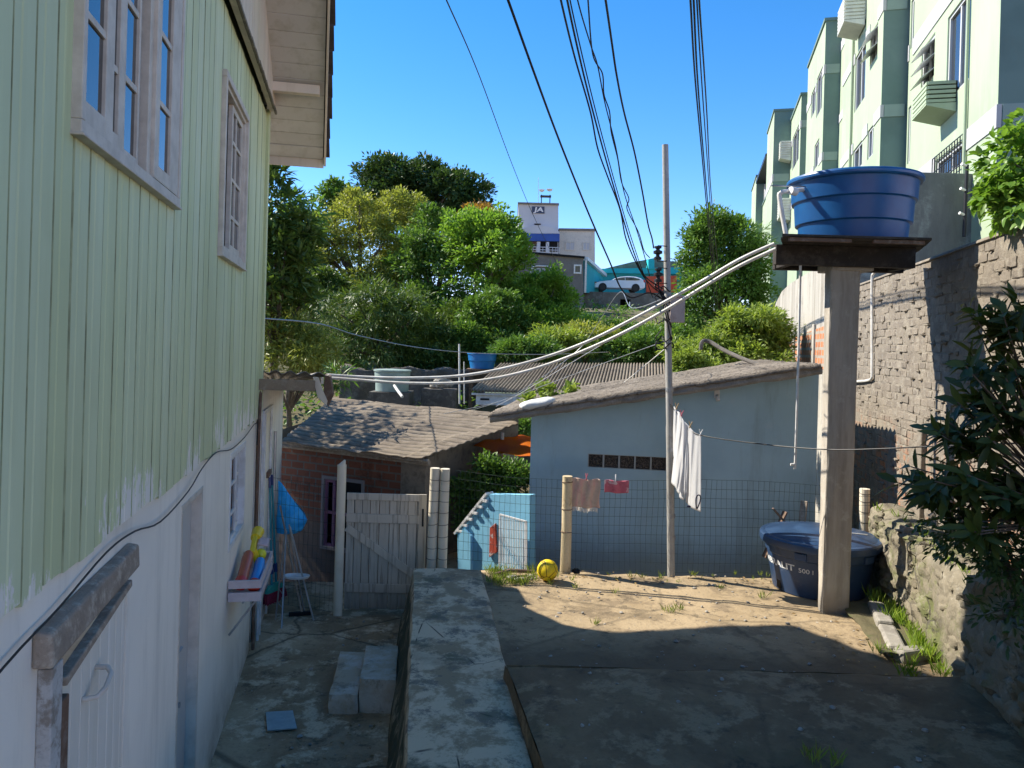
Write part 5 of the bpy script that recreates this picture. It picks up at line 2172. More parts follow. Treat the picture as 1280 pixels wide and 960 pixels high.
m_stain.bump(m_stain.noise(16, 6, .7), .5, .02)
m_stain = m_stain.done()
m.build('render', m_stain, sw)
m = MB()


def brickmat(name, c1, c2, mort, along, bw_=.24, bh=.11, ms=.012):
    M_ = Mat(name, .9)
    dp_ = M_.n('ShaderNodeVectorMath', operation='DOT_PRODUCT')
    M_.l(M_.co, dp_.inputs[0])
    dp_.inputs[1].default_value = tuple(along)
    cb_ = M_.n('ShaderNodeCombineXYZ')
    M_.l(dp_.outputs['Value'], cb_.inputs[0])
    M_.l(M_.z()[2], cb_.inputs[1])
    nn_ = M_.n('ShaderNodeTexNoise')
    nn_.inputs['Scale'].default_value = 6
    M_.l(M_.co, nn_.inputs['Vector'])
    mx_ = M_.n('ShaderNodeMixRGB')
    mx_.inputs[0].default_value = .012
    M_.l(cb_.outputs[0], mx_.inputs[1])
    M_.l(nn_.outputs[1], mx_.inputs[2])
    bt = M_.n('ShaderNodeTexBrick')
    bt.inputs['Scale'].default_value = 1
    bt.inputs['Brick Width'].default_value = bw_
    bt.inputs['Row Height'].default_value = bh
    bt.inputs['Mortar Size'].default_value = ms
    bt.inputs['Mortar Smooth'].default_value = .25
    bt.inputs['Color1'].default_value = c1
    bt.inputs['Color2'].default_value = c2
    bt.inputs['Mortar'].default_value = mort
    M_.l(mx_.outputs[0], bt.inputs['Vector'])
    M_.base(bt.outputs['Color'])
    M_.over((c1[0] * .4, c1[1] * .45, c1[2] * .5, 1), M_.math('MULTIPLY', M_.ramp(M_.noise(2.4, 8, .75), .52, .66), .7))
    M_.bump(bt.outputs['Fac'], -.8, .015)
    M_.bump(M_.noise(28, 6, .7), .6, .01)
    return M_


m.hexa([BW(12.5, 2.35, .0), BW(18.6, 2.35, .0), BW(18.6, 2.35, .012), BW(12.5, 2.35, .012), BW(12.5, 3.18, .0), BW(18.6, 2.95, .0), BW(18.6, 2.95, .012), BW(12.5, 3.18, .012)])
m.build('bare_bricks', brickmat('orange_brick', (.52, .20, .085, 1), (.40, .15, .07, 1), (.34, .30, .25, 1), u2, .26, .15, .03).done(), sw)
m = MB()
for y in (12.6, 14.6, 17.0, 18.6):
    m.hexa([BW(y, 1, .0), BW(y + .22, 1, .0), BW(y + .22, 1, .045), BW(y, 1, .045), BW(y, 3.2, .0), BW(y + .22, 3.2, .0), BW(y + .22, 3.2, .045), BW(y, 3.2, .045)])
m.build('pillar', m_stain, sw, bevel=.01)

# high grey wall across, below the flats
hw = MB()
zt_ = P(1190, 214, 12.3).z
hw.box(BW(12.3, 0).x + .05, 12.5, 12.42, 12.62, 2.5, zt_)
m_hw = Mat('mouldy_grey_render', .92).base((.17, .18, .175, 1))
m_hw.over((.27, .30, .285, 1), m_hw.ramp(m_hw.noise(1.4, 9, .76, dist=.3), .50, .58))
m_hw.over((.13, .135, .135, 1), m_hw.math('MULTIPLY', m_hw.ramp(m_hw.noise(1, 8, .72, vec=m_hw.map(2.2, 2.2, .6)), .48, .62), .85))
m_hw.over((.10, .12, .11, 1), m_hw.math('MULTIPLY', m_hw.ramp(m_hw.z()[2], zt_ - .7, zt_), .35))
m_hw.bump(m_hw.noise(18, 6), .3, .01)
tag(hw.build('grey_wall', m_hw.done(), bevel=.01), 'high mouldy grey rendered wall with pale runs, between the blue tank and the flats', 'wall')
ep = thing('electric_fence_post', tuple(P(1206, 288, 12.1)), 'thin metal fence post with stubby insulators in front of the high grey wall', 'post')
m = MB()
a, b_ = P(1205, 296, 12.1), P(1209, 206, 12.1)
m.tube([a, b_], .028, 8)
m.build('rod', m_blackmetal, ep, smooth=True)
for k in (.0, .34, .68):
    q = b_.lerp(a, k + .02)
    m = MB()
    m.tube([q, q + Vector((-.10, -.02, .03))], [.02, .025], 8)
    m.build('insulator', m_whitemetal, ep, smooth=True)
up = MB()
vs = [(2.95 + .215 * y + k * 60 + .0, y, 3.1 + (0 if k == 0 else .5)) for y in (2, 12, 22, 40, 70) for k in (0, 1)]
up.add(vs, [(2 * i, 2 * i + 1, 2 * i + 3, 2 * i + 2) for i in range(4)])
tag(up.build('upper_ground', m_earth), kind='structure')

# ------------------------------------------------------------------ blue house
bl, brr = P(661.5, 620, 10.40), P(1020, 600, 9.85)
u3 = Vector((brr.x - bl.x, brr.y - bl.y, 0))
BLW = u3.length
u3.normalize()
n3 = Vector((u3.y, -u3.x, 0))
bh = thing('blue_house', (bl.x, bl.y, -1.1), 'plain blue-grey house with a rough sloping sheet roof behind the wire fence', 'house')
m_blue = Mat('blue_grey_paint', .75).base((.38, .55, .64, 1))
m_blue.over((.335, .49, .58, 1), m_blue.ramp(m_blue.noise(1.2, 6, .6), .42, .62))
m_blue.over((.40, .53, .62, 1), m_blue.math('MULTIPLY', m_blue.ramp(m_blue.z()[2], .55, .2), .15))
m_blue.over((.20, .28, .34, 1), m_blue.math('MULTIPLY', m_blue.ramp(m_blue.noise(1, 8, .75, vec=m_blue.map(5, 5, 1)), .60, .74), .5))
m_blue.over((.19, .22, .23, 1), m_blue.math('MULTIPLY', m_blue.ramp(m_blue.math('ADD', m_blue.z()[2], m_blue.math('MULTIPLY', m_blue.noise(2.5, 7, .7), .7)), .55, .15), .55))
m_blue.over((.22, .28, .31, 1), m_blue.math('MULTIPLY', m_blue.ramp(m_blue.noise(1, 7, .7, vec=m_blue.map(3.2, 3.2, .45)), .54, .70), .5))
m_blue.over((.44, .54, .61, 1), m_blue.math('MULTIPLY', m_blue.ramp(m_blue.noise(3.5, 8, .75), .60, .66), .35))
m_blue.bump(m_blue.noise(5, 6), .15, .02)
m_blue.bump(m_blue.noise(70, 3), .15, .004)
m_blue = m_blue.done()


def on_bh(px, py, o=0.0):
    a, b_ = ray(px, py)
    p0 = Vector((bl.x, bl.y, 0)) + n3 * o
    # (a d - p0.x) n.x + (d - p0.y) n.y = 0
    d = (p0.x * n3.x + p0.y * n3.y) / (a * n3.x + n3.y)
    q = Vector((a * d, d, H + b_ * d))
    return (q - p0).dot(u3), q.z


w0, w1_ = on_bh(735, 566), on_bh(838, 592)
WZ = (w0[0], w1_[0] + .16, on_bh(735, 584)[1], on_bh(735, 567)[1])
rl, rr = P(610, 519, 10.08), P(1027, 457, 9.5)
sl = (rr.z - rl.z) / ((rr - rl).dot(u3))


def roofz(s_):
    return rl.z + sl * (s_ - (rl - bl).dot(u3))


m = MB()
m.cur = 0
top_l, top_r = roofz(0) - .10, roofz(BLW) - .10
holes_wall(m, (bl.x, bl.y, 0), u3, n3, 0, BLW, -1.3, top_l, [WZ], .07)
b0, b1 = bl.copy(), bl + u3 * BLW
m.add([(b0.x, b0.y, top_l), (b1.x, b1.y, top_l), (b1.x, b1.y, top_r)], [(0, 1, 2)])
bk0, bk1 = b0 - n3 * 4, b1 - n3 * 4
for (p, q, za, zb) in ((bk0, b0, top_l, top_l), (b1, bk1, top_r, top_r), (bk1, bk0, top_r, top_l)):
    m.add([(p.x, p.y, -1.3), (q.x, q.y, -1.3), (q.x, q.y, zb), (p.x, p.y, za)], [(0, 1, 2, 3)])
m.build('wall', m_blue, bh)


def BH(s_, z, o=0.0):
    return Vector((bl.x, bl.y, 0)) + u3 * s_ + n3 * o + Vector((0, 0, z))


wn_ = MB()
nbl = 6
bwid = (WZ[1] - WZ[0]) / nbl
for i in range(nbl + 1):
    s_0 = WZ[0] + bwid * i
    wn_.hexa([BH(s_0 - .012, WZ[2], -.05), BH(s_0 + .012, WZ[2], -.05), BH(s_0 + .012, WZ[2], -.004), BH(s_0 - .012, WZ[2], -.004), BH(s_0 - .012, WZ[3], -.05), BH(s_0 + .012, WZ[3], -.05), BH(s_0 + .012, WZ[3], -.004), BH(s_0 - .012, WZ[3], -.004)])
for z_ in (WZ[2], WZ[3]):
    wn_.hexa([BH(WZ[0], z_ - .008, -.049), BH(WZ[1], z_ - .008, -.049), BH(WZ[1], z_ - .008, -.005), BH(WZ[0], z_ - .008, -.005), BH(WZ[0], z_ + .008, -.049), BH(WZ[1], z_ + .008, -.049), BH(WZ[1], z_ + .008, -.005), BH(WZ[0], z_ + .008, -.005)])
win = wn_.build('glass_block_window', simple('grey_mortar', (.34, .36, .36, 1), rough=.8), bh)
m_gb = Mat('wavy_glass_block', .12).base((.035, .033, .032, 1))
wv = m_gb.noise(26, 2, .5, dist=2.5)
m_gb.over((.16, .13, .11, 1), m_gb.ramp(wv, .45, .65))
m_gb.bump(wv, 1, .03)
m_gb = m_gb.done()
for i in range(nbl):
    s_0 = WZ[0] + bwid * i
    m = MB()
    m.hexa([BH(s_0 + .013, WZ[2] + .009, -.10), BH(s_0 + bwid - .013, WZ[2] + .009, -.10), BH(s_0 + bwid - .013, WZ[2] + .009, -.022), BH(s_0 + .013, WZ[2] + .009, -.022),
            BH(s_0 + .013, WZ[3] - .009, -.10), BH(s_0 + bwid - .013, WZ[3] - .009, -.10), BH(s_0 + bwid - .013, WZ[3] - .009, -.022), BH(s_0 + .013, WZ[3] - .009, -.022)])
    m.build('glass_block', m_gb, win, bevel=.006)
# roof sheets: waves run along the slope, so the edge facing us is straight but broken
m_fibre2 = mottled('lichen_fibre_cement', (.30, .255, .205, 1), (.19, .158, .125, 1), (.075, .062, .05, 1), 2.2, 22, .95, 1.0, .02, 55, .85, .52, .60)
ru = (rr - rl)
O = rl - u3 * .0
m = MB()
nu_, nv_ = 60, 96


def broof(u, v):
    p = rl.lerp(rr, u) - n3 * (4.3 * v)
    p.z += .026 * math.sin(v * 4.3 / .177 * 2 * PI) + .020 * fbm(u * 4, v * 4, 1, 1, 4) + .012 * fbm(u * 30, v * 20, 5, 1, 3)
    j = u * 4.2 / 1.35
    p.z += .014 * (j - int(j)) - .007
    if v < .005:
        p += n3 * (.03 * fbm(u * 20, 0, 2, 1, 3))
        p.z -= .02
    return p


m.grid(broof, nu_, nv_)
m.build('roof', m_fibre2, bh, smooth=True, solid=.02)
m = MB()


def edge(u, v):
    p = rl.lerp(rr, u)
    p += u3 * 0.02
    sgn = (0, 0), (.0, -.02), (.015, -.065), (-.02, -.10), (-.15, -.105)
    f = v * 4
    i = min(int(f), 3)
    k = f - i
    o = sgn[i][0] + (sgn[i + 1][0] - sgn[i][0]) * k
    z_ = sgn[i][1] + (sgn[i + 1][1] - sgn[i][1]) * k
    p = p + n3 * (o - .03 + .02 * fbm(u * 16, v * 2, 7, 1, 3))
    p.z += z_ - .012 + .015 * fbm(u * 14, v, 3, 1, 3)
    return p


m.grid(edge, 120, 8)
m.build('roof_edge', mottled('crumbling_cement_edge', (.31, .29, .265, 1), (.21, .19, .17, 1), (.42, .40, .37, 1), 2.5, 8, .95, .8, .02, 40, .6), bh, smooth=True)
m = MB()
s_, z_ = on_bh(896, 492)
m.hexa([BH(s_ - .035, z_ - .06, .002), BH(s_ + .035, z_ - .06, .002), BH(s_ + .035, z_ - .06, .03), BH(s_ - .035, z_ - .06, .03), BH(s_ - .035, z_ + .05, .002), BH(s_ + .035, z_ + .05, .002), BH(s_ + .035, z_ + .05, .03), BH(s_ - .035, z_ + .05, .03)])
m.tube([BH(s_, z_ - .02, .03), BH(s_, z_ - .045, .075), BH(s_ + .01, z_ - .09, .09)], [.022, .026, .03], 10)
m.build('lamp_holder', m_whitemetal, bh, bevel=.004)

# white sack lying on that roof
sc_ = P(673, 507, 10.15)
m = MB()


def sack(u, v):
    a = u * 2 * PI
    t_ = (v - .5) * PI
    x = .24 * math.copysign(abs(math.cos(a)) ** .6, math.cos(a)) * math.cos(t_) ** .5
    y = .17 * math.copysign(abs(math.sin(a)) ** .6, math.sin(a)) * math.cos(t_) ** .5
    z = .065 * math.sin(t_) + .03
    q = Vector((x, y, z))
    q *= 1 + .10 * fbm(x * 6, y * 6, z * 6, 1, 3)
    q.z += x * .22
    return sc_ + q


m.grid(sack, 36, 16)
tag(m.build('cement_sack', simple('white_sack', (.66, .66, .64, 1), (.55, .54, .50, 1), 8, .7, .3, 30), smooth=True, angle=80), 'white sack lying on the sheet roof above the blue wall', 'sack')
for i, (px, py, a, b_, lab) in enumerate(((967, 640, (-.10, -.55), (.16, .0), 'slanting brown board behind the lidded tank'), (1000, 632, (.0, -.6), (.07, .05), 'upright weathered board end behind the lidded tank'))):
    p = P(px, py, 9.15)
    m = MB()
    m.bar(p + Vector((a[0], 0, a[1])), p + Vector((b_[0], .05, b_[1])), .02, .09)
    if i == 0:
        m.bar(p + Vector((-.02, -.03, .05)), p + Vector((.14, -.02, -.12)), .02, .05)
    tag(m.build('scrap_board', m_brownwood if i == 0 else m_oldwood, bevel=.004), lab, 'board', 'boards behind the lidded tank')

# ------------------------------------------------------------------ brick house on the left
A_ = P(361, 552, 11.2)
B_ = P(529, 572, 10.2)
k_ = .2
nn_ = Vector((.43, .90, 0))


def on_roof(px, py):
    a, b2 = ray(px, py)
    # H + b d - B.z = k * ((a d - B.x) * .43 + (d - B.y) * .9)
    d = (k_ * (-B_.x * .43 - B_.y * .9) + B_.z - H) / (b2 - k_ * (a * .43 + .9))
    return Vector((a * d, d, H + b2 * d))


C_, D_, E_ = on_roof(648, 529), on_roof(612, 515), on_roof(416, 497)
A_ = on_roof(352, 551)
bhh = thing('brick_house', (B_.x, B_.y, -1.1), 'low house of dark red brick with a sagging lichen-covered sheet roof', 'house')
m = MB()


def rright(v):
    return B_.lerp(C_, v / .62) if v < .62 else C_.lerp(D_, (v - .62) / .38)


def hroof(u, v):
    p = A_.lerp(E_, v).lerp(rright(v), u)
    dist = (p - B_).dot(nn_)
    p.z += .010 * math.sin(dist / .15 * 2 * PI) + .03 * fbm(u * 5, v * 4, 3, 1, 3) - .03 * math.sin(u * PI) * (1 - v)
    j = u * 3.4
    p.z -= .016 * (j - int(j))
    return p


m.grid(hroof, 96, 190)
m_oldroof = Mat('old_ridged_fibre_cement', .95).base((.225, .182, .135, 1))
m_oldroof.over((.165, .132, .10, 1), m_oldroof.ramp(m_oldroof.noise(1.1, 7, .7), .42, .6))
m_oldroof.over((.28, .24, .185, 1), m_oldroof.math('MULTIPLY', m_oldroof.ramp(m_oldroof.noise(7, 8, .75), .55, .64), .6))
_dp = m_oldroof.n('ShaderNodeVectorMath', operation='DOT_PRODUCT')
m_oldroof.l(m_oldroof.n('ShaderNodeNewGeometry').outputs['Position'], _dp.inputs[0])
_dp.inputs[1].default_value = (.43, .90, 0)
_ph = m_oldroof.math('SUBTRACT', _dp.outputs['Value'], B_.x * .43 + B_.y * .90)
_w = m_oldroof.math('SINE', m_oldroof.math('MULTIPLY', _ph, 2 * PI / .15))
# shade in the valleys painted as dark lines, so the ridges show
m_oldroof.over((.055, .046, .035, 1), m_oldroof.math('MULTIPLY', m_oldroof.ramp(m_oldroof.math('ADD', _w, m_oldroof.math('MULTIPLY', m_oldroof.noise(9, 6, .7), 1.6)), .55, -.1), .6))
m_oldroof.over((.045, .04, .032, 1), m_oldroof.math('MULTIPLY', m_oldroof.ramp(m_oldroof.noise(2.0, 8, .78), .58, .66), .7))
m_oldroof.bump(m_oldroof.noise(24, 6, .75), .8, .012)
m.build('roof', m_oldroof.done(), bhh, smooth=True, solid=.012)
du = (A_ - B_)
du.z = 0
du.normalize()                    # along the eave, to the left
nf = Vector((-nn_.x, -nn_.y, 0)).normalized()
c0 = Vector((B_.x, B_.y, 0)) - nf * .22 + du * .10
Lf = 3.2
m_rb = brickmat('dark_red_brick', (.165, .062, .038, 1), (.22, .085, .05, 1), (.14, .12, .10, 1), du, .24, .11, .014)
m_rb.over((.12, .105, .095, 1), m_rb.math('MULTIPLY', m_rb.ramp(m_rb.math('ADD', m_rb.z()[2], m_rb.math('MULTIPLY', m_rb.noise(1.3, 5), .9)), 0.42, .22), .9))
m_rb = m_rb.done()


def BK(s_, z, o=0.0):
    return c0 + du * s_ + nf * o + Vector((0, 0, z))


def on_bk(px, py):
    a, b2 = ray(px, py)
    d = (c0.x * nf.x + c0.y * nf.y) / (a * nf.x + nf.y)
    q = Vector((a * d, d, H + b2 * d))
    return (q - c0).dot(du), q.z


q0, q1 = on_bk(452, 601), on_bk(399, 684)
WB = (q0[0], q1[0], q1[1], q0[1] - .02)
m = MB()
holes_wall(m, c0, du, nf, 0, Lf, -1.3, B_.z - .02, [WB], .10)
m.build('front_wall', m_rb, bhh)
m = MB()
e0 = c0 - nf * 3.0
m.add([c0 + Vector((0, 0, -1.3)), e0 + Vector((0, 0, -1.3)), e0 + Vector((0, 0, B_.z + .55)), c0 + Vector((0, 0, B_.z - .02))], [(0, 1, 2, 3)])
e1 = c0 + du * Lf
m.add([e1 + Vector((0, 0, -1.3)), e1 - nf * 3 + Vector((0, 0, -1.3)), e1 - nf * 3 + Vector((0, 0, B_.z + .4)), e1 + Vector((0, 0, B_.z - .02))], [(3, 2, 1, 0)])
m_plas = mottled('grey_brown_plaster', (.26, .215, .17, 1), (.19, .155, .125, 1), (.11, .095, .08, 1), 1.3, 6, .9, .4, .01, 50, .7)
m.build('side_wall', m_plas, bhh)
m = MB()
m.hexa([BK(-.012, -1.3, -.2), BK(.40, -1.3, -.2), BK(.40, -1.3, .012), BK(-.012, -1.3, .012), BK(-.012, B_.z - .04, -.2), BK(.40, B_.z - .04, -.2), BK(.40, B_.z - .04, .012), BK(-.012, B_.z - .04, .012)])
m.build('corner_plaster', m_plas, bhh)
m = MB()
dd_ = nf
m.bar(c0 - nf * .95 + Vector((.03, 0, .25)), c0 - nf * .95 + Vector((.03, 0, .62)), .01, .3, up=tuple(nf))
m.build('side_window', m_dark, bhh)


def kframe(mb, s0, s1, z0, z1, w, o0, o1):
    for a, b2, c, d in ((s0, s1, z0, z0 + w), (s0, s1, z1 - w, z1), (s0, s0 + w, z0 + w, z1 - w), (s1 - w, s1, z0 + w, z1 - w)):
        mb.hexa([BK(a, c, o0), BK(b2, c, o0), BK(b2, c, o1), BK(a, c, o1), BK(a, d, o0), BK(b2, d, o0), BK(b2, d, o1), BK(a, d, o1)])


m = MB()
kframe(m, WB[0] - .03, WB[1] + .03, WB[2] - .03, WB[3] + .02, .05, -.06, .02)
wkk = m.build('window', simple('grey_frame', (.25, .22, .215, 1), rough=.7), bhh, bevel=.004)
m = MB()
kframe(m, WB[1] - .20, WB[1] - .02, WB[2] + .02, WB[3] - .04, .035, -.05, -.01)
zc = (WB[2] + WB[3]) / 2 - .02
m.hexa([BK(WB[0], zc, -.05), BK(WB[1] - .04, zc, -.05), BK(WB[1] - .04, zc, -.01), BK(WB[0], zc, -.01), BK(WB[0], zc + .04, -.05), BK(WB[1] - .04, zc + .04, -.05), BK(WB[1] - .04, zc + .04, -.01), BK(WB[0], zc + .04, -.01)])
m.build('sash', simple('mauve_frame', (.30, .14, .22, 1), rough=.7), wkk)
m = MB()
m.hexa([BK(WB[0], WB[2], -.09), BK(WB[1], WB[2], -.09), BK(WB[1], WB[2], -.08), BK(WB[0], WB[2], -.08), BK(WB[0], WB[3], -.09), BK(WB[1], WB[3], -.09), BK(WB[1], WB[3], -.08), BK(WB[0], WB[3], -.08)])
m.build('pane', glass('dark_pane', (.006, .006, .007, 1), 1.45), wkk)
m = MB()
m.tube([BK(-.15, B_.z - .05, .16), BK(Lf - .1, B_.z + .0, .16)], .03, 6)
m.tube([BK(-.1, B_.z - .10, .05), BK(Lf, B_.z - .08, .05)], .035, 6)
m.build('eave_batten', m_oldwood, bhh)

# ------------------------------------------------------------------ pale blue stair wall, gate, tarpaulin
sw2 = thing('stair_wall', tuple(P(600, 715, 9.8)), 'pale blue wall with a white stepped slope beside the blue house', 'wall')
m_sky = simple('pale_blue_paint', (.23, .52, .70, 1), (.19, .45, .63, 1), 2.5, .7, .15, 20)

SA_, SB_ = P(572, 690, 10.05), P(661, 690, 9.32)
us = Vector((SB_.x - SA_.x, SB_.y - SA_.y, 0)).normalized()
ns = Vector((us.y, -us.x, 0))


def SP(px, py, o=0.0):
    """point on the stair wall seen at a pixel, o metres proud"""
    a, b_ = ray(px, py)
    p0 = Vector((SA_.x, SA_.y, 0)) + ns * o
    d = (p0.x * ns.x + p0.y * ns.y) / (a * ns.x + ns.y)
    return Vector((a * d, d, H + b_ * d))


pxs = [(572, 790), (572, 668), (612, 618), (662, 619), (662, 790)]
m = MB()
m.prism([SP(x, y) for x, y in pxs], -ns * .12)
m.build('wall', m_sky, sw2)
m = MB()
m.prism([SP(x, y, .05) for x, y in ((573, 790), (573, 670), (580, 661), (588, 670), (588, 790))], -ns * .06)
m.build('pier', m_sky, sw2)
m = MB()
m.bar(SP(572, 666, -.05), SP(612, 616, -.05), .028, .15)
for i in range(6):
    p = SP(576 + 6.2 * i, 664 - 7.6 * i, .01)
    m.obox(p, us, ns, Vector((0, 0, 1)), .07, .05, .03)
m.build('stair_edge', m_whitemetal, sw2)
m = MB()
m.prism([SP(x, y, .03) for x, y in ((611, 697), (612, 660), (619, 654), (621, 690))], -ns * .028)
tag(m.build('gas_cabinet', mottled('faded_red_paint', (.42, .07, .04, 1), (.36, .06, .04, 1), (.6, .5, .48, 1), 4, 9, .6, .1, .005, 50, .9, .56, .62), bevel=.006), 'faded red upright panel fixed to the pale blue wall', 'panel')
gg = thing('metal_gate', tuple(SP(640, 715, .1)), 'white barred metal gate with a slanting top beside the blue house', 'gate')
c4 = [SP(624, 735, .10), SP(658, 735, .10), SP(658, 652, .10), SP(625, 643, .10)]
m = MB()
for i in range(4):
    m.bar(c4[i], c4[(i + 1) % 4], .018, .018, up=tuple(ns))
m.build('frame', m_whitemetal, gg)
m = MB()
for i in range(1, 16):
    m.tube([c4[0].lerp(c4[1], i / 16), c4[3].lerp(c4[2], i / 16)], .0065, 5)
m.build('bars', m_whitemetal, gg)
yard = MB()
a = PZ(560, 705, -.25)
yard.box(-1.1, .4, 9.3, 11.2, -1.3, -.45)
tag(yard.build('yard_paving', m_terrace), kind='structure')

tp_ = MB()
T = [P(592, 557, 11.4), P(630, 539, 13.4), P(670, 546, 13.0), P(670, 571, 10.9)]


def tarp(u, v):
    p = T[0].lerp(T[1], v).lerp(T[3].lerp(T[2], v), u)
    p.z += -.035 * math.sin(u * PI) * (1 - .4 * v) + .006 * math.sin(u * 14 + v * 6) + .02 * nz(u * 4, v * 4)
    return p


tp_.grid(tarp, 40, 20)
m_tarp = simple('orange_tarpaulin', (.92, .36, .04, 1), (.82, .29, .03, 1), 5, .55, .3, 20)
nt_ = m_tarp.node_tree
t2_ = nt_.nodes.new('ShaderNodeBsdfTranslucent')
t2_.inputs[0].default_value = (.95, .36, .03, 1)
x2_ = nt_.nodes.new('ShaderNodeMixShader')
x2_.inputs[0].default_value = .72
nt_.links.new(nt_.nodes['Principled BSDF'].outputs[0], x2_.inputs[1])
nt_.links.new(t2_.outputs[0], x2_.inputs[2])
nt_.links.new(x2_.outputs[0], nt_.nodes['Material Output'].inputs[0])
tag(tp_.build('tarpaulin', m_tarp, smooth=True, solid=.006), 'orange tarpaulin stretched between the brick house and the blue house', 'tarpaulin')
m = MB()
m.tube([P(626, 720, 12.4), P(628, 541, 12.4)], .03, 8)
tag(m.build('tarpaulin_pole', m_pvc, smooth=True), 'white pole holding up the orange tarpaulin', 'pole')
# ------------------------------------------------------------------ block of flats up on the right
u4 = Vector((.25, 1, 0)).normalized()
n4 = Vector((-u4.y, u4.x, 0))


def AP(y, z, o=0.0):
    return Vector((4.35 + .25 * y, y, z)) + n4 * o


def on_ap(px, py, o=0.0):
    a, b2 = ray(px, py)
    p0 = AP(0, 0, o)
    d = (p0.x - .25 * p0.y) / (a - .25)
    q = Vector((a * d, d, H + b2 * d))
    return (q - p0).dot(u4) * u4.y, q.z      # station y on the R plane, z


fl = thing('apartment_block', tuple(AP(20, 3)), 'long pale green block of flats with stepped bays and white floor bands', 'apartment block')
m_apt = Mat('pale_green_render', .8).base((.37, .445, .31, 1))
m_apt.over((.33, .40, .275, 1), m_apt.ramp(m_apt.noise(.5, 6, .6), .42, .62))
m_apt.over((.42, .47, .37, 1), m_apt.math('MULTIPLY', m_apt.ramp(m_apt.noise(1, 8, .74, vec=m_apt.map(1.3, 1.3, .25)), .52, .68), .6))
m_apt.bump(m_apt.noise(30, 4), .1, .01)
m_apt = m_apt.done()
m_apt_shade = Mat('pale_green_render_shaded', .8).base((.15, .225, .20, 1))  # darker copy of the flats' green, shade painted in for the end walls
m_apt_shade.over((.12, .185, .165, 1), m_apt_shade.ramp(m_apt_shade.noise(.8, 6, .6), .42, .62))
m_apt_shade.over((.15, .19, .16, 1), m_apt_shade.math('MULTIPLY', m_apt_shade.ramp(m_apt_shade.noise(1, 7, .72, vec=m_apt_shade.map(1.6, 1.6, .6)), .55, .70), .6))
m_apt_shade = m_apt_shade.done()
m_band = simple('white_band_paint', (.47, .47, .47, 1), (.41, .41, .41, 1), 1.5, .8)
m_aframe = simple('window_metal', (.55, .56, .55, 1), rough=.5)
m_aglass = glass('flat_window_glass', (.03, .035, .045, 1), 1.8)
ZR = 13.75
# segments: y0, y1, proud, roof, bands (z0, z1), windows (px0, py0, px1, py1)
segs = [
    (11.42, 16.6, 0.0, ZR, [(6.10, 6.45), (9.07, 9.42), (12.05, 12.4)]),
    (16.75, 21.6, .50, ZR, [(7.93, 8.20), (10.3, 10.58), (12.7, 13.0)]),
    (21.6, 25.2, 0.0, ZR - .02, [(7.93, 8.20), (10.3, 10.58), (12.7, 13.0)]),
    (25.2, 29.4, .50, ZR, [(9.1, 9.38), (12.0, 12.3)]),
    (29.4, 31.3, 0.0, ZR - .02, [(9.1, 9.38), (12.0, 12.3)]),
    (31.3, 34.9, .50, 13.35, [(9.1, 9.38), (12.0, 12.3)]),
    (34.9, 38.6, 1.25, 13.85, [(7.2, 7.5), (10.6, 10.95)]),
    (38.6, 46.2, .85, 11.6, [(9.2, 9.5)]),
    (46.2, 50.6, 1.25, 13.45, [(9.2, 9.5)]),
]
wins = {0: [(1184, 112, 1212, 5), (1152, 103, 1168, 52), (1170, 216, 1206, 188), (1131.5, 205, 1138, 136), (1133.5, 62, 1142.5, 4)],
        1: [(1069, 130, 1081.5, 62), (1088, 74, 1097, 36), (1084.5, 196, 1091.5, 160), (1066.5, 212, 1077.5, 182)],
        3: [(1021, 140, 1027.5, 92), (1014.5, 142, 1019.5, 112), (1018, 208, 1023.5, 178)],
        5: [(991, 205, 998.5, 164)],
        }


def aframe(mb, y0, y1, z0, z1, w, o0, o1):
    for a, b2, c, d in ((y0, y1, z0, z0 + w), (y0, y1, z1 - w, z1), (y0, y0 + w, z0 + w, z1 - w), (y1 - w, y1, z0 + w, z1 - w)):
        mb.hexa([AP(a, c, o0), AP(b2, c, o0), AP(b2, c, o1), AP(a, c, o1), AP(a, d, o0), AP(b2, d, o0), AP(b2, d, o1), AP(a, d, o1)])


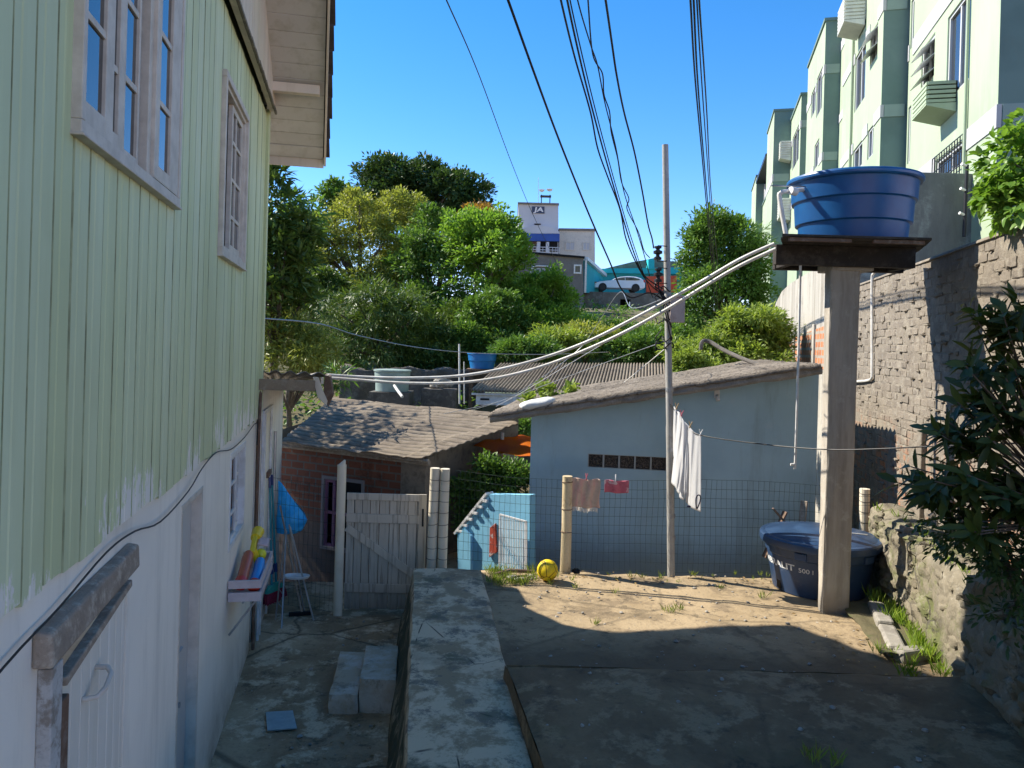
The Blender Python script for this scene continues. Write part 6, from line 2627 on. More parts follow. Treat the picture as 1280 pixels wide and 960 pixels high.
for i, (y0, y1, o, zr, bands) in enumerate(segs):
    hs = []
    for (px0, py0, px1, py1) in wins.get(i, []):
        pm = ((px0 + px1) / 2, (py0 + py1) / 2)
        ya = on_ap(px1, pm[1], o)[0]
        yb = on_ap(px0, pm[1], o)[0]
        zb, zt_ = on_ap(pm[0], py0, o)[1], on_ap(pm[0], py1, o)[1]
        hs.append((max(ya, y0 + .08), min(yb, y1 - .08), zb, zt_))
    m = MB()
    p0 = AP(0, 0, o)
    su = math.sqrt(1 + .25 ** 2)
    holes_wall(m, (p0.x - .25 * p0.y, 0, 0), u4, n4, (AP(y0, 0, o).y) * su, (AP(y1, 0, o).y) * su, 2.8, zr,
               [(AP(h[0], 0, o).y * su, AP(h[1], 0, o).y * su, h[2], h[3]) for h in hs], .18)
    m.build('wall', m_apt, fl)
    m = MB()
    prev_o = segs[i - 1][2] if i else -8
    back = -8 if i == 0 else -.5
    a, b2 = AP(y0, 2.8, o), AP(y0, 2.8, back)
    m.add([a, b2, b2 + Vector((0, 0, zr - 2.8)), a + Vector((0, 0, zr - 2.8))], [(0, 1, 2, 3)])
    a, b2 = AP(y1, 2.8, o), AP(y1, 2.8, -.5 if i < len(segs) - 1 else -8)
    m.add([a, b2, b2 + Vector((0, 0, zr - 2.8)), a + Vector((0, 0, zr - 2.8))], [(3, 2, 1, 0)])
    m.build('end_wall', m_apt_shade, fl)
    m = MB()
    m.hexa([AP(y0 - .04, zr, -8), AP(y1 + .02, zr, -8), AP(y1 + .02, zr, o + .05), AP(y0 - .04, zr, o + .05), AP(y0 - .04, zr + .10, -8), AP(y1 + .02, zr + .10, -8), AP(y1 + .02, zr + .10, o + .05), AP(y0 - .04, zr + .10, o + .05)])
    m.build('roof_slab', m_apt_shade, fl)
    m = MB()
    for z0, z1 in bands:
        cuts = [(y0 - .012, y1 + .012)]
        for h in hs:
            if h[2] < z1 and h[3] > z0:
                nc = []
                for a, b2 in cuts:
                    if h[0] > a and h[1] < b2:
                        nc += [(a, h[0] - .02), (h[1] + .02, b2)]
                    else:
                        nc.append((a, b2))
                cuts = nc
        for a, b2 in cuts:
            m.hexa([AP(a, z0, o - .05), AP(b2, z0, o - .05), AP(b2, z0, o + .02), AP(a, z0, o + .02), AP(a, z1, o - .05), AP(b2, z1, o - .05), AP(b2, z1, o + .02), AP(a, z1, o + .02)])
    m.build('floor_band', m_band, fl)
    m = MB()
    for z0, z1 in bands:
        bk_ = -6 if i == 0 else max(prev_o, -.4) + .03
        if o > prev_o:
            m.hexa([AP(y0 - .02, z0, o - .06), AP(y0 + .06, z0, o - .06), AP(y0 + .06, z0, bk_), AP(y0 - .02, z0, bk_), AP(y0 - .02, z1, o - .06), AP(y0 + .06, z1, o - .06), AP(y0 + .06, z1, bk_), AP(y0 - .02, z1, bk_)])
    if m.v:
        m.build('end_band', simple('white_band_shaded', (.26, .34, .30, 1), (.22, .29, .26, 1), 1.5, .8) if 'white_band_shaded' not in bpy.data.materials else bpy.data.materials['white_band_shaded'], fl)  # white band colour darkened to look shaded on the end walls
    for h in hs:
        m = MB()
        aframe(m, h[0], h[1], h[2], h[3], .05, o - .10, o - .03)
        ym = (h[0] + h[1]) / 2
        m.hexa([AP(ym - .03, h[2] + .05, o - .09), AP(ym + .03, h[2] + .05, o - .09), AP(ym + .03, h[2] + .05, o - .04), AP(ym - .03, h[2] + .05, o - .04), AP(ym - .03, h[3] - .05, o - .09), AP(ym + .03, h[3] - .05, o - .09), AP(ym + .03, h[3] - .05, o - .04), AP(ym - .03, h[3] - .05, o - .04)])
        w_ = m.build('window', m_aframe, fl)
        m = MB()
        m.add([AP(h[0], h[2], o - .07), AP(h[1], h[2], o - .07), AP(h[1], h[3], o - .07), AP(h[0], h[3], o - .07)], [(3, 2, 1, 0)])
        m.build('pane', m_aglass, w_)
# hopper panes pushed open, barred window, downpipe, roof terrace
m = MB()
ya, yb = on_ap(1168, 78)[0], on_ap(1152, 78)[0]
zb, zt_ = on_ap(1160, 103)[1], on_ap(1160, 52)[1]
for k in range(3):
    z = zb + (zt_ - zb) * (k + .9) / 3
    m.hexa([AP(ya + .06, z - .26, .22), AP(yb - .06, z - .26, .22), AP(yb - .06, z - .26, .20), AP(ya + .06, z - .26, .20), AP(ya + .06, z, -.10), AP(yb - .06, z, -.10), AP(yb - .06, z, -.12), AP(ya + .06, z, -.12)])
ya, yb = on_ap(1097, 55, .5)[0], on_ap(1088, 55, .5)[0]
zb, zt_ = on_ap(1092, 74, .5)[1], on_ap(1092, 36, .5)[1]
for k in range(2):
    z = zb + (zt_ - zb) * (k + .9) / 2
    m.hexa([AP(ya, z - .28, .72), AP(yb, z - .28, .72), AP(yb, z - .28, .70), AP(ya, z - .28, .70), AP(ya, z, .40), AP(yb, z, .40), AP(yb, z, .38), AP(ya, z, .38)])
m.build('hopper_pane', m_aframe, fl)
m = MB()
ya, yb = on_ap(1207, 200)[0], on_ap(1169, 200)[0]
zb, zt_ = on_ap(1188, 218)[1], on_ap(1188, 187)[1]
n_ = 12
for i in range(n_ + 1):
    y = ya + (yb - ya) * i / n_
    m.tube([AP(y, zb - .6, .05), AP(y, zt_ + .05, .05)], .010, 5)
for z in (zt_ + .05, (zb + zt_) / 2, zb):
    m.tube([AP(ya, z, .05), AP(yb, z, .05)], .010, 5)
m.build('window_bars', m_blackmetal, fl)
m = MB()
yq = on_ap(1211, 100)[0]
m.tube([AP(yq, 3, .04), AP(yq, ZR, .04)], .028, 8)
yq = on_ap(1066, 140, .5)[0]
m.tube([AP(yq, 3, .54), AP(yq, ZR, .54)], .035, 8)
m.build('downpipe', m_apt, fl, smooth=True)
m = MB()
m.hexa([AP(38.9, 12.75, -2), AP(46, 12.95, -2), AP(46, 12.95, 1.3), AP(38.9, 12.75, 1.3), AP(38.9, 12.95, -2), AP(46, 13.15, -2), AP(46, 13.15, 1.3), AP(38.9, 12.95, 1.3)])
m.build('roof_canopy', m_blackmetal, fl)
for y in (39.2, 42.0, 45.5):
    m = MB()
    m.tube([AP(y, 11.6, .75), AP(y, 12.8, .75)], .10, 6)
    m.build('canopy_post', m_band, fl)

m_acw = simple('cream_appliance', (.62, .63, .56, 1), (.54, .55, .50, 1), 6, .5)


def aircon(px, py, w, h_, o, label, mat, cage=False):
    y, z = on_ap(px, py, o)
    c = AP(y, z, o)
    t_ = thing('air_conditioner', tuple(c), label, 'air conditioner', 'air conditioners on the flats')
    m = MB()
    dpt = .46
    m.hexa([AP(y - w / 2, z - h_ / 2, o - .02), AP(y + w / 2, z - h_ / 2, o - .02), AP(y + w / 2, z - h_ / 2 - (.0 if not cage else .0), o + dpt), AP(y - w / 2, z - h_ / 2, o + dpt),
            AP(y - w / 2, z + h_ / 2, o - .02), AP(y + w / 2, z + h_ / 2, o - .02), AP(y + w / 2, z + h_ / 2, o + dpt), AP(y - w / 2, z + h_ / 2, o + dpt)])
    m.build('casing', m_dark if cage else mat, t_, bevel=.02)
    m = MB()
    ns = 5 if cage else 7
    for k in range(ns):
        zz = z - h_ / 2 + h_ * (k + .5) / ns
        hh = h_ / ns * (.34 if cage else .3)
        for (a0, a1, b0, b1) in ((y - w / 2 - .02, y + w / 2 + .02, o + dpt, o + dpt + .03), (y - w / 2 - .03, y - w / 2 - .002, o + .02, o + dpt)):
            m.hexa([AP(a0, zz - hh, b0), AP(a1, zz - hh, b0), AP(a1, zz - hh, b1), AP(a0, zz - hh, b1), AP(a0, zz + hh, b0), AP(a1, zz + hh, b0), AP(a1, zz + hh, b1), AP(a0, zz + hh, b1)])
    m.build('louvre', mat, t_)
    m = MB()
    z0 = z - h_ / 2
    m.hexa([AP(y - w / 2 - .03, z0 - .16, o + .01), AP(y + w / 2 + .03, z0 - .16, o + .01), AP(y + w / 2 + .03, z0 - .03, o + dpt + .03), AP(y - w / 2 - .03, z0 - .03, o + dpt + .03),
            AP(y - w / 2 - .03, z0, o + .01), AP(y + w / 2 + .03, z0, o + .01), AP(y + w / 2 + .03, z0, o + dpt + .03), AP(y - w / 2 - .03, z0, o + dpt + .03)])
    m.build('shelf', mat, t_)
    return t_


aircon(1186, 124, .85, .40, .0, 'pale green slatted air conditioner cage below the big blue-glass window of the flats', m_apt, True)
aircon(1077, 18, .9, .62, .52, 'white air conditioner high on the flats at the top, near the second bay', m_acw)
aircon(987.5, 190, 1.1, .75, .52, 'white air conditioner on the far flats, above the rim of the blue tank', m_acw)
aircon(986.5, 262, 1.1, .85, .52, 'white air conditioner on the far flats, behind the overflow pipe of the blue tank', m_acw)

# ------------------------------------------------------------------ house with the ridged roof behind the blue one
hz = thing('ridged_roof_house', tuple(P(700, 500, 18)), 'house with a ridged grey sheet roof and white eave board, behind the blue house', 'house')
m = MB()
fl0, fl1 = P(589, 488, 17.0), P(872, 497, 17.0)
bt0, bt1 = P(626, 455, 20.6), P(862, 455, 20.6)
m_rid = mottled('ridged_sheet', (.25, .21, .165, 1), (.175, .14, .11, 1), (.11, .09, .07, 1), .8, 5, .9, .3, .01, 30, .6)
nw = 64


def ridged(u, v):
    p = fl0.lerp(fl1, u).lerp(bt0.lerp(bt1, u), v)
    p.z += .032 * math.sin(u * nw * 2 * PI)
    if v < .01:
        p.z += .015 * fbm(u * 30, 0, 0, 1, 3)
    return p


m.grid(ridged, nw * 6, 8)
m.build('roof', m_rid, hz, smooth=True, solid=.015)
m = MB()
y_ = 17.12
xl, xr = P(595, 495, y_).x, P(860, 495, y_).x
zt_, zb = P(600, 491, y_).z, P(600, 506, y_).z
m.box(xl, xr, y_, y_ + .05, zb, zt_ - .05)
m.box(xl - .1, xr + .1, y_ - .06, y_ - .002, zt_ - .05, zt_)
m.build('eave_board', m_whitemetal, hz, bevel=.01)
m = MB()
p = P(606, 499, y_ - .002)
m.box(p.x - .10, p.x + .10, y_ - .02, y_ - .001, p.z - .02, p.z + .02)
m.build('vent_slot', m_blackmetal, hz)
for px in (643, 700):
    p = P(px, 500, y_ - .12)
    m = MB()
    m.box(p.x - .03, p.x + .03, y_ - .14, y_ - .08, -.9, zt_ - .06)
    m.build('post', m_whitemetal, hz, bevel=.005)
m = MB()
m.box(xl + .1, xr - .1, 18.2, 20.4, -1, zb + .1)
m.build('wall', simple('shaded_green_wall', (.09, .12, .09, 1), (.06, .07, .06, 1), 2, .9), hz)

# small tanks behind the roofs
t_ = thing('water_tank', tuple(P(602, 480, 21.5)), 'small bright blue water tank on a stand behind the ridged roof', 'water tank', 'blue water tanks')
c = P(602.5, 461, 21.5)
m = MB()
m.lathe([(.31, .0), (.33, .01), (.37, .22), (.39, .23), (.41, .40), (.43, .41), (.43, .44), (.38, .44), (.36, .38), (0, .37)], c, 32, True, False)
m.build('shell', simple('bright_blue_polyethylene', (.012, .15, .42, 1), (.02, .2, .48, 1), 3, .4, spec=.5), t_, smooth=True, angle=30)
m = MB()
for sx in (-1, 1):
    for sy in (-1, 1):
        m.box(c.x + sx * .30 - .04, c.x + sx * .30 + .04, c.y + sy * .30 - .04, c.y + sy * .30 + .04, -.6, c.z - .06)
m.box(c.x - .42, c.x + .42, c.y - .42, c.y + .42, c.z - .06, c.z - .002)
m.build('stand', m_brownwood, t_)
t_ = thing('water_tank', tuple(P(490, 490, 19.5)), 'pale grey-green water tank in the shade behind the brick house roof', 'water tank')
c = P(490, 489, 19.5)
m = MB()
m.lathe([(.40, .0), (.42, .01), (.43, .27), (.45, .28), (.455, .50), (.48, .51), (.48, .55), (.42, .56), (0, .58)], c, 32, True, False)
m.build('shell', simple('grey_green_polyethylene', (.30, .38, .35, 1), (.24, .31, .29, 1), 4, .5), t_, smooth=True, angle=30)
m = MB()
m.box(c.x - .5, c.x + .5, c.y - .5, c.y + .5, -.7, c.z - .002)
m.build('plinth', mottled('dark_plinth', (.12, .11, .10, 1), (.07, .065, .06, 1), (.18, .17, .15, 1), 2, 6), t_)
m = MB()
m.tube(smooth_path([P(493, 482, 18.9), P(497, 488, 18.5), P(503, 496, 18.2)], 4), .035, 8)
m.build('outlet_pipe', m_pvc, t_, smooth=True)
for (px, y0_, y1_, d, r_, lab) in ((574, 430, 505, 19.0, .022, 'tall thin pale mast between the pale tank and the small blue tank'), (580, 452, 505, 19.2, .014, 'short thin rod between the tall pale mast and the small blue tank')):
    m = MB()
    m.tube([P(px + .5, y1_, d), P(px, y0_, d)], r_, 6)
    tag(m.build('mast', m_whitemetal, smooth=True), lab, 'mast', 'thin masts by the small blue tank')
yw = thing('dark_yard_wall', tuple(P(520, 500, 22)), 'dark broken stone wall in the shade under the trees', 'wall')
m = MB()
m_dst = mottled('dark_yard_stone', (.13, .115, .10, 1), (.08, .072, .065, 1), (.20, .185, .165, 1), 1.5, 5, .95, .8, .03, 25, .7)  # dark stone of the yard wall and the pier
pa, pb = P(425, 460, 21.8), P(640, 462, 22.4)
m.grid(lambda u, v: pa.lerp(pb, u) + Vector((0, .12 * fbm(u * 12, v * 4), -1.9 * (1 - v) + .12 * fbm(u * 9, 0) * v)), 60, 16)
m.build('face', m_dst, yw, smooth=True, solid=.25)
for i, (px, py, r_) in enumerate(((552, 478, .14), (560, 480, .11), (545, 482, .10))):
    m = MB()
    p = P(px, py, 19.6)
    m.ball(p, r_ * 1.3, r_, r_, 10, 7, .5, i)
    tag(m.build('rubble_block', m_stone, smooth=True, angle=30), ('largest of the grey rubble blocks behind the brick house roof', 'grey rubble block closest to the masts behind the brick house roof', 'grey rubble block closest to the pale tank behind the brick house roof')[i], 'rubble', 'rubble blocks behind the brick house')
m = MB()
p = P(552, 486, 19.6)
m.box(p.x - .5, p.x + .4, 19.4, 19.9, -1, p.z)
tag(m.build('block_pier', m_dst, bevel=.02), 'dark masonry pier carrying rubble blocks behind the brick house roof', 'pier')

# ------------------------------------------------------------------ buildings on the hill
gy = thing('grey_house', tuple(P(695, 400, 58)), 'grey rendered house with small white-framed windows beside the turquoise building', 'house')


def far_prism(px, d, dep, name, mat, par, bevel=0):
    m = MB()
    m.prism([P(x, y, d) for x, y in px], (0, dep, 0))
    return m.build(name, mat, par, bevel=bevel)


def far_bar(m, a, b_, d, w, t_=.12):
    m.bar(P(*a, d), P(*b_, d), w, t_, up=(0, 1, 0))


m_gr = mottled('rough_grey_render', (.20, .185, .17, 1), (.155, .145, .135, 1), (.26, .245, .225, 1), .4, 2, .9, .2, .03, 8, .5)
far_prism([(615, 420), (615, 317), (659, 316), (729, 322), (730, 420)], 58, 9, 'wall', m_gr, gy)
far_prism([(612, 317), (612, 314.5), (660, 314.3), (731, 320.3), (731, 322.5), (659, 316.8)], 57.8, 9.3, 'roof', m_dark, gy)


def far_window(x0, y0, x1, y1, d, par, fm, gm, bars=0, fw=.08):
    a, c = P(x0, y1, d), P(x1, y0, d)
    m = MB()
    for (xa, xb, za, zb_) in ((a.x, c.x, a.z, a.z + fw), (a.x, c.x, c.z - fw, c.z), (a.x, a.x + fw, a.z + fw, c.z - fw), (c.x - fw, c.x, a.z + fw, c.z - fw)):
        m.box(xa, xb, d - .08, d - .005, za, zb_)
    for k in range(bars):
        x = a.x + (c.x - a.x) * (k + 1) / (bars + 1)
        m.box(x - fw * .3, x + fw * .3, d - .07, d - .01, a.z + fw, c.z - fw)
    w_ = m.build('window', fm, par)
    m = MB()
    m.box(a.x, c.x, d - .04, d - .02, a.z, c.z)
    m.build('pane', gm, w_)


m_farglass = glass('far_glass', (.05, .055, .06, 1), 1.5)
far_window(717, 331, 727, 342, 58, gy, m_whitemetal, m_farglass, 0, .11)
far_window(663, 336, 687, 342, 58, gy, m_aframe, m_farglass, 3, .06)
m = MB()
pts_ = [P(663, 337, 57.9), P(668, 333, 57.9), P(678, 332.5, 57.9), P(688, 334, 57.9), P(690, 343, 57.9)]
m.tube(smooth_path(pts_, 4), .05, 6)
m.build('pipe_loop', m_whitemetal, gy, smooth=True)

tq = thing('turquoise_building', tuple(P(790, 365, 64)), 'low turquoise building with an orange-red panel behind the parked white car', 'building')
m_tq = simple('turquoise_paint', (.03, .37, .40, 1), (.025, .31, .34, 1), .8, .7)
m_tqd = simple('turquoise_parapet', (.02, .42, .44, 1), (.02, .36, .38, 1), .8, .7)
far_prism([(748, 372), (748, 336), (858, 334), (858, 372)], 66, 6, 'wall', m_tq, tq)
far_prism([(746, 341), (746, 336), (860, 334), (860, 343)], 65.6, .38, 'parapet', m_tqd, tq)
far_prism([(755, 336), (790, 327.5), (812, 324), (845, 327), (862, 333), (862, 337), (755, 338)], 67, 6, 'roof', m_rid, tq)
far_prism([(810.5, 336), (810.5, 324), (818, 322.5), (818, 336)], 65.4, 1, 'roof_block', m_tqd, tq)
m = MB()
a, b_, c, d_ = P(730.5, 366, 58.4), P(756, 366, 65.4), P(754, 344, 65.4), P(731, 325, 58.4)
m.prism([a, b_, c, d_], (-.25, 0, 0))
m.build('side_wall', m_tq, tq)
m = MB()
m.bar(P(731, 323.5, 58.3), P(755, 344, 65.4), .25, .5)
m.build('eave', m_whitemetal, tq)
m = MB()
m.box(P(733, 345, 58.3).x - .15, P(733, 345, 58.3).x, 58.1, 58.35, P(733, 366, 58.3).z, P(733, 325, 58.3).z)
m.build('corner_post', m_whitemetal, tq)
far_prism([(808, 366), (808, 345.5), (846, 344.5), (846, 366)], 65.3, .3, 'red_panel', simple('orange_red_paint', (.58, .085, .035, 1), (.5, .07, .03, 1), 1, .6), tq)
m = MB()
for x_ in (736, 742, 749):
    m.prism([P(x_, 366, 63.5), P(x_ + 3, 366, 63.5), P(x_ + 3, 349, 63.5), P(x_, 349, 63.5)], (.0, .06, 0))
m.build('door_panel', m_tqd, tq)

# terrace in front of it, on a masonry wall
hw2 = thing('hill_wall', tuple(P(790, 400, 59)), 'dark masonry wall holding up the yard where the white car is parked', 'wall')
m_hw2 = mottled('dark_masonry', (.19, .165, .14, 1), (.12, .105, .09, 1), (.27, .25, .22, 1), .6, 2, .95, .5, .05, 10, .7)
m = MB()
zt_ = P(790, 366, 60).z
x0, x1 = P(729, 390, 60).x, P(862, 390, 60).x
xo0, xo1 = P(775, 390, 60).x, P(788, 390, 60).x
z_l = P(790, 404, 60).z - 1.5
m.box(x0, xo0, 60, 60.4, z_l, zt_)
m.box(xo1, x1, 60, 60.4, z_l, zt_)
m.box(xo0, xo1, 60, 60.4, P(780, 374, 60).z, zt_)
m.build('wall', m_hw2, hw2)
m = MB()
m.box(xo0 - .1, xo1 + .1, 61.2, 61.3, z_l, zt_)
m.build('dark_opening', m_dark, hw2)
m = MB()
m.box(x0, x1, 60.02, 66, zt_ - .15, zt_ - .004)
m.build('yard_slab', m_concrete, hw2)
for px_, lab in ((728.5, 'pale slim post between the dark hill wall and the grey house'), (767, 'pale broken concrete post in front of the dark hill wall')):
    p = P(px_, 380, 57)
    m = MB()
    m.box(p.x - .18, p.x + .18, 56.9, 57.2, P(px_, 402, 57).z - 1, P(px_, 380, 57).z)
    tag(m.build('concrete_post', m_concrete, bevel=.02), lab, 'post', 'posts in front of the hill wall')

# white car seen from the side, nose to the left
cd = 61.6
z0 = P(775, 364.2, cd).z
xa, xb = P(742.5, 355, cd).x, P(806.5, 355, cd).x
Lc = xb - xa
car = thing('parked_car', ((xa + xb) / 2, cd, z0), 'white hatchback parked sideways in front of the turquoise building', 'car')
m_car = simple('white_car_paint', (.78, .78, .80, 1), rough=.25, spec=.5)
side = [(0, .18), (.0, .46), (.03, .60), (.10, .70), (.24, .78), (.33, .82), (.42, 1.00), (.52, 1.13), (.66, 1.20), (.82, 1.17), (.92, 1.06), (.985, .88), (1, .62), (1, .30), (.97, .2)]
hh = 1.18 / 1.20
m = MB()
yy = [(0, .86, 0), (.10, .95, 0), (.9, 1, 0)]
W_ = 1.7
half = []
for x, z in side:
    half.append((xa + x * Lc, z0 + .08 + z * hh))
nsd = len(half)
vs = []
for k, (yo, ins) in enumerate(((0, .06), (.10, .0), (W_ - .10, .0), (W_, .06))):
    for (x, z) in half:
        cx, cz = (xa + xb) / 2, z0 + .7
        q = 1 - ins
        tuck = .12 * max(0, (z - z0 - .95)) / .3
        vs.append((cx + (x - cx) * q, cd + yo + (tuck if yo < W_ / 2 else -tuck), cz + (z - cz) * q))
fs = [tuple(range(nsd)), tuple(range(4 * nsd - 1, 3 * nsd - 1, -1))]
for k in range(3):
    for i in range(nsd):
        j = (i + 1) % nsd
        fs.append((k * nsd + i, k * nsd + j, (k + 1) * nsd + j, (k + 1) * nsd + i))
m.add(vs, fs)
m.build('body', m_car, car, smooth=True, angle=50)
m = MB()
for yy_ in (cd + .02,):
    pw = [(.37, .84), (.45, 1.0), (.54, 1.08), (.60, 1.10), (.60, .85)]
    m.prism([(xa + x * Lc, yy_, z0 + .08 + z * hh) for x, z in pw], (0, .06, 0))
    pw = [(.615, .85), (.615, 1.10), (.76, 1.10), (.88, 1.0), (.90, .90), (.80, .86)]
    m.prism([(xa + x * Lc, yy_, z0 + .08 + z * hh) for x, z in pw], (0, .06, 0))
m.build('side_window', m_farglass, car)
for k, x in enumerate((.17, .815)):
    for yo in (.0, W_ - .2):
        c = Vector((xa + x * Lc, cd + yo - .01, z0 + .32))
        m = MB()
        m.tube([c + Vector((0, -.02, 0)), c + Vector((0, .2, 0))], .33, 22)
        w_ = m.build('wheel', m_black, car, smooth=True)
        m = MB()
        m.tube([c + Vector((0, -.03, 0)), c + Vector((0, .0, 0))], .20, 16)
        m.build('rim', m_blackmetal, w_, smooth=True)
m = MB()
m.box(xb - .16, xb + .01, cd + .03, cd + .2, z0 + .78, z0 + .98)
m.build('tail_light', m_red, car, bevel=.02)
m = MB()
m.box(xa - .01, xa + .25, cd + .03, cd + .2, z0 + .62, z0 + .74)
m.build('headlight', m_glass, car, bevel=.02)
# second pale car, half hidden below
c2 = thing('parked_car', tuple(P(800, 412, 52)), 'pale car half hidden in the greenery below the dark hill wall', 'car')
m = MB()
xa2, xb2 = P(776, 405, 52).x, P(836, 405, 52).x
zz0 = P(800, 424, 52).z
zt2 = P(800, 391.5, 52).z
hh2 = (zt2 - zz0)
L2 = xb2 - xa2
sd = [(0, .2), (.0, .58), (.05, .66), (.14, .70), (.20, .98), (.26, 1.0), (.62, 1.0), (.76, .70), (.97, .62), (1, .4), (1, .2)]
m.prism([(xa2 + x * L2, 52, zz0 + z * hh2) for x, z in sd], (0, 1.6, 0))
m.build('body', simple('silver_car_paint', (.50, .50, .52, 1), rough=.35, spec=.5), c2, bevel=.08)
m = MB()
m.prism([(xa2 + x * L2, 51.97, zz0 + z * hh2) for x, z in ((.18, .72), (.23, .93), (.42, .93), (.42, .72))], (0, .05, 0))
m.prism([(xa2 + x * L2, 51.97, zz0 + z * hh2) for x, z in ((.45, .72), (.45, .93), (.60, .93), (.70, .72))], (0, .05, 0))
m.build('side_window', m_farglass, c2)
for x in (.2, .8):
    m = MB()
    m.tube([(xa2 + x * L2, 51.95, zz0 + .2 * hh2), (xa2 + x * L2, 52.15, zz0 + .2 * hh2)], .33, 18)
    m.build('wheel', m_black, c2, smooth=True)

# tall white building with its lettering
ja = thing('lettered_tower', tuple(P(690, 330, 95)), 'tall white building with white letters on a dark square and a blue band', 'building')
m_jw = simple('grey_white_render', (.50, .51, .53, 1), (.44, .45, .47, 1), .3, .8)
m_jb = mottled('beige_render', (.60, .56, .48, 1), (.54, .50, .43, 1), (.40, .38, .34, 1), .3, 1.5, .85, .1, .02, 8, .4)
far_prism([(648, 400), (648, 253.5), (698, 254.8), (698, 400)], 95, 9, 'tower', m_jw, ja)
far_prism([(647.3, 254.6), (647.3, 252.6), (698.8, 253.9), (698.8, 256)], 94.7, 9.6, 'coping', m_gr, ja)
far_prism([(699, 400), (699, 287), (743.5, 287.6), (744, 400)], 97, 10, 'wing', m_jb, ja)
far_prism([(698.5, 287.8), (698.5, 285.2), (744.5, 285.8), (744.5, 288.6)], 96.8, 10.4, 'wing_coping', m_gr, ja)
far_prism([(658, 301), (658, 292), (699.5, 292.5), (699.5, 301.5)], 94.2, .8, 'blue_band', simple('blue_paint', (.035, .09, .32, 1), (.03, .075, .27, 1), .5, .7), ja)
far_prism([(650, 291.8), (650, 288), (660, 283.5), (675, 281.5), (690, 284), (699, 289.5), (699.5, 292)], 94.3, .7, 'arched_panel', m_jw, ja)
for i, (x0, x1) in enumerate(((660, 670), (675, 697))):
    a, c = P(x0, 314, 94.9), P(x1, 302, 94.9)
    m = MB()
    m.box(a.x, c.x, 94.86, 94.95, a.z, c.z)
    m.build('balcony_opening', m_dark if i else simple('brown_interior', (.12, .075, .05, 1), rough=.9), ja)
m = MB()
a, c = P(658, 315, 94.3), P(699, 309.5, 94.3)
for z in (a.z, (a.z + c.z) / 2, c.z):
    m.box(a.x, c.x, 94.28, 94.33, z - .04, z + .04)
for i in range(11):
    x = a.x + (c.x - a.x) * i / 10
    m.box(x - .03, x + .03, 94.27, 94.34, a.z, c.z)
for x in (a.x + 1.5, a.x + 2.6):
    m.box(x - .2, x + .2, 94.3, 94.9, a.z, P(670, 302, 94.3).z)
m.build('balcony_rail', m_jw, ja)
for (x0, y0, x1, y1) in ((706.5, 302, 719, 313), (728, 302.5, 738, 313)):
    far_window(x0, y0, x1, y1, 97, ja, m_jb, simple('shut_blind', (.44, .45, .46, 1), rough=.8) if 'shut_blind' not in bpy.data.materials else bpy.data.materials['shut_blind'], 1, .12)
far_prism([(665, 266.5), (665, 258), (680.5, 258.3), (680.5, 266.8)], 94.9, .08, 'sign_panel', simple('slate_blue_panel', (.05, .065, .11, 1), rough=.7), ja)
pa, pb = P(667, 266.3, 94.8), P(679.8, 259, 94.8)
text_mesh('JA', 1, 'sign_letters', m_whitemetal, lambda u, v: Vector((pa.x + (pb.x - pa.x) * (u + .10 * (v - .5)), 94.86, pa.z + (pb.z - pa.z) * v)), ja, .03)
far_prism([(668, 281), (668, 279.4), (676, 279.4), (676, 281)], 94.9, .06, 'slot_window', m_dark, ja)
m = MB()
a = P(682, 253, 98)
for dx in (-1.0, 1.0):
    m.box(a.x + dx * .55 - .06, a.x + dx * .55 + .06, 98, 98.12, a.z - .3, a.z + 1.0)
m.box(a.x - .7, a.x + .7, 97.9, 98.6, a.z + .72, a.z + .9)
m.build('roof_frame', m_blackmetal, ja)
m = MB()
for dx, dz, r_ in ((-.55, 1.25, .38), (.45, 1.35, .42)):
    c = a + Vector((dx, -.3, dz))
    m.lathe([(.02, 0), (r_ * .7, .10), (r_, .30), (r_ * .95, .31), (.02, .06)], c, 18)
m.build('dish', m_whitemetal, ja, smooth=True)
m = MB()
m.tube([P(673, 254, 98), P(673, 222, 98)], .03, 5)
m.build('aerial', m_galv, ja)
# one more far wall glimpsed through the left-hand trees
m = MB()
m.prism([P(x, y, 40) for x, y in ((340, 372), (340, 348), (358, 346), (358, 372))], (0, 3, 0))
tag(m.build('white_outbuilding', m_whitemetal), 'scrap of white building glimpsed through the dark tree at the corner of the green house', 'building')

# ------------------------------------------------------------------ cables overhead


def cable(pts, r_, label, grp=None, n=8, name='overhead_cable'):
    m = MB()
    m.tube(smooth_path([P(*p) for p in pts], n), r_, 6)
    tag(m.build(name, m_black, smooth=True), label, 'cable', grp)


OV_ = 'overhead cables'
cable([(530, -60, 5.0), (558, 0, 6.0), (600, 97, 9), (640, 205, 14), (668, 272, 19), (700, 338, 27), (716, 372, 31)], .0065, 'thin grey cable alone in the sky, coming down in front of the lettered tower', OV_)
cable([(602, -90, 4.2), (635, 0, 4.8), (668, 92, 5.6), (700, 178, 6.6), (735, 265, 7.6), (762, 327, 8.3), (776, 360, 8.6), (790, 372, 8.75), (812, 366, 8.8), (831, 376, 8.85)], .0095, 'thickest black cable, swinging down past the white tower to the pole', OV_)
cable([(688, -60, 4.2), (701, 0, 4.8), (718, 70, 5.6), (738, 140, 6.4), (747, 185, 6.9), (760, 222, 7.3), (775, 262, 7.8), (783, 300, 8.1), (800, 338, 8.5), (815, 358, 8.75), (832, 370, 8.85)], .0075, 'thick black cable with two sharp kinks in the bundle above the turquoise building', OV_)
cable([(700, -60, 4.2), (709, 0, 4.8), (730, 95, 5.8), (752, 180, 6.8), (772, 250, 7.6), (791, 312, 8.2), (806, 345, 8.6), (831, 362, 8.85)], .0075, 'thick straight black cable in the bundle above the turquoise building', OV_)
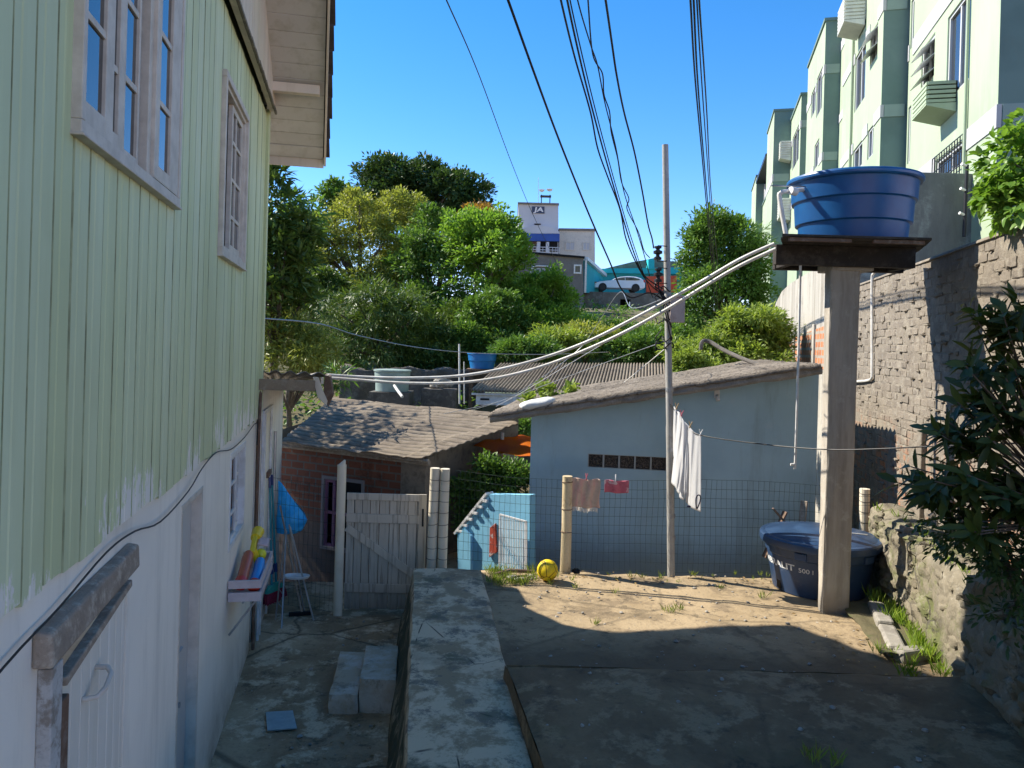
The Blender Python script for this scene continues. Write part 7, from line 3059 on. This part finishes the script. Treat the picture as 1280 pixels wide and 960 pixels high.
cable([(703, -60, 4.25), (712.5, 0, 4.85), (735, 100, 5.9), (758, 190, 6.9), (782, 275, 7.8), (800, 330, 8.4), (810, 356, 8.7), (816, 372, 8.8)], .005, 'thin black cable close beside the thick straight one above the turquoise building', OV_)
cable([(712, -60, 4.2), (722, 0, 4.8), (738, 55, 5.4), (747, 82, 5.7), (756, 128, 6.2), (770, 185, 6.8), (780, 240, 7.4), (795, 285, 7.9), (805, 318, 8.2), (812, 345, 8.5)], .005, 'thin wavering black cable between the straight ones and the crinkled one', OV_)
cable([(731, -60, 4.3), (735, 0, 4.9), (741, 68, 5.6), (753, 92, 5.9), (755, 118, 6.2), (762, 140, 6.4), (764, 165, 6.7), (772, 198, 7.0), (777, 228, 7.3), (786, 248, 7.5), (784, 262, 7.65), (798, 290, 8.0), (805, 313, 8.25), (812, 322, 8.4)], .0055, 'crinkled black cable full of small kinks between the bundle and the insulator cable', OV_)
cable([(747, -60, 4.2), (757, 0, 4.8), (765, 55, 5.4), (771, 95, 5.8), (780, 140, 6.4), (793, 190, 7.0), (803, 240, 7.6), (810, 280, 8.1), (815, 298, 8.4), (817, 310, 8.6)], .008, 'black cable running down to the insulators on the pole', OV_)
cable([(858, -80, 5.2), (863, 0, 6.0), (869, 100, 8), (878, 200, 11), (887, 300, 16), (893, 370, 20), (899, 440, 24)], .009, 'leftmost black cable of the bundle over the tree by the flats', OV_)
cable([(862, -80, 5.2), (867, 0, 6.0), (872, 100, 8), (880, 200, 11), (889, 300, 16), (896, 370, 20), (903, 440, 24)], .009, 'second black cable from the left of the bundle over the tree by the flats', OV_)
cable([(867, -80, 5.2), (871, 0, 6.0), (877, 100, 8), (884, 200, 11), (891, 300, 16), (895, 350, 19)], .007, 'thin third black cable of the bundle over the tree by the flats', OV_)
cable([(871, -80, 5.2), (874, 0, 6.0), (880, 85, 7.6), (884, 150, 9.4), (888, 230, 12.3), (895, 310, 16.5), (900, 360, 19.5)], .008, 'rightmost black cable of the bundle over the tree by the flats', OV_)
LW_ = 'pale lines over the roofs'


def line(pts, r_, label, mat=m_galv):
    m = MB()
    m.tube(smooth_path([P(*p) for p in pts], 6), r_, 5)
    tag(m.build('slack_line', mat, smooth=True), label, 'line', LW_)


line([(330, 398, 9.5), (400, 405, 11), (450, 420, 13), (520, 434, 16), (590, 441, 18), (680, 443, 19), (760, 440, 20)], .009, 'pale line sagging across the dark trees above the two white pipes')
line([(832, 372, 8.85), (790, 385, 10), (775, 365, 12), (750, 400, 14), (720, 440, 15), (640, 495, 14), (560, 520, 12.5)], .006, 'slack line from the pole past the white car down to the brick house roof', m_galv)
line([(835, 425, 8.85), (760, 452, 10), (690, 478, 11), (620, 503, 12), (540, 520, 12.5)], .005, 'thin line from the lashings on the pole to the brick house roof', m_galv)
line([(836, 432, 8.85), (800, 462, 9.6), (780, 478, 10)], .006, 'short thin stay from the pole down to the blue house roof', m_pvc)
line([(770, 420, 12), (700, 462, 12), (650, 492, 12), (620, 508, 12)], .005, 'thin pale wire running low over the ridged roof to the brick house', m_pvc)
line([(775, 452, 10.2), (865, 398, 15), (905, 430, 15), (925, 442, 14), (948, 456, 13)], .03, 'thick dark hose hooped over the bushes beside the pole', m_brownwood) if False else None
m = MB()
m.tube(smooth_path([P(876, 437, 13.2), P(878, 427, 13.2), P(887, 427, 13.2), P(902, 436, 13), P(925, 447, 12.6), P(949, 456, 12.2)], 5), .035, 8)
tag(m.build('old_hose', mottled('grey_hose', (.16, .14, .12, 1), (.10, .09, .08, 1), (.22, .2, .17, 1), 4, 10), smooth=True), 'thick grey hose hooped over the bushes above the blue house roof', 'hose')
# ------------------------------------------------------------------ trees and bushes
m_bark = mottled('bark', (.13, .10, .075, 1), (.08, .065, .05, 1), (.20, .17, .14, 1), 3, 12, .9, .5, .01, 60, .6)
L_dark = leaf_mat('leaf_deep_green', (0.039, 0.078, 0.023, 1), (0.072, 0.124, 0.036, 1), .22)
L_mid = leaf_mat('leaf_mid_green', (0.081, 0.163, 0.034, 1), (0.156, 0.260, 0.058, 1), .34)
L_bright = leaf_mat('leaf_bright_green', (0.131, 0.250, 0.037, 1), (0.237, 0.375, 0.069, 1), .42)
L_olive = leaf_mat('leaf_olive', (.22, .255, .055, 1), (.36, .37, .10, 1), .40)
L_vine = leaf_mat('leaf_yellow_green', (0.187, 0.264, 0.050, 1), (0.308, 0.374, 0.094, 1), .42)
L_orange = leaf_mat('leaf_rusty', (.30, .14, .035, 1), (.38, .24, .06, 1), .35)
L_deep = leaf_mat('leaf_dark_mid_green', (.07, .12, .028, 1), (.125, .185, .045, 1), .34)  # tone between the deep green and mid green leaves
L_big = leaf_mat('leaf_glossy_dark', (.048, .068, .014, 1), (.085, .115, .025, 1), .32, .45)
L_top = leaf_mat('leaf_fresh', (.125, .24, .035, 1), (.21, .33, .07, 1), .42, .4)


def tree(name, label, cat, lobes, clumps, per, rc, L, W, leaf, base=None, trunk=.12, group=None, inner=.35, hang=0.0, up=.35, k=9, floor=-.75, flat=.5, frac=.55):
    c = np.mean([l[0] for l in lobes], axis=0)
    more = []
    for (lc, lr) in lobes:                 # smaller masses breaking the outline
        for q in range(3):
            v = unit(1)[0]
            v[2] = abs(v[2]) if random.random() < .8 else v[2]
            k_ = random.uniform(.26, .5)
            more.append((tuple(np.array(lc) + v * np.array(lr) * random.uniform(.75, 1.1)), (lr[0] * k_, lr[1] * k_, lr[2] * k_)))
    lobes = list(lobes) + more
    if base is None:
        base = (c[0] + random.uniform(-.2, .2), c[1], ground_z(c[0], c[1]) - .2)
    t_ = thing(name, tuple(base), label, cat, group)
    o, cc = crown('crown' if name.endswith('tree') else 'foliage', lobes, clumps, per, rc, L, W, leaf, t_, up=up, hang=hang, inner=inner, floor=floor, flat=flat)
    m = MB()
    limbs(m, base, trunk, cc, frac, k)
    m.build('trunk' if name.endswith('tree') else 'stems', m_bark, t_, smooth=True)
    return t_


TG = 'trees on the hillside'
# big round dark crown on the skyline
tree('dome_tree', 'big round dark green tree standing highest on the skyline', 'tree',
     [lobe(525, 246, 60, 44, 46), lobe(482, 244, 36, 34, 46), lobe(570, 250, 42, 34, 46), lobe(500, 222, 34, 22, 45.5), lobe(550, 228, 38, 20, 45.5), lobe(592, 254, 22, 26, 46), lobe(458, 256, 20, 22, 46), lobe(525, 275, 70, 26, 46)],
     520, 52, .62, .30, .15, L_dark, trunk=.35, inner=.3, k=12)
tree('leafy_tree', 'small bright tree crown poking up beside the big dark dome tree', 'tree',
     [lobe(424, 244, 16, 14, 40), lobe(408, 246, 10, 8, 40), lobe(434, 262, 14, 16, 40)], 70, 36, .42, .28, .13, L_mid, trunk=.14, k=6)
# olive tree in the middle
tree('olive_green_tree', 'open olive-yellow tree in front of the big dark dome tree', 'tree',
     [lobe(452, 290, 52, 42, 31), lobe(500, 288, 34, 38, 31.5), lobe(415, 300, 34, 32, 30.5), lobe(395, 290, 16, 20, 30.5), lobe(460, 340, 62, 48, 31), lobe(512, 262, 18, 20, 31.5), lobe(440, 258, 26, 18, 31), lobe(400, 345, 32, 30, 30.5), lobe(425, 370, 40, 26, 30), lobe(385, 320, 22, 24, 30.5), lobe(470, 375, 50, 30, 30)],
     700, 50, .36, .15, .065, L_olive, trunk=.20, inner=.35, k=14)
tree('broad_tree', 'dense mid-green tree between the olive-yellow tree and the bright round one', 'tree',
     [lobe(548, 318, 42, 42, 29.5), lobe(525, 345, 40, 42, 29.5), lobe(560, 360, 46, 40, 29), lobe(545, 288, 26, 22, 30), lobe(580, 290, 18, 18, 30), lobe(560, 395, 44, 30, 28.5), lobe(520, 385, 30, 26, 28.5)],
     430, 48, .36, .17, .075, L_mid, trunk=.20, k=10)
tree('bright_green_tree', 'bright sunlit green tree with a rounded crown beside the white tower', 'tree',
     [lobe(610, 318, 46, 44, 28), lobe(630, 300, 28, 28, 28), lobe(588, 300, 28, 30, 28), lobe(612, 280, 22, 20, 28.4), lobe(640, 335, 24, 34, 28), lobe(600, 350, 42, 34, 27.8), lobe(628, 276, 10, 12, 28), lobe(650, 312, 12, 12, 28), lobe(574, 282, 12, 12, 28), lobe(590, 268, 9, 9, 28.2)],
     360, 48, .34, .17, .085, L_bright, trunk=.18, k=10)
tree('rusty_tree', 'rusty orange tree top between the dark dome tree and the bright green tree', 'tree',
     [lobe(600, 272, 20, 14, 36), lobe(585, 276, 14, 10, 36), lobe(612, 278, 12, 12, 36)], 60, 36, .36, .20, .08, L_orange, trunk=.10, k=6)
# dark loquat at the corner of the green house
tree('broadleaf_tree', 'dark broad-leaved tree close behind the corner of the green house', 'tree',
     [lobe(345, 262, 24, 40, 17), lobe(338, 305, 36, 30, 17), lobe(352, 335, 34, 34, 17), lobe(372, 290, 22, 14, 17.2), lobe(385, 275, 16, 10, 17.2), lobe(340, 218, 14, 14, 17.2), lobe(330, 370, 36, 30, 17), lobe(362, 365, 30, 26, 17.4), lobe(350, 395, 34, 24, 17.2)],
     230, 22, .26, .27, .085, L_deep, trunk=.14, hang=.15, inner=.3, k=12)
tree('broadleaf_tree', 'lighter star-leaved branches reaching out of the dark broad-leaved tree', 'tree',
     [lobe(376, 276, 20, 12, 19), lobe(390, 262, 16, 9, 19), lobe(368, 255, 12, 8, 19), lobe(360, 310, 20, 16, 19)],
     46, 20, .24, .30, .07, L_mid, trunk=.08, hang=.1, inner=.1, k=8)
# bamboo-like mass, low centre left
tree('feathery_bush', 'dark feathery bush with drooping narrow leaves low in the middle of the hillside', 'bush',
     [lobe(462, 398, 56, 36, 24), lobe(420, 400, 38, 32, 24), lobe(505, 400, 40, 38, 24), lobe(455, 440, 60, 34, 23.5), lobe(520, 430, 34, 36, 24)],
     330, 46, .34, .24, .04, L_deep, trunk=.10, hang=.5, inner=.45, k=10)
tree('shaggy_bush', 'grey-green shaggy bush behind the lean-to roof, next to the feathery one', 'bush',
     [lobe(360, 430, 42, 36, 17), lobe(395, 440, 28, 30, 17), lobe(345, 400, 26, 22, 17.5), lobe(370, 465, 50, 26, 16.5)],
     230, 40, .24, .15, .035, L_olive, trunk=.07, hang=.35, inner=.5, k=10)
tree('spiky_plant', 'small spiky plant leaning over the edge of the lean-to roof', 'plant',
     [lobe(424, 470, 20, 10, 11.8), lobe(412, 486, 14, 12, 11.6)], 22, 14, .10, .17, .03, L_mid, base=tuple(P(420, 488, 11.8)), trunk=.012, hang=.2, inner=.2, k=5)
# lower right of the mass
tree('small_tree', 'small bright tree just below the grey house window', 'tree',
     [lobe(688, 372, 26, 28, 27), lobe(668, 382, 22, 24, 27), lobe(705, 390, 16, 26, 27), lobe(690, 350, 12, 12, 27), lobe(662, 360, 10, 14, 27), lobe(680, 405, 34, 22, 26.5)],
     240, 46, .30, .16, .07, L_bright, trunk=.10, k=8)
tree('small_tree', 'small darker tree between the bright round tree and the small bright one', 'tree',
     [lobe(622, 398, 34, 28, 25.5), lobe(600, 408, 26, 24, 25.5), lobe(640, 410, 26, 26, 25.5), lobe(625, 376, 18, 14, 25.5), lobe(610, 430, 40, 18, 25)],
     260, 46, .28, .15, .06, L_mid, trunk=.10, k=8)
for px, py, rx, ry, d, lab, lf in ((735, 425, 40, 20, 24, 'low yellow-green shrub on the slope below the dark hill wall', L_olive), (700, 430, 34, 16, 23, 'low bright shrub between the small tree and the ridged roof', L_vine),
                               (790, 438, 46, 20, 23.5, 'spreading green shrub above the middle of the ridged roof', L_mid), (830, 432, 34, 22, 23, 'green shrub behind the pole above the ridged roof', L_mid),
                               (655, 440, 34, 12, 22, 'low shrub just beside the small blue tank', L_mid), (760, 416, 22, 10, 40, 'shrub in front of the dark opening in the hill wall', L_mid), (738, 412, 24, 12, 34, 'leafy shrub between the small bright tree and the dark hill wall', L_bright), (815, 422, 30, 14, 33, 'mid-green shrub behind the two white pipes, beside the pole', L_vine), (770, 418, 40, 14, 28, 'wide low shrub on the slope above the middle of the ridged roof', L_mid), (856, 408, 18, 22, 34, 'shrub in the gap between the pole and the tall tree', L_mid)):
    tree('shrub', lab, 'shrub', [lobe(px, py, rx, ry, d), lobe(px - rx * .5, py + ry * .4, rx * .7, ry * .9, d), lobe(px + rx * .5, py + ry * .3, rx * .7, ry * .9, d)],
         150, 40, .30, .15, .05, lf, trunk=.05, group='shrubs on the slope', k=9, floor=-.4, hang=.25, inner=.3)
for px, py, rx, ry, d, lab, lf in ((492, 330, 34, 40, 33, 'thin-leaved olive tree squeezed between the olive-yellow tree and the mid-green one', L_olive),
                               (398, 372, 40, 36, 27, 'grey-green tree above the shaggy bush by the lean-to', L_deep), (556, 415, 40, 34, 26.5, 'dark tree in the hollow above the masts', L_deep),
                               (645, 372, 26, 34, 29, 'mid-green tree in front of the grey house wall', L_mid), (540, 445, 44, 22, 23.8, 'dark thicket just above the pale tank', L_deep),
                               (590, 430, 30, 24, 24.5, 'leafy thicket behind the small blue tank', L_mid), (380, 330, 26, 34, 29, 'pale twiggy tree between the dark broad-leaved tree and the olive one', L_olive)):
    lb = [lobe(px + random.uniform(-.6, .6) * rx, py + random.uniform(-.6, .6) * ry, rx * random.uniform(.35, .6), ry * random.uniform(.35, .6), d) for q in range(6)]
    tree('hillside_tree', lab, 'tree', lb, 200, 44, .30, .16, .06, lf, trunk=.10, group=TG, k=10, hang=.1, inner=.4)
# right-hand side
tree('tall_tree', 'tall green tree between the pole and the flats, crossed by cables', 'tree',
     [lobe(905, 318, 36, 46, 24), lobe(885, 330, 34, 42, 24), lobe(925, 345, 30, 44, 24), lobe(895, 285, 24, 22, 24), lobe(868, 310, 16, 22, 24), lobe(865, 355, 22, 30, 24), lobe(900, 385, 48, 36, 23.6), lobe(940, 330, 16, 28, 24.2), lobe(950, 372, 20, 34, 24), lobe(872, 395, 26, 30, 23.5)],
     520, 50, .34, .16, .065, L_mid, trunk=.16, inner=.4, k=12)
tree('palm_like_tree', 'feathery branch tip standing against the flats beside the tall tree', 'tree',
     [lobe(942, 292, 12, 8, 25.5), lobe(950, 300, 8, 10, 25.5), lobe(934, 300, 8, 10, 25.5)], 16, 26, .22, .34, .03, L_mid, trunk=.05, hang=.35, inner=.1, k=6)
tree('vine_bush', 'yellow-green bush heaped over the blue house roof beside the stained wall', 'bush',
     [lobe(935, 424, 42, 32, 16), lobe(960, 415, 26, 28, 16), lobe(905, 436, 36, 24, 16), lobe(880, 446, 28, 18, 15.7), lobe(935, 450, 54, 18, 15.5), lobe(965, 440, 22, 22, 15.8)],
     380, 50, .22, .13, .042, L_vine, trunk=.06, hang=.35, inner=.4, k=10)
tree('vine_bush', 'small yellow-green bush at the foot of the pole just over the blue house roof', 'bush',
     [lobe(858, 455, 18, 14, 14.6), lobe(880, 462, 22, 10, 14.6), lobe(845, 440, 12, 12, 15)], 110, 44, .16, .10, .036, L_vine, trunk=.03, hang=.2, inner=.4, k=6)
tree('garden_bush', 'rounded glossy bush in the gap between the brick house and the blue house', 'bush',
     [lobe(620, 602, 30, 26, 10.8), lobe(594, 620, 20, 26, 10.8), lobe(642, 606, 22, 26, 10.8), lobe(588, 655, 16, 30, 10.8), lobe(615, 640, 34, 24, 10.9)],
     300, 40, .14, .075, .035, L_mid, trunk=.05, inner=.4, k=8)
tree('garden_bush', 'leafy shrub behind the orange tarpaulin, between the two roofs', 'bush',
     [lobe(655, 535, 14, 14, 14.6), lobe(665, 520, 12, 12, 14.8), lobe(640, 545, 14, 12, 14.8)], 90, 36, .14, .08, .04, L_mid, trunk=.04, k=6)
tree('vine', 'sprigs of vine growing over the blue house roof behind the white sack', 'vine',
     [lobe(660, 500, 8, 8, 12.0), lobe(680, 486, 6, 8, 12.2), lobe(686, 494, 8, 8, 12.2), lobe(706, 490, 9, 6, 12.3), lobe(716, 487, 6, 5, 12.4)], 46, 16, .08, .085, .06, L_vine, trunk=.015, inner=.3, k=8)

# sunlit creeper on top of the right wall
b0 = BW(5.6, 3.7)
t_ = thing('creeper', tuple(b0), 'sunlit light green creeper tumbling over the top of the tall brick wall', 'creeper')
o, cc = crown('foliage', [lobe(1275, 205, 30, 38, 6.0, .4), lobe(1300, 185, 30, 44, 6.1, .5), lobe(1304, 240, 46, 40, 5.9, .5), lobe(1246, 242, 17, 17, 6.1, .2), lobe(1274, 264, 26, 18, 5.9, .3), lobe(1232, 256, 8, 10, 6.1, .15)],
              150, 14, .10, .085, .05, L_top, t_, up=.5, hang=.25, inner=.25, big=True)
m = MB()
limbs(m, b0, .03, cc, .5, 14)
m.build('stems', m_bark, t_, smooth=True)

# big dark broad-leaved shrub close by on the right
b0 = Vector((RWX(4.6) + .35, 4.6, .8))
t_ = thing('broadleaf_shrub', tuple(b0), 'large shrub with long dark glossy leaves leaning in over the rubble wall', 'shrub')
lob = [lobe(1252, 400, 48, 40, 4.6, .35), lobe(1235, 460, 60, 44, 4.5, .4), lobe(1262, 520, 60, 60, 4.4, .4), lobe(1205, 545, 46, 34, 4.5, .3), lobe(1200, 600, 60, 34, 4.45, .35), lobe(1255, 620, 50, 50, 4.3, .4), lobe(1225, 660, 46, 40, 4.3, .35), lobe(1165, 610, 34, 22, 4.55, .25), lobe(1290, 460, 50, 90, 4.4, .5), lobe(1300, 640, 50, 80, 4.2, .4)]
# whorls of long leaves at shoot tips
nW = 150
pick = rng.choice(len(lob), nW)
dv = unit(nW)
dv[:, 2] = np.abs(dv[:, 2]) * .6 + dv[:, 2] * .3
tip = np.array([lob[i][0] for i in pick]) + dv * np.array([lob[i][1] for i in pick]) * rng.uniform(.55, 1.05, nW)[:, None]
c_, d_, n_, l_, w_ = [], [], [], [], []
for i in range(nW):
    ax = Vector(dv[i]) + Vector((-.35, -.1, .45))
    ax.normalize()
    s1 = ax.cross(Vector((0, 0, 1))).normalized()
    s2 = ax.cross(s1)
    kk = random.randint(7, 11)
    for j in range(kk):
        a = j * 2.4 + random.uniform(-.3, .3)
        opn = random.uniform(.35, 1.45)
        ra = s1 * math.cos(a) + s2 * math.sin(a)
        d0 = ax * math.cos(opn) + ra * math.sin(opn)
        d0.z -= random.uniform(.0, .5)
        c_.append(Vector(tip[i]) - ax * (.024 * j))
        d_.append(d0)
        n_.append(ax * .8 - ra * .4 + Vector((0, 0, .5)))
        l_.append(random.uniform(.06, .13) + random.random() ** 2 * .10)
        w_.append(random.uniform(.028, .058))
leaves_obj('foliage', np.array([tuple(v) for v in c_]), np.array([tuple(v) for v in d_]), np.array([tuple(v) for v in n_]), np.array(l_), np.array(w_), L_big, t_, big=True)
m = MB()
forks = [b0 + Vector((random.uniform(-.25, .2), random.uniform(-.2, .2), random.uniform(.5, 1.0))) for i in range(7)]
for f in forks:
    m.tube([b0 + Vector((random.uniform(-.1, .1), random.uniform(-.1, .1), 0)), b0.lerp(f, .6) + Vector((0, 0, .05)), f], [.022, .017, .011], 6)
for i in range(nW):
    p = Vector(tip[i])
    f = min(forks, key=lambda q: (q - p).length + random.uniform(0, .2))
    m.tube([f, f.lerp(p, .55) + Vector((0, 0, .04)), p], [.009, .006, .004], 5)
m.build('stems', m_bark, t_, smooth=True)

b0 = Vector((RWX(4.9) + .25, 4.9, .6))
t_ = thing('twiggy_shrub', tuple(b0), 'thin twiggy shrub with small leaves hanging below the large dark shrub', 'shrub')
o, cc = crown('foliage', [lobe(1215, 690, 46, 40, 4.7, .35), lobe(1255, 720, 50, 46, 4.6, .35), lobe(1185, 650, 32, 26, 4.8, .25), lobe(1290, 700, 40, 70, 4.6, .4), lobe(1262, 780, 34, 26, 4.6, .25)],
              150, 13, .10, .055, .022, L_dark, t_, up=.2, hang=.35, inner=.3, big=True)
m = MB()
limbs(m, b0, .02, cc, .5, 46, 5)
m.build('stems', m_bark, t_, smooth=True)
# a second screen of sunlit leaves behind the tank corner, on the low wall
sp = [((RWX(y) + random.uniform(.0, .3), y, .88), random.uniform(.4, 1.0)) for y in np.linspace(5.2, 8.5, 12)]
tag(tufts(sp, .11, .010, bpy.data.materials['weed_blades'], 'wall_weeds', 16, .06), 'weeds growing along the ledge of the rubble wall', 'weeds', kind='stuff')
# tall trees farther left, behind the green house: they throw the dappled shade on the brick house roof
tree('shade_tree', 'tree behind the green house shading the brick house roof', 'tree',
     [((-7.2, 13.6, 4.4), (1.5, 1.5, 1.3)), ((-6.6, 12.9, 3.6), (1.2, 1.2, 1.0)), ((-8.2, 14.0, 5.2), (1.4, 1.4, 1.1))], 130, 40, .4, .18, .08, L_mid, trunk=.18, k=8)
# rough growth under and between the trees
pts_ = []
for i in range(420):
    y = random.uniform(18.5, 44)
    x = random.uniform(-.38, .36) * y
    if x > 2.4 + .215 * y:
        continue
    pts_.append(((x, y, ground_z(x, y) + .05), random.uniform(.6, 1.6)))
c_, d_, n_, l_ = [], [], [], []
for p, k in pts_:
    for j in range(34):
        a = random.uniform(0, 2 * PI)
        rr = .55 * k * math.sqrt(random.random())
        c_.append((p[0] + rr * math.cos(a), p[1] + rr * math.sin(a), p[2] + random.uniform(0, .5) * k * (1 - rr / (.6 * k) * .6)))
        d_.append((math.cos(a), math.sin(a), random.uniform(-.2, .9)))
        n_.append((random.uniform(-.5, .5), random.uniform(-.5, .5), 1))
        l_.append(random.uniform(.14, .30))
tag(leaves_obj('undergrowth', np.array(c_), np.array(d_), np.array(n_), np.array(l_), np.array(l_) * .42, L_mid), 'rough green undergrowth covering the slope', 'undergrowth', kind='stuff')

# loose pebbles and dry leaves on the ground
m = MB()
for i in range(520):
    if i % 3:
        x, y = random.uniform(-.25, 3.6), random.uniform(5.9, 8.85)
        if x < retain_l(y) + .42 or x > RWX(y) - .05:
            continue
        z = .0
    elif i % 2:
        x, y = random.uniform(.25, 3.3), random.uniform(3.6, 5.8)
        z = .165
    else:
        y = random.uniform(5.3, 9.3)
        x = random.uniform(BX + BB * y + .05, retain_l(y) - .55)
        z = PZ0
    r_ = .004 + .016 * random.random() ** 3
    m.ball((x, y, z + r_ * .35), r_ * random.uniform(.8, 1.5), r_ * random.uniform(.8, 1.5), r_ * .7, 6, 4, .6, i)
tag(m.build('pebbles', m_stone, smooth=True), 'small pebbles and grit scattered over the cement', 'pebbles', kind='stuff')
n_ = 260
c_, d_, nn3, l_ = [], [], [], []
for i in range(n_):
    if random.random() < .45:
        y = random.uniform(6.0, 8.7)
        x = RWX(y) - abs(random.gauss(.1, .45)) - .05
        z = .012
    elif random.random() < .5:
        x, y = random.uniform(-.1, 3.0), random.gauss(8.65, .15)
        z = .012
        if y > 8.85:
            continue
    else:
        y = random.uniform(5.0, 9.2)
        x = retain_l(y) - .6 - abs(random.gauss(0, .25))
        z = PZ0 + .012
    a = random.uniform(0, 2 * PI)
    c_.append((x, y, z + random.uniform(0, .01)))
    d_.append((math.cos(a), math.sin(a), random.uniform(-.05, .3)))
    nn3.append((random.uniform(-.4, .4), random.uniform(-.4, .4), 1))
    l_.append(random.uniform(.025, .06))
tag(leaves_obj('fallen_leaves', np.array(c_), np.array(d_), np.array(nn3), np.array(l_), np.array(l_) * .5, leaf_mat('dry_leaf', (.20, .12, .05, 1), (.32, .22, .09, 1), .15, .7)), 'dry fallen leaves on the cement', 'leaves', kind='stuff')
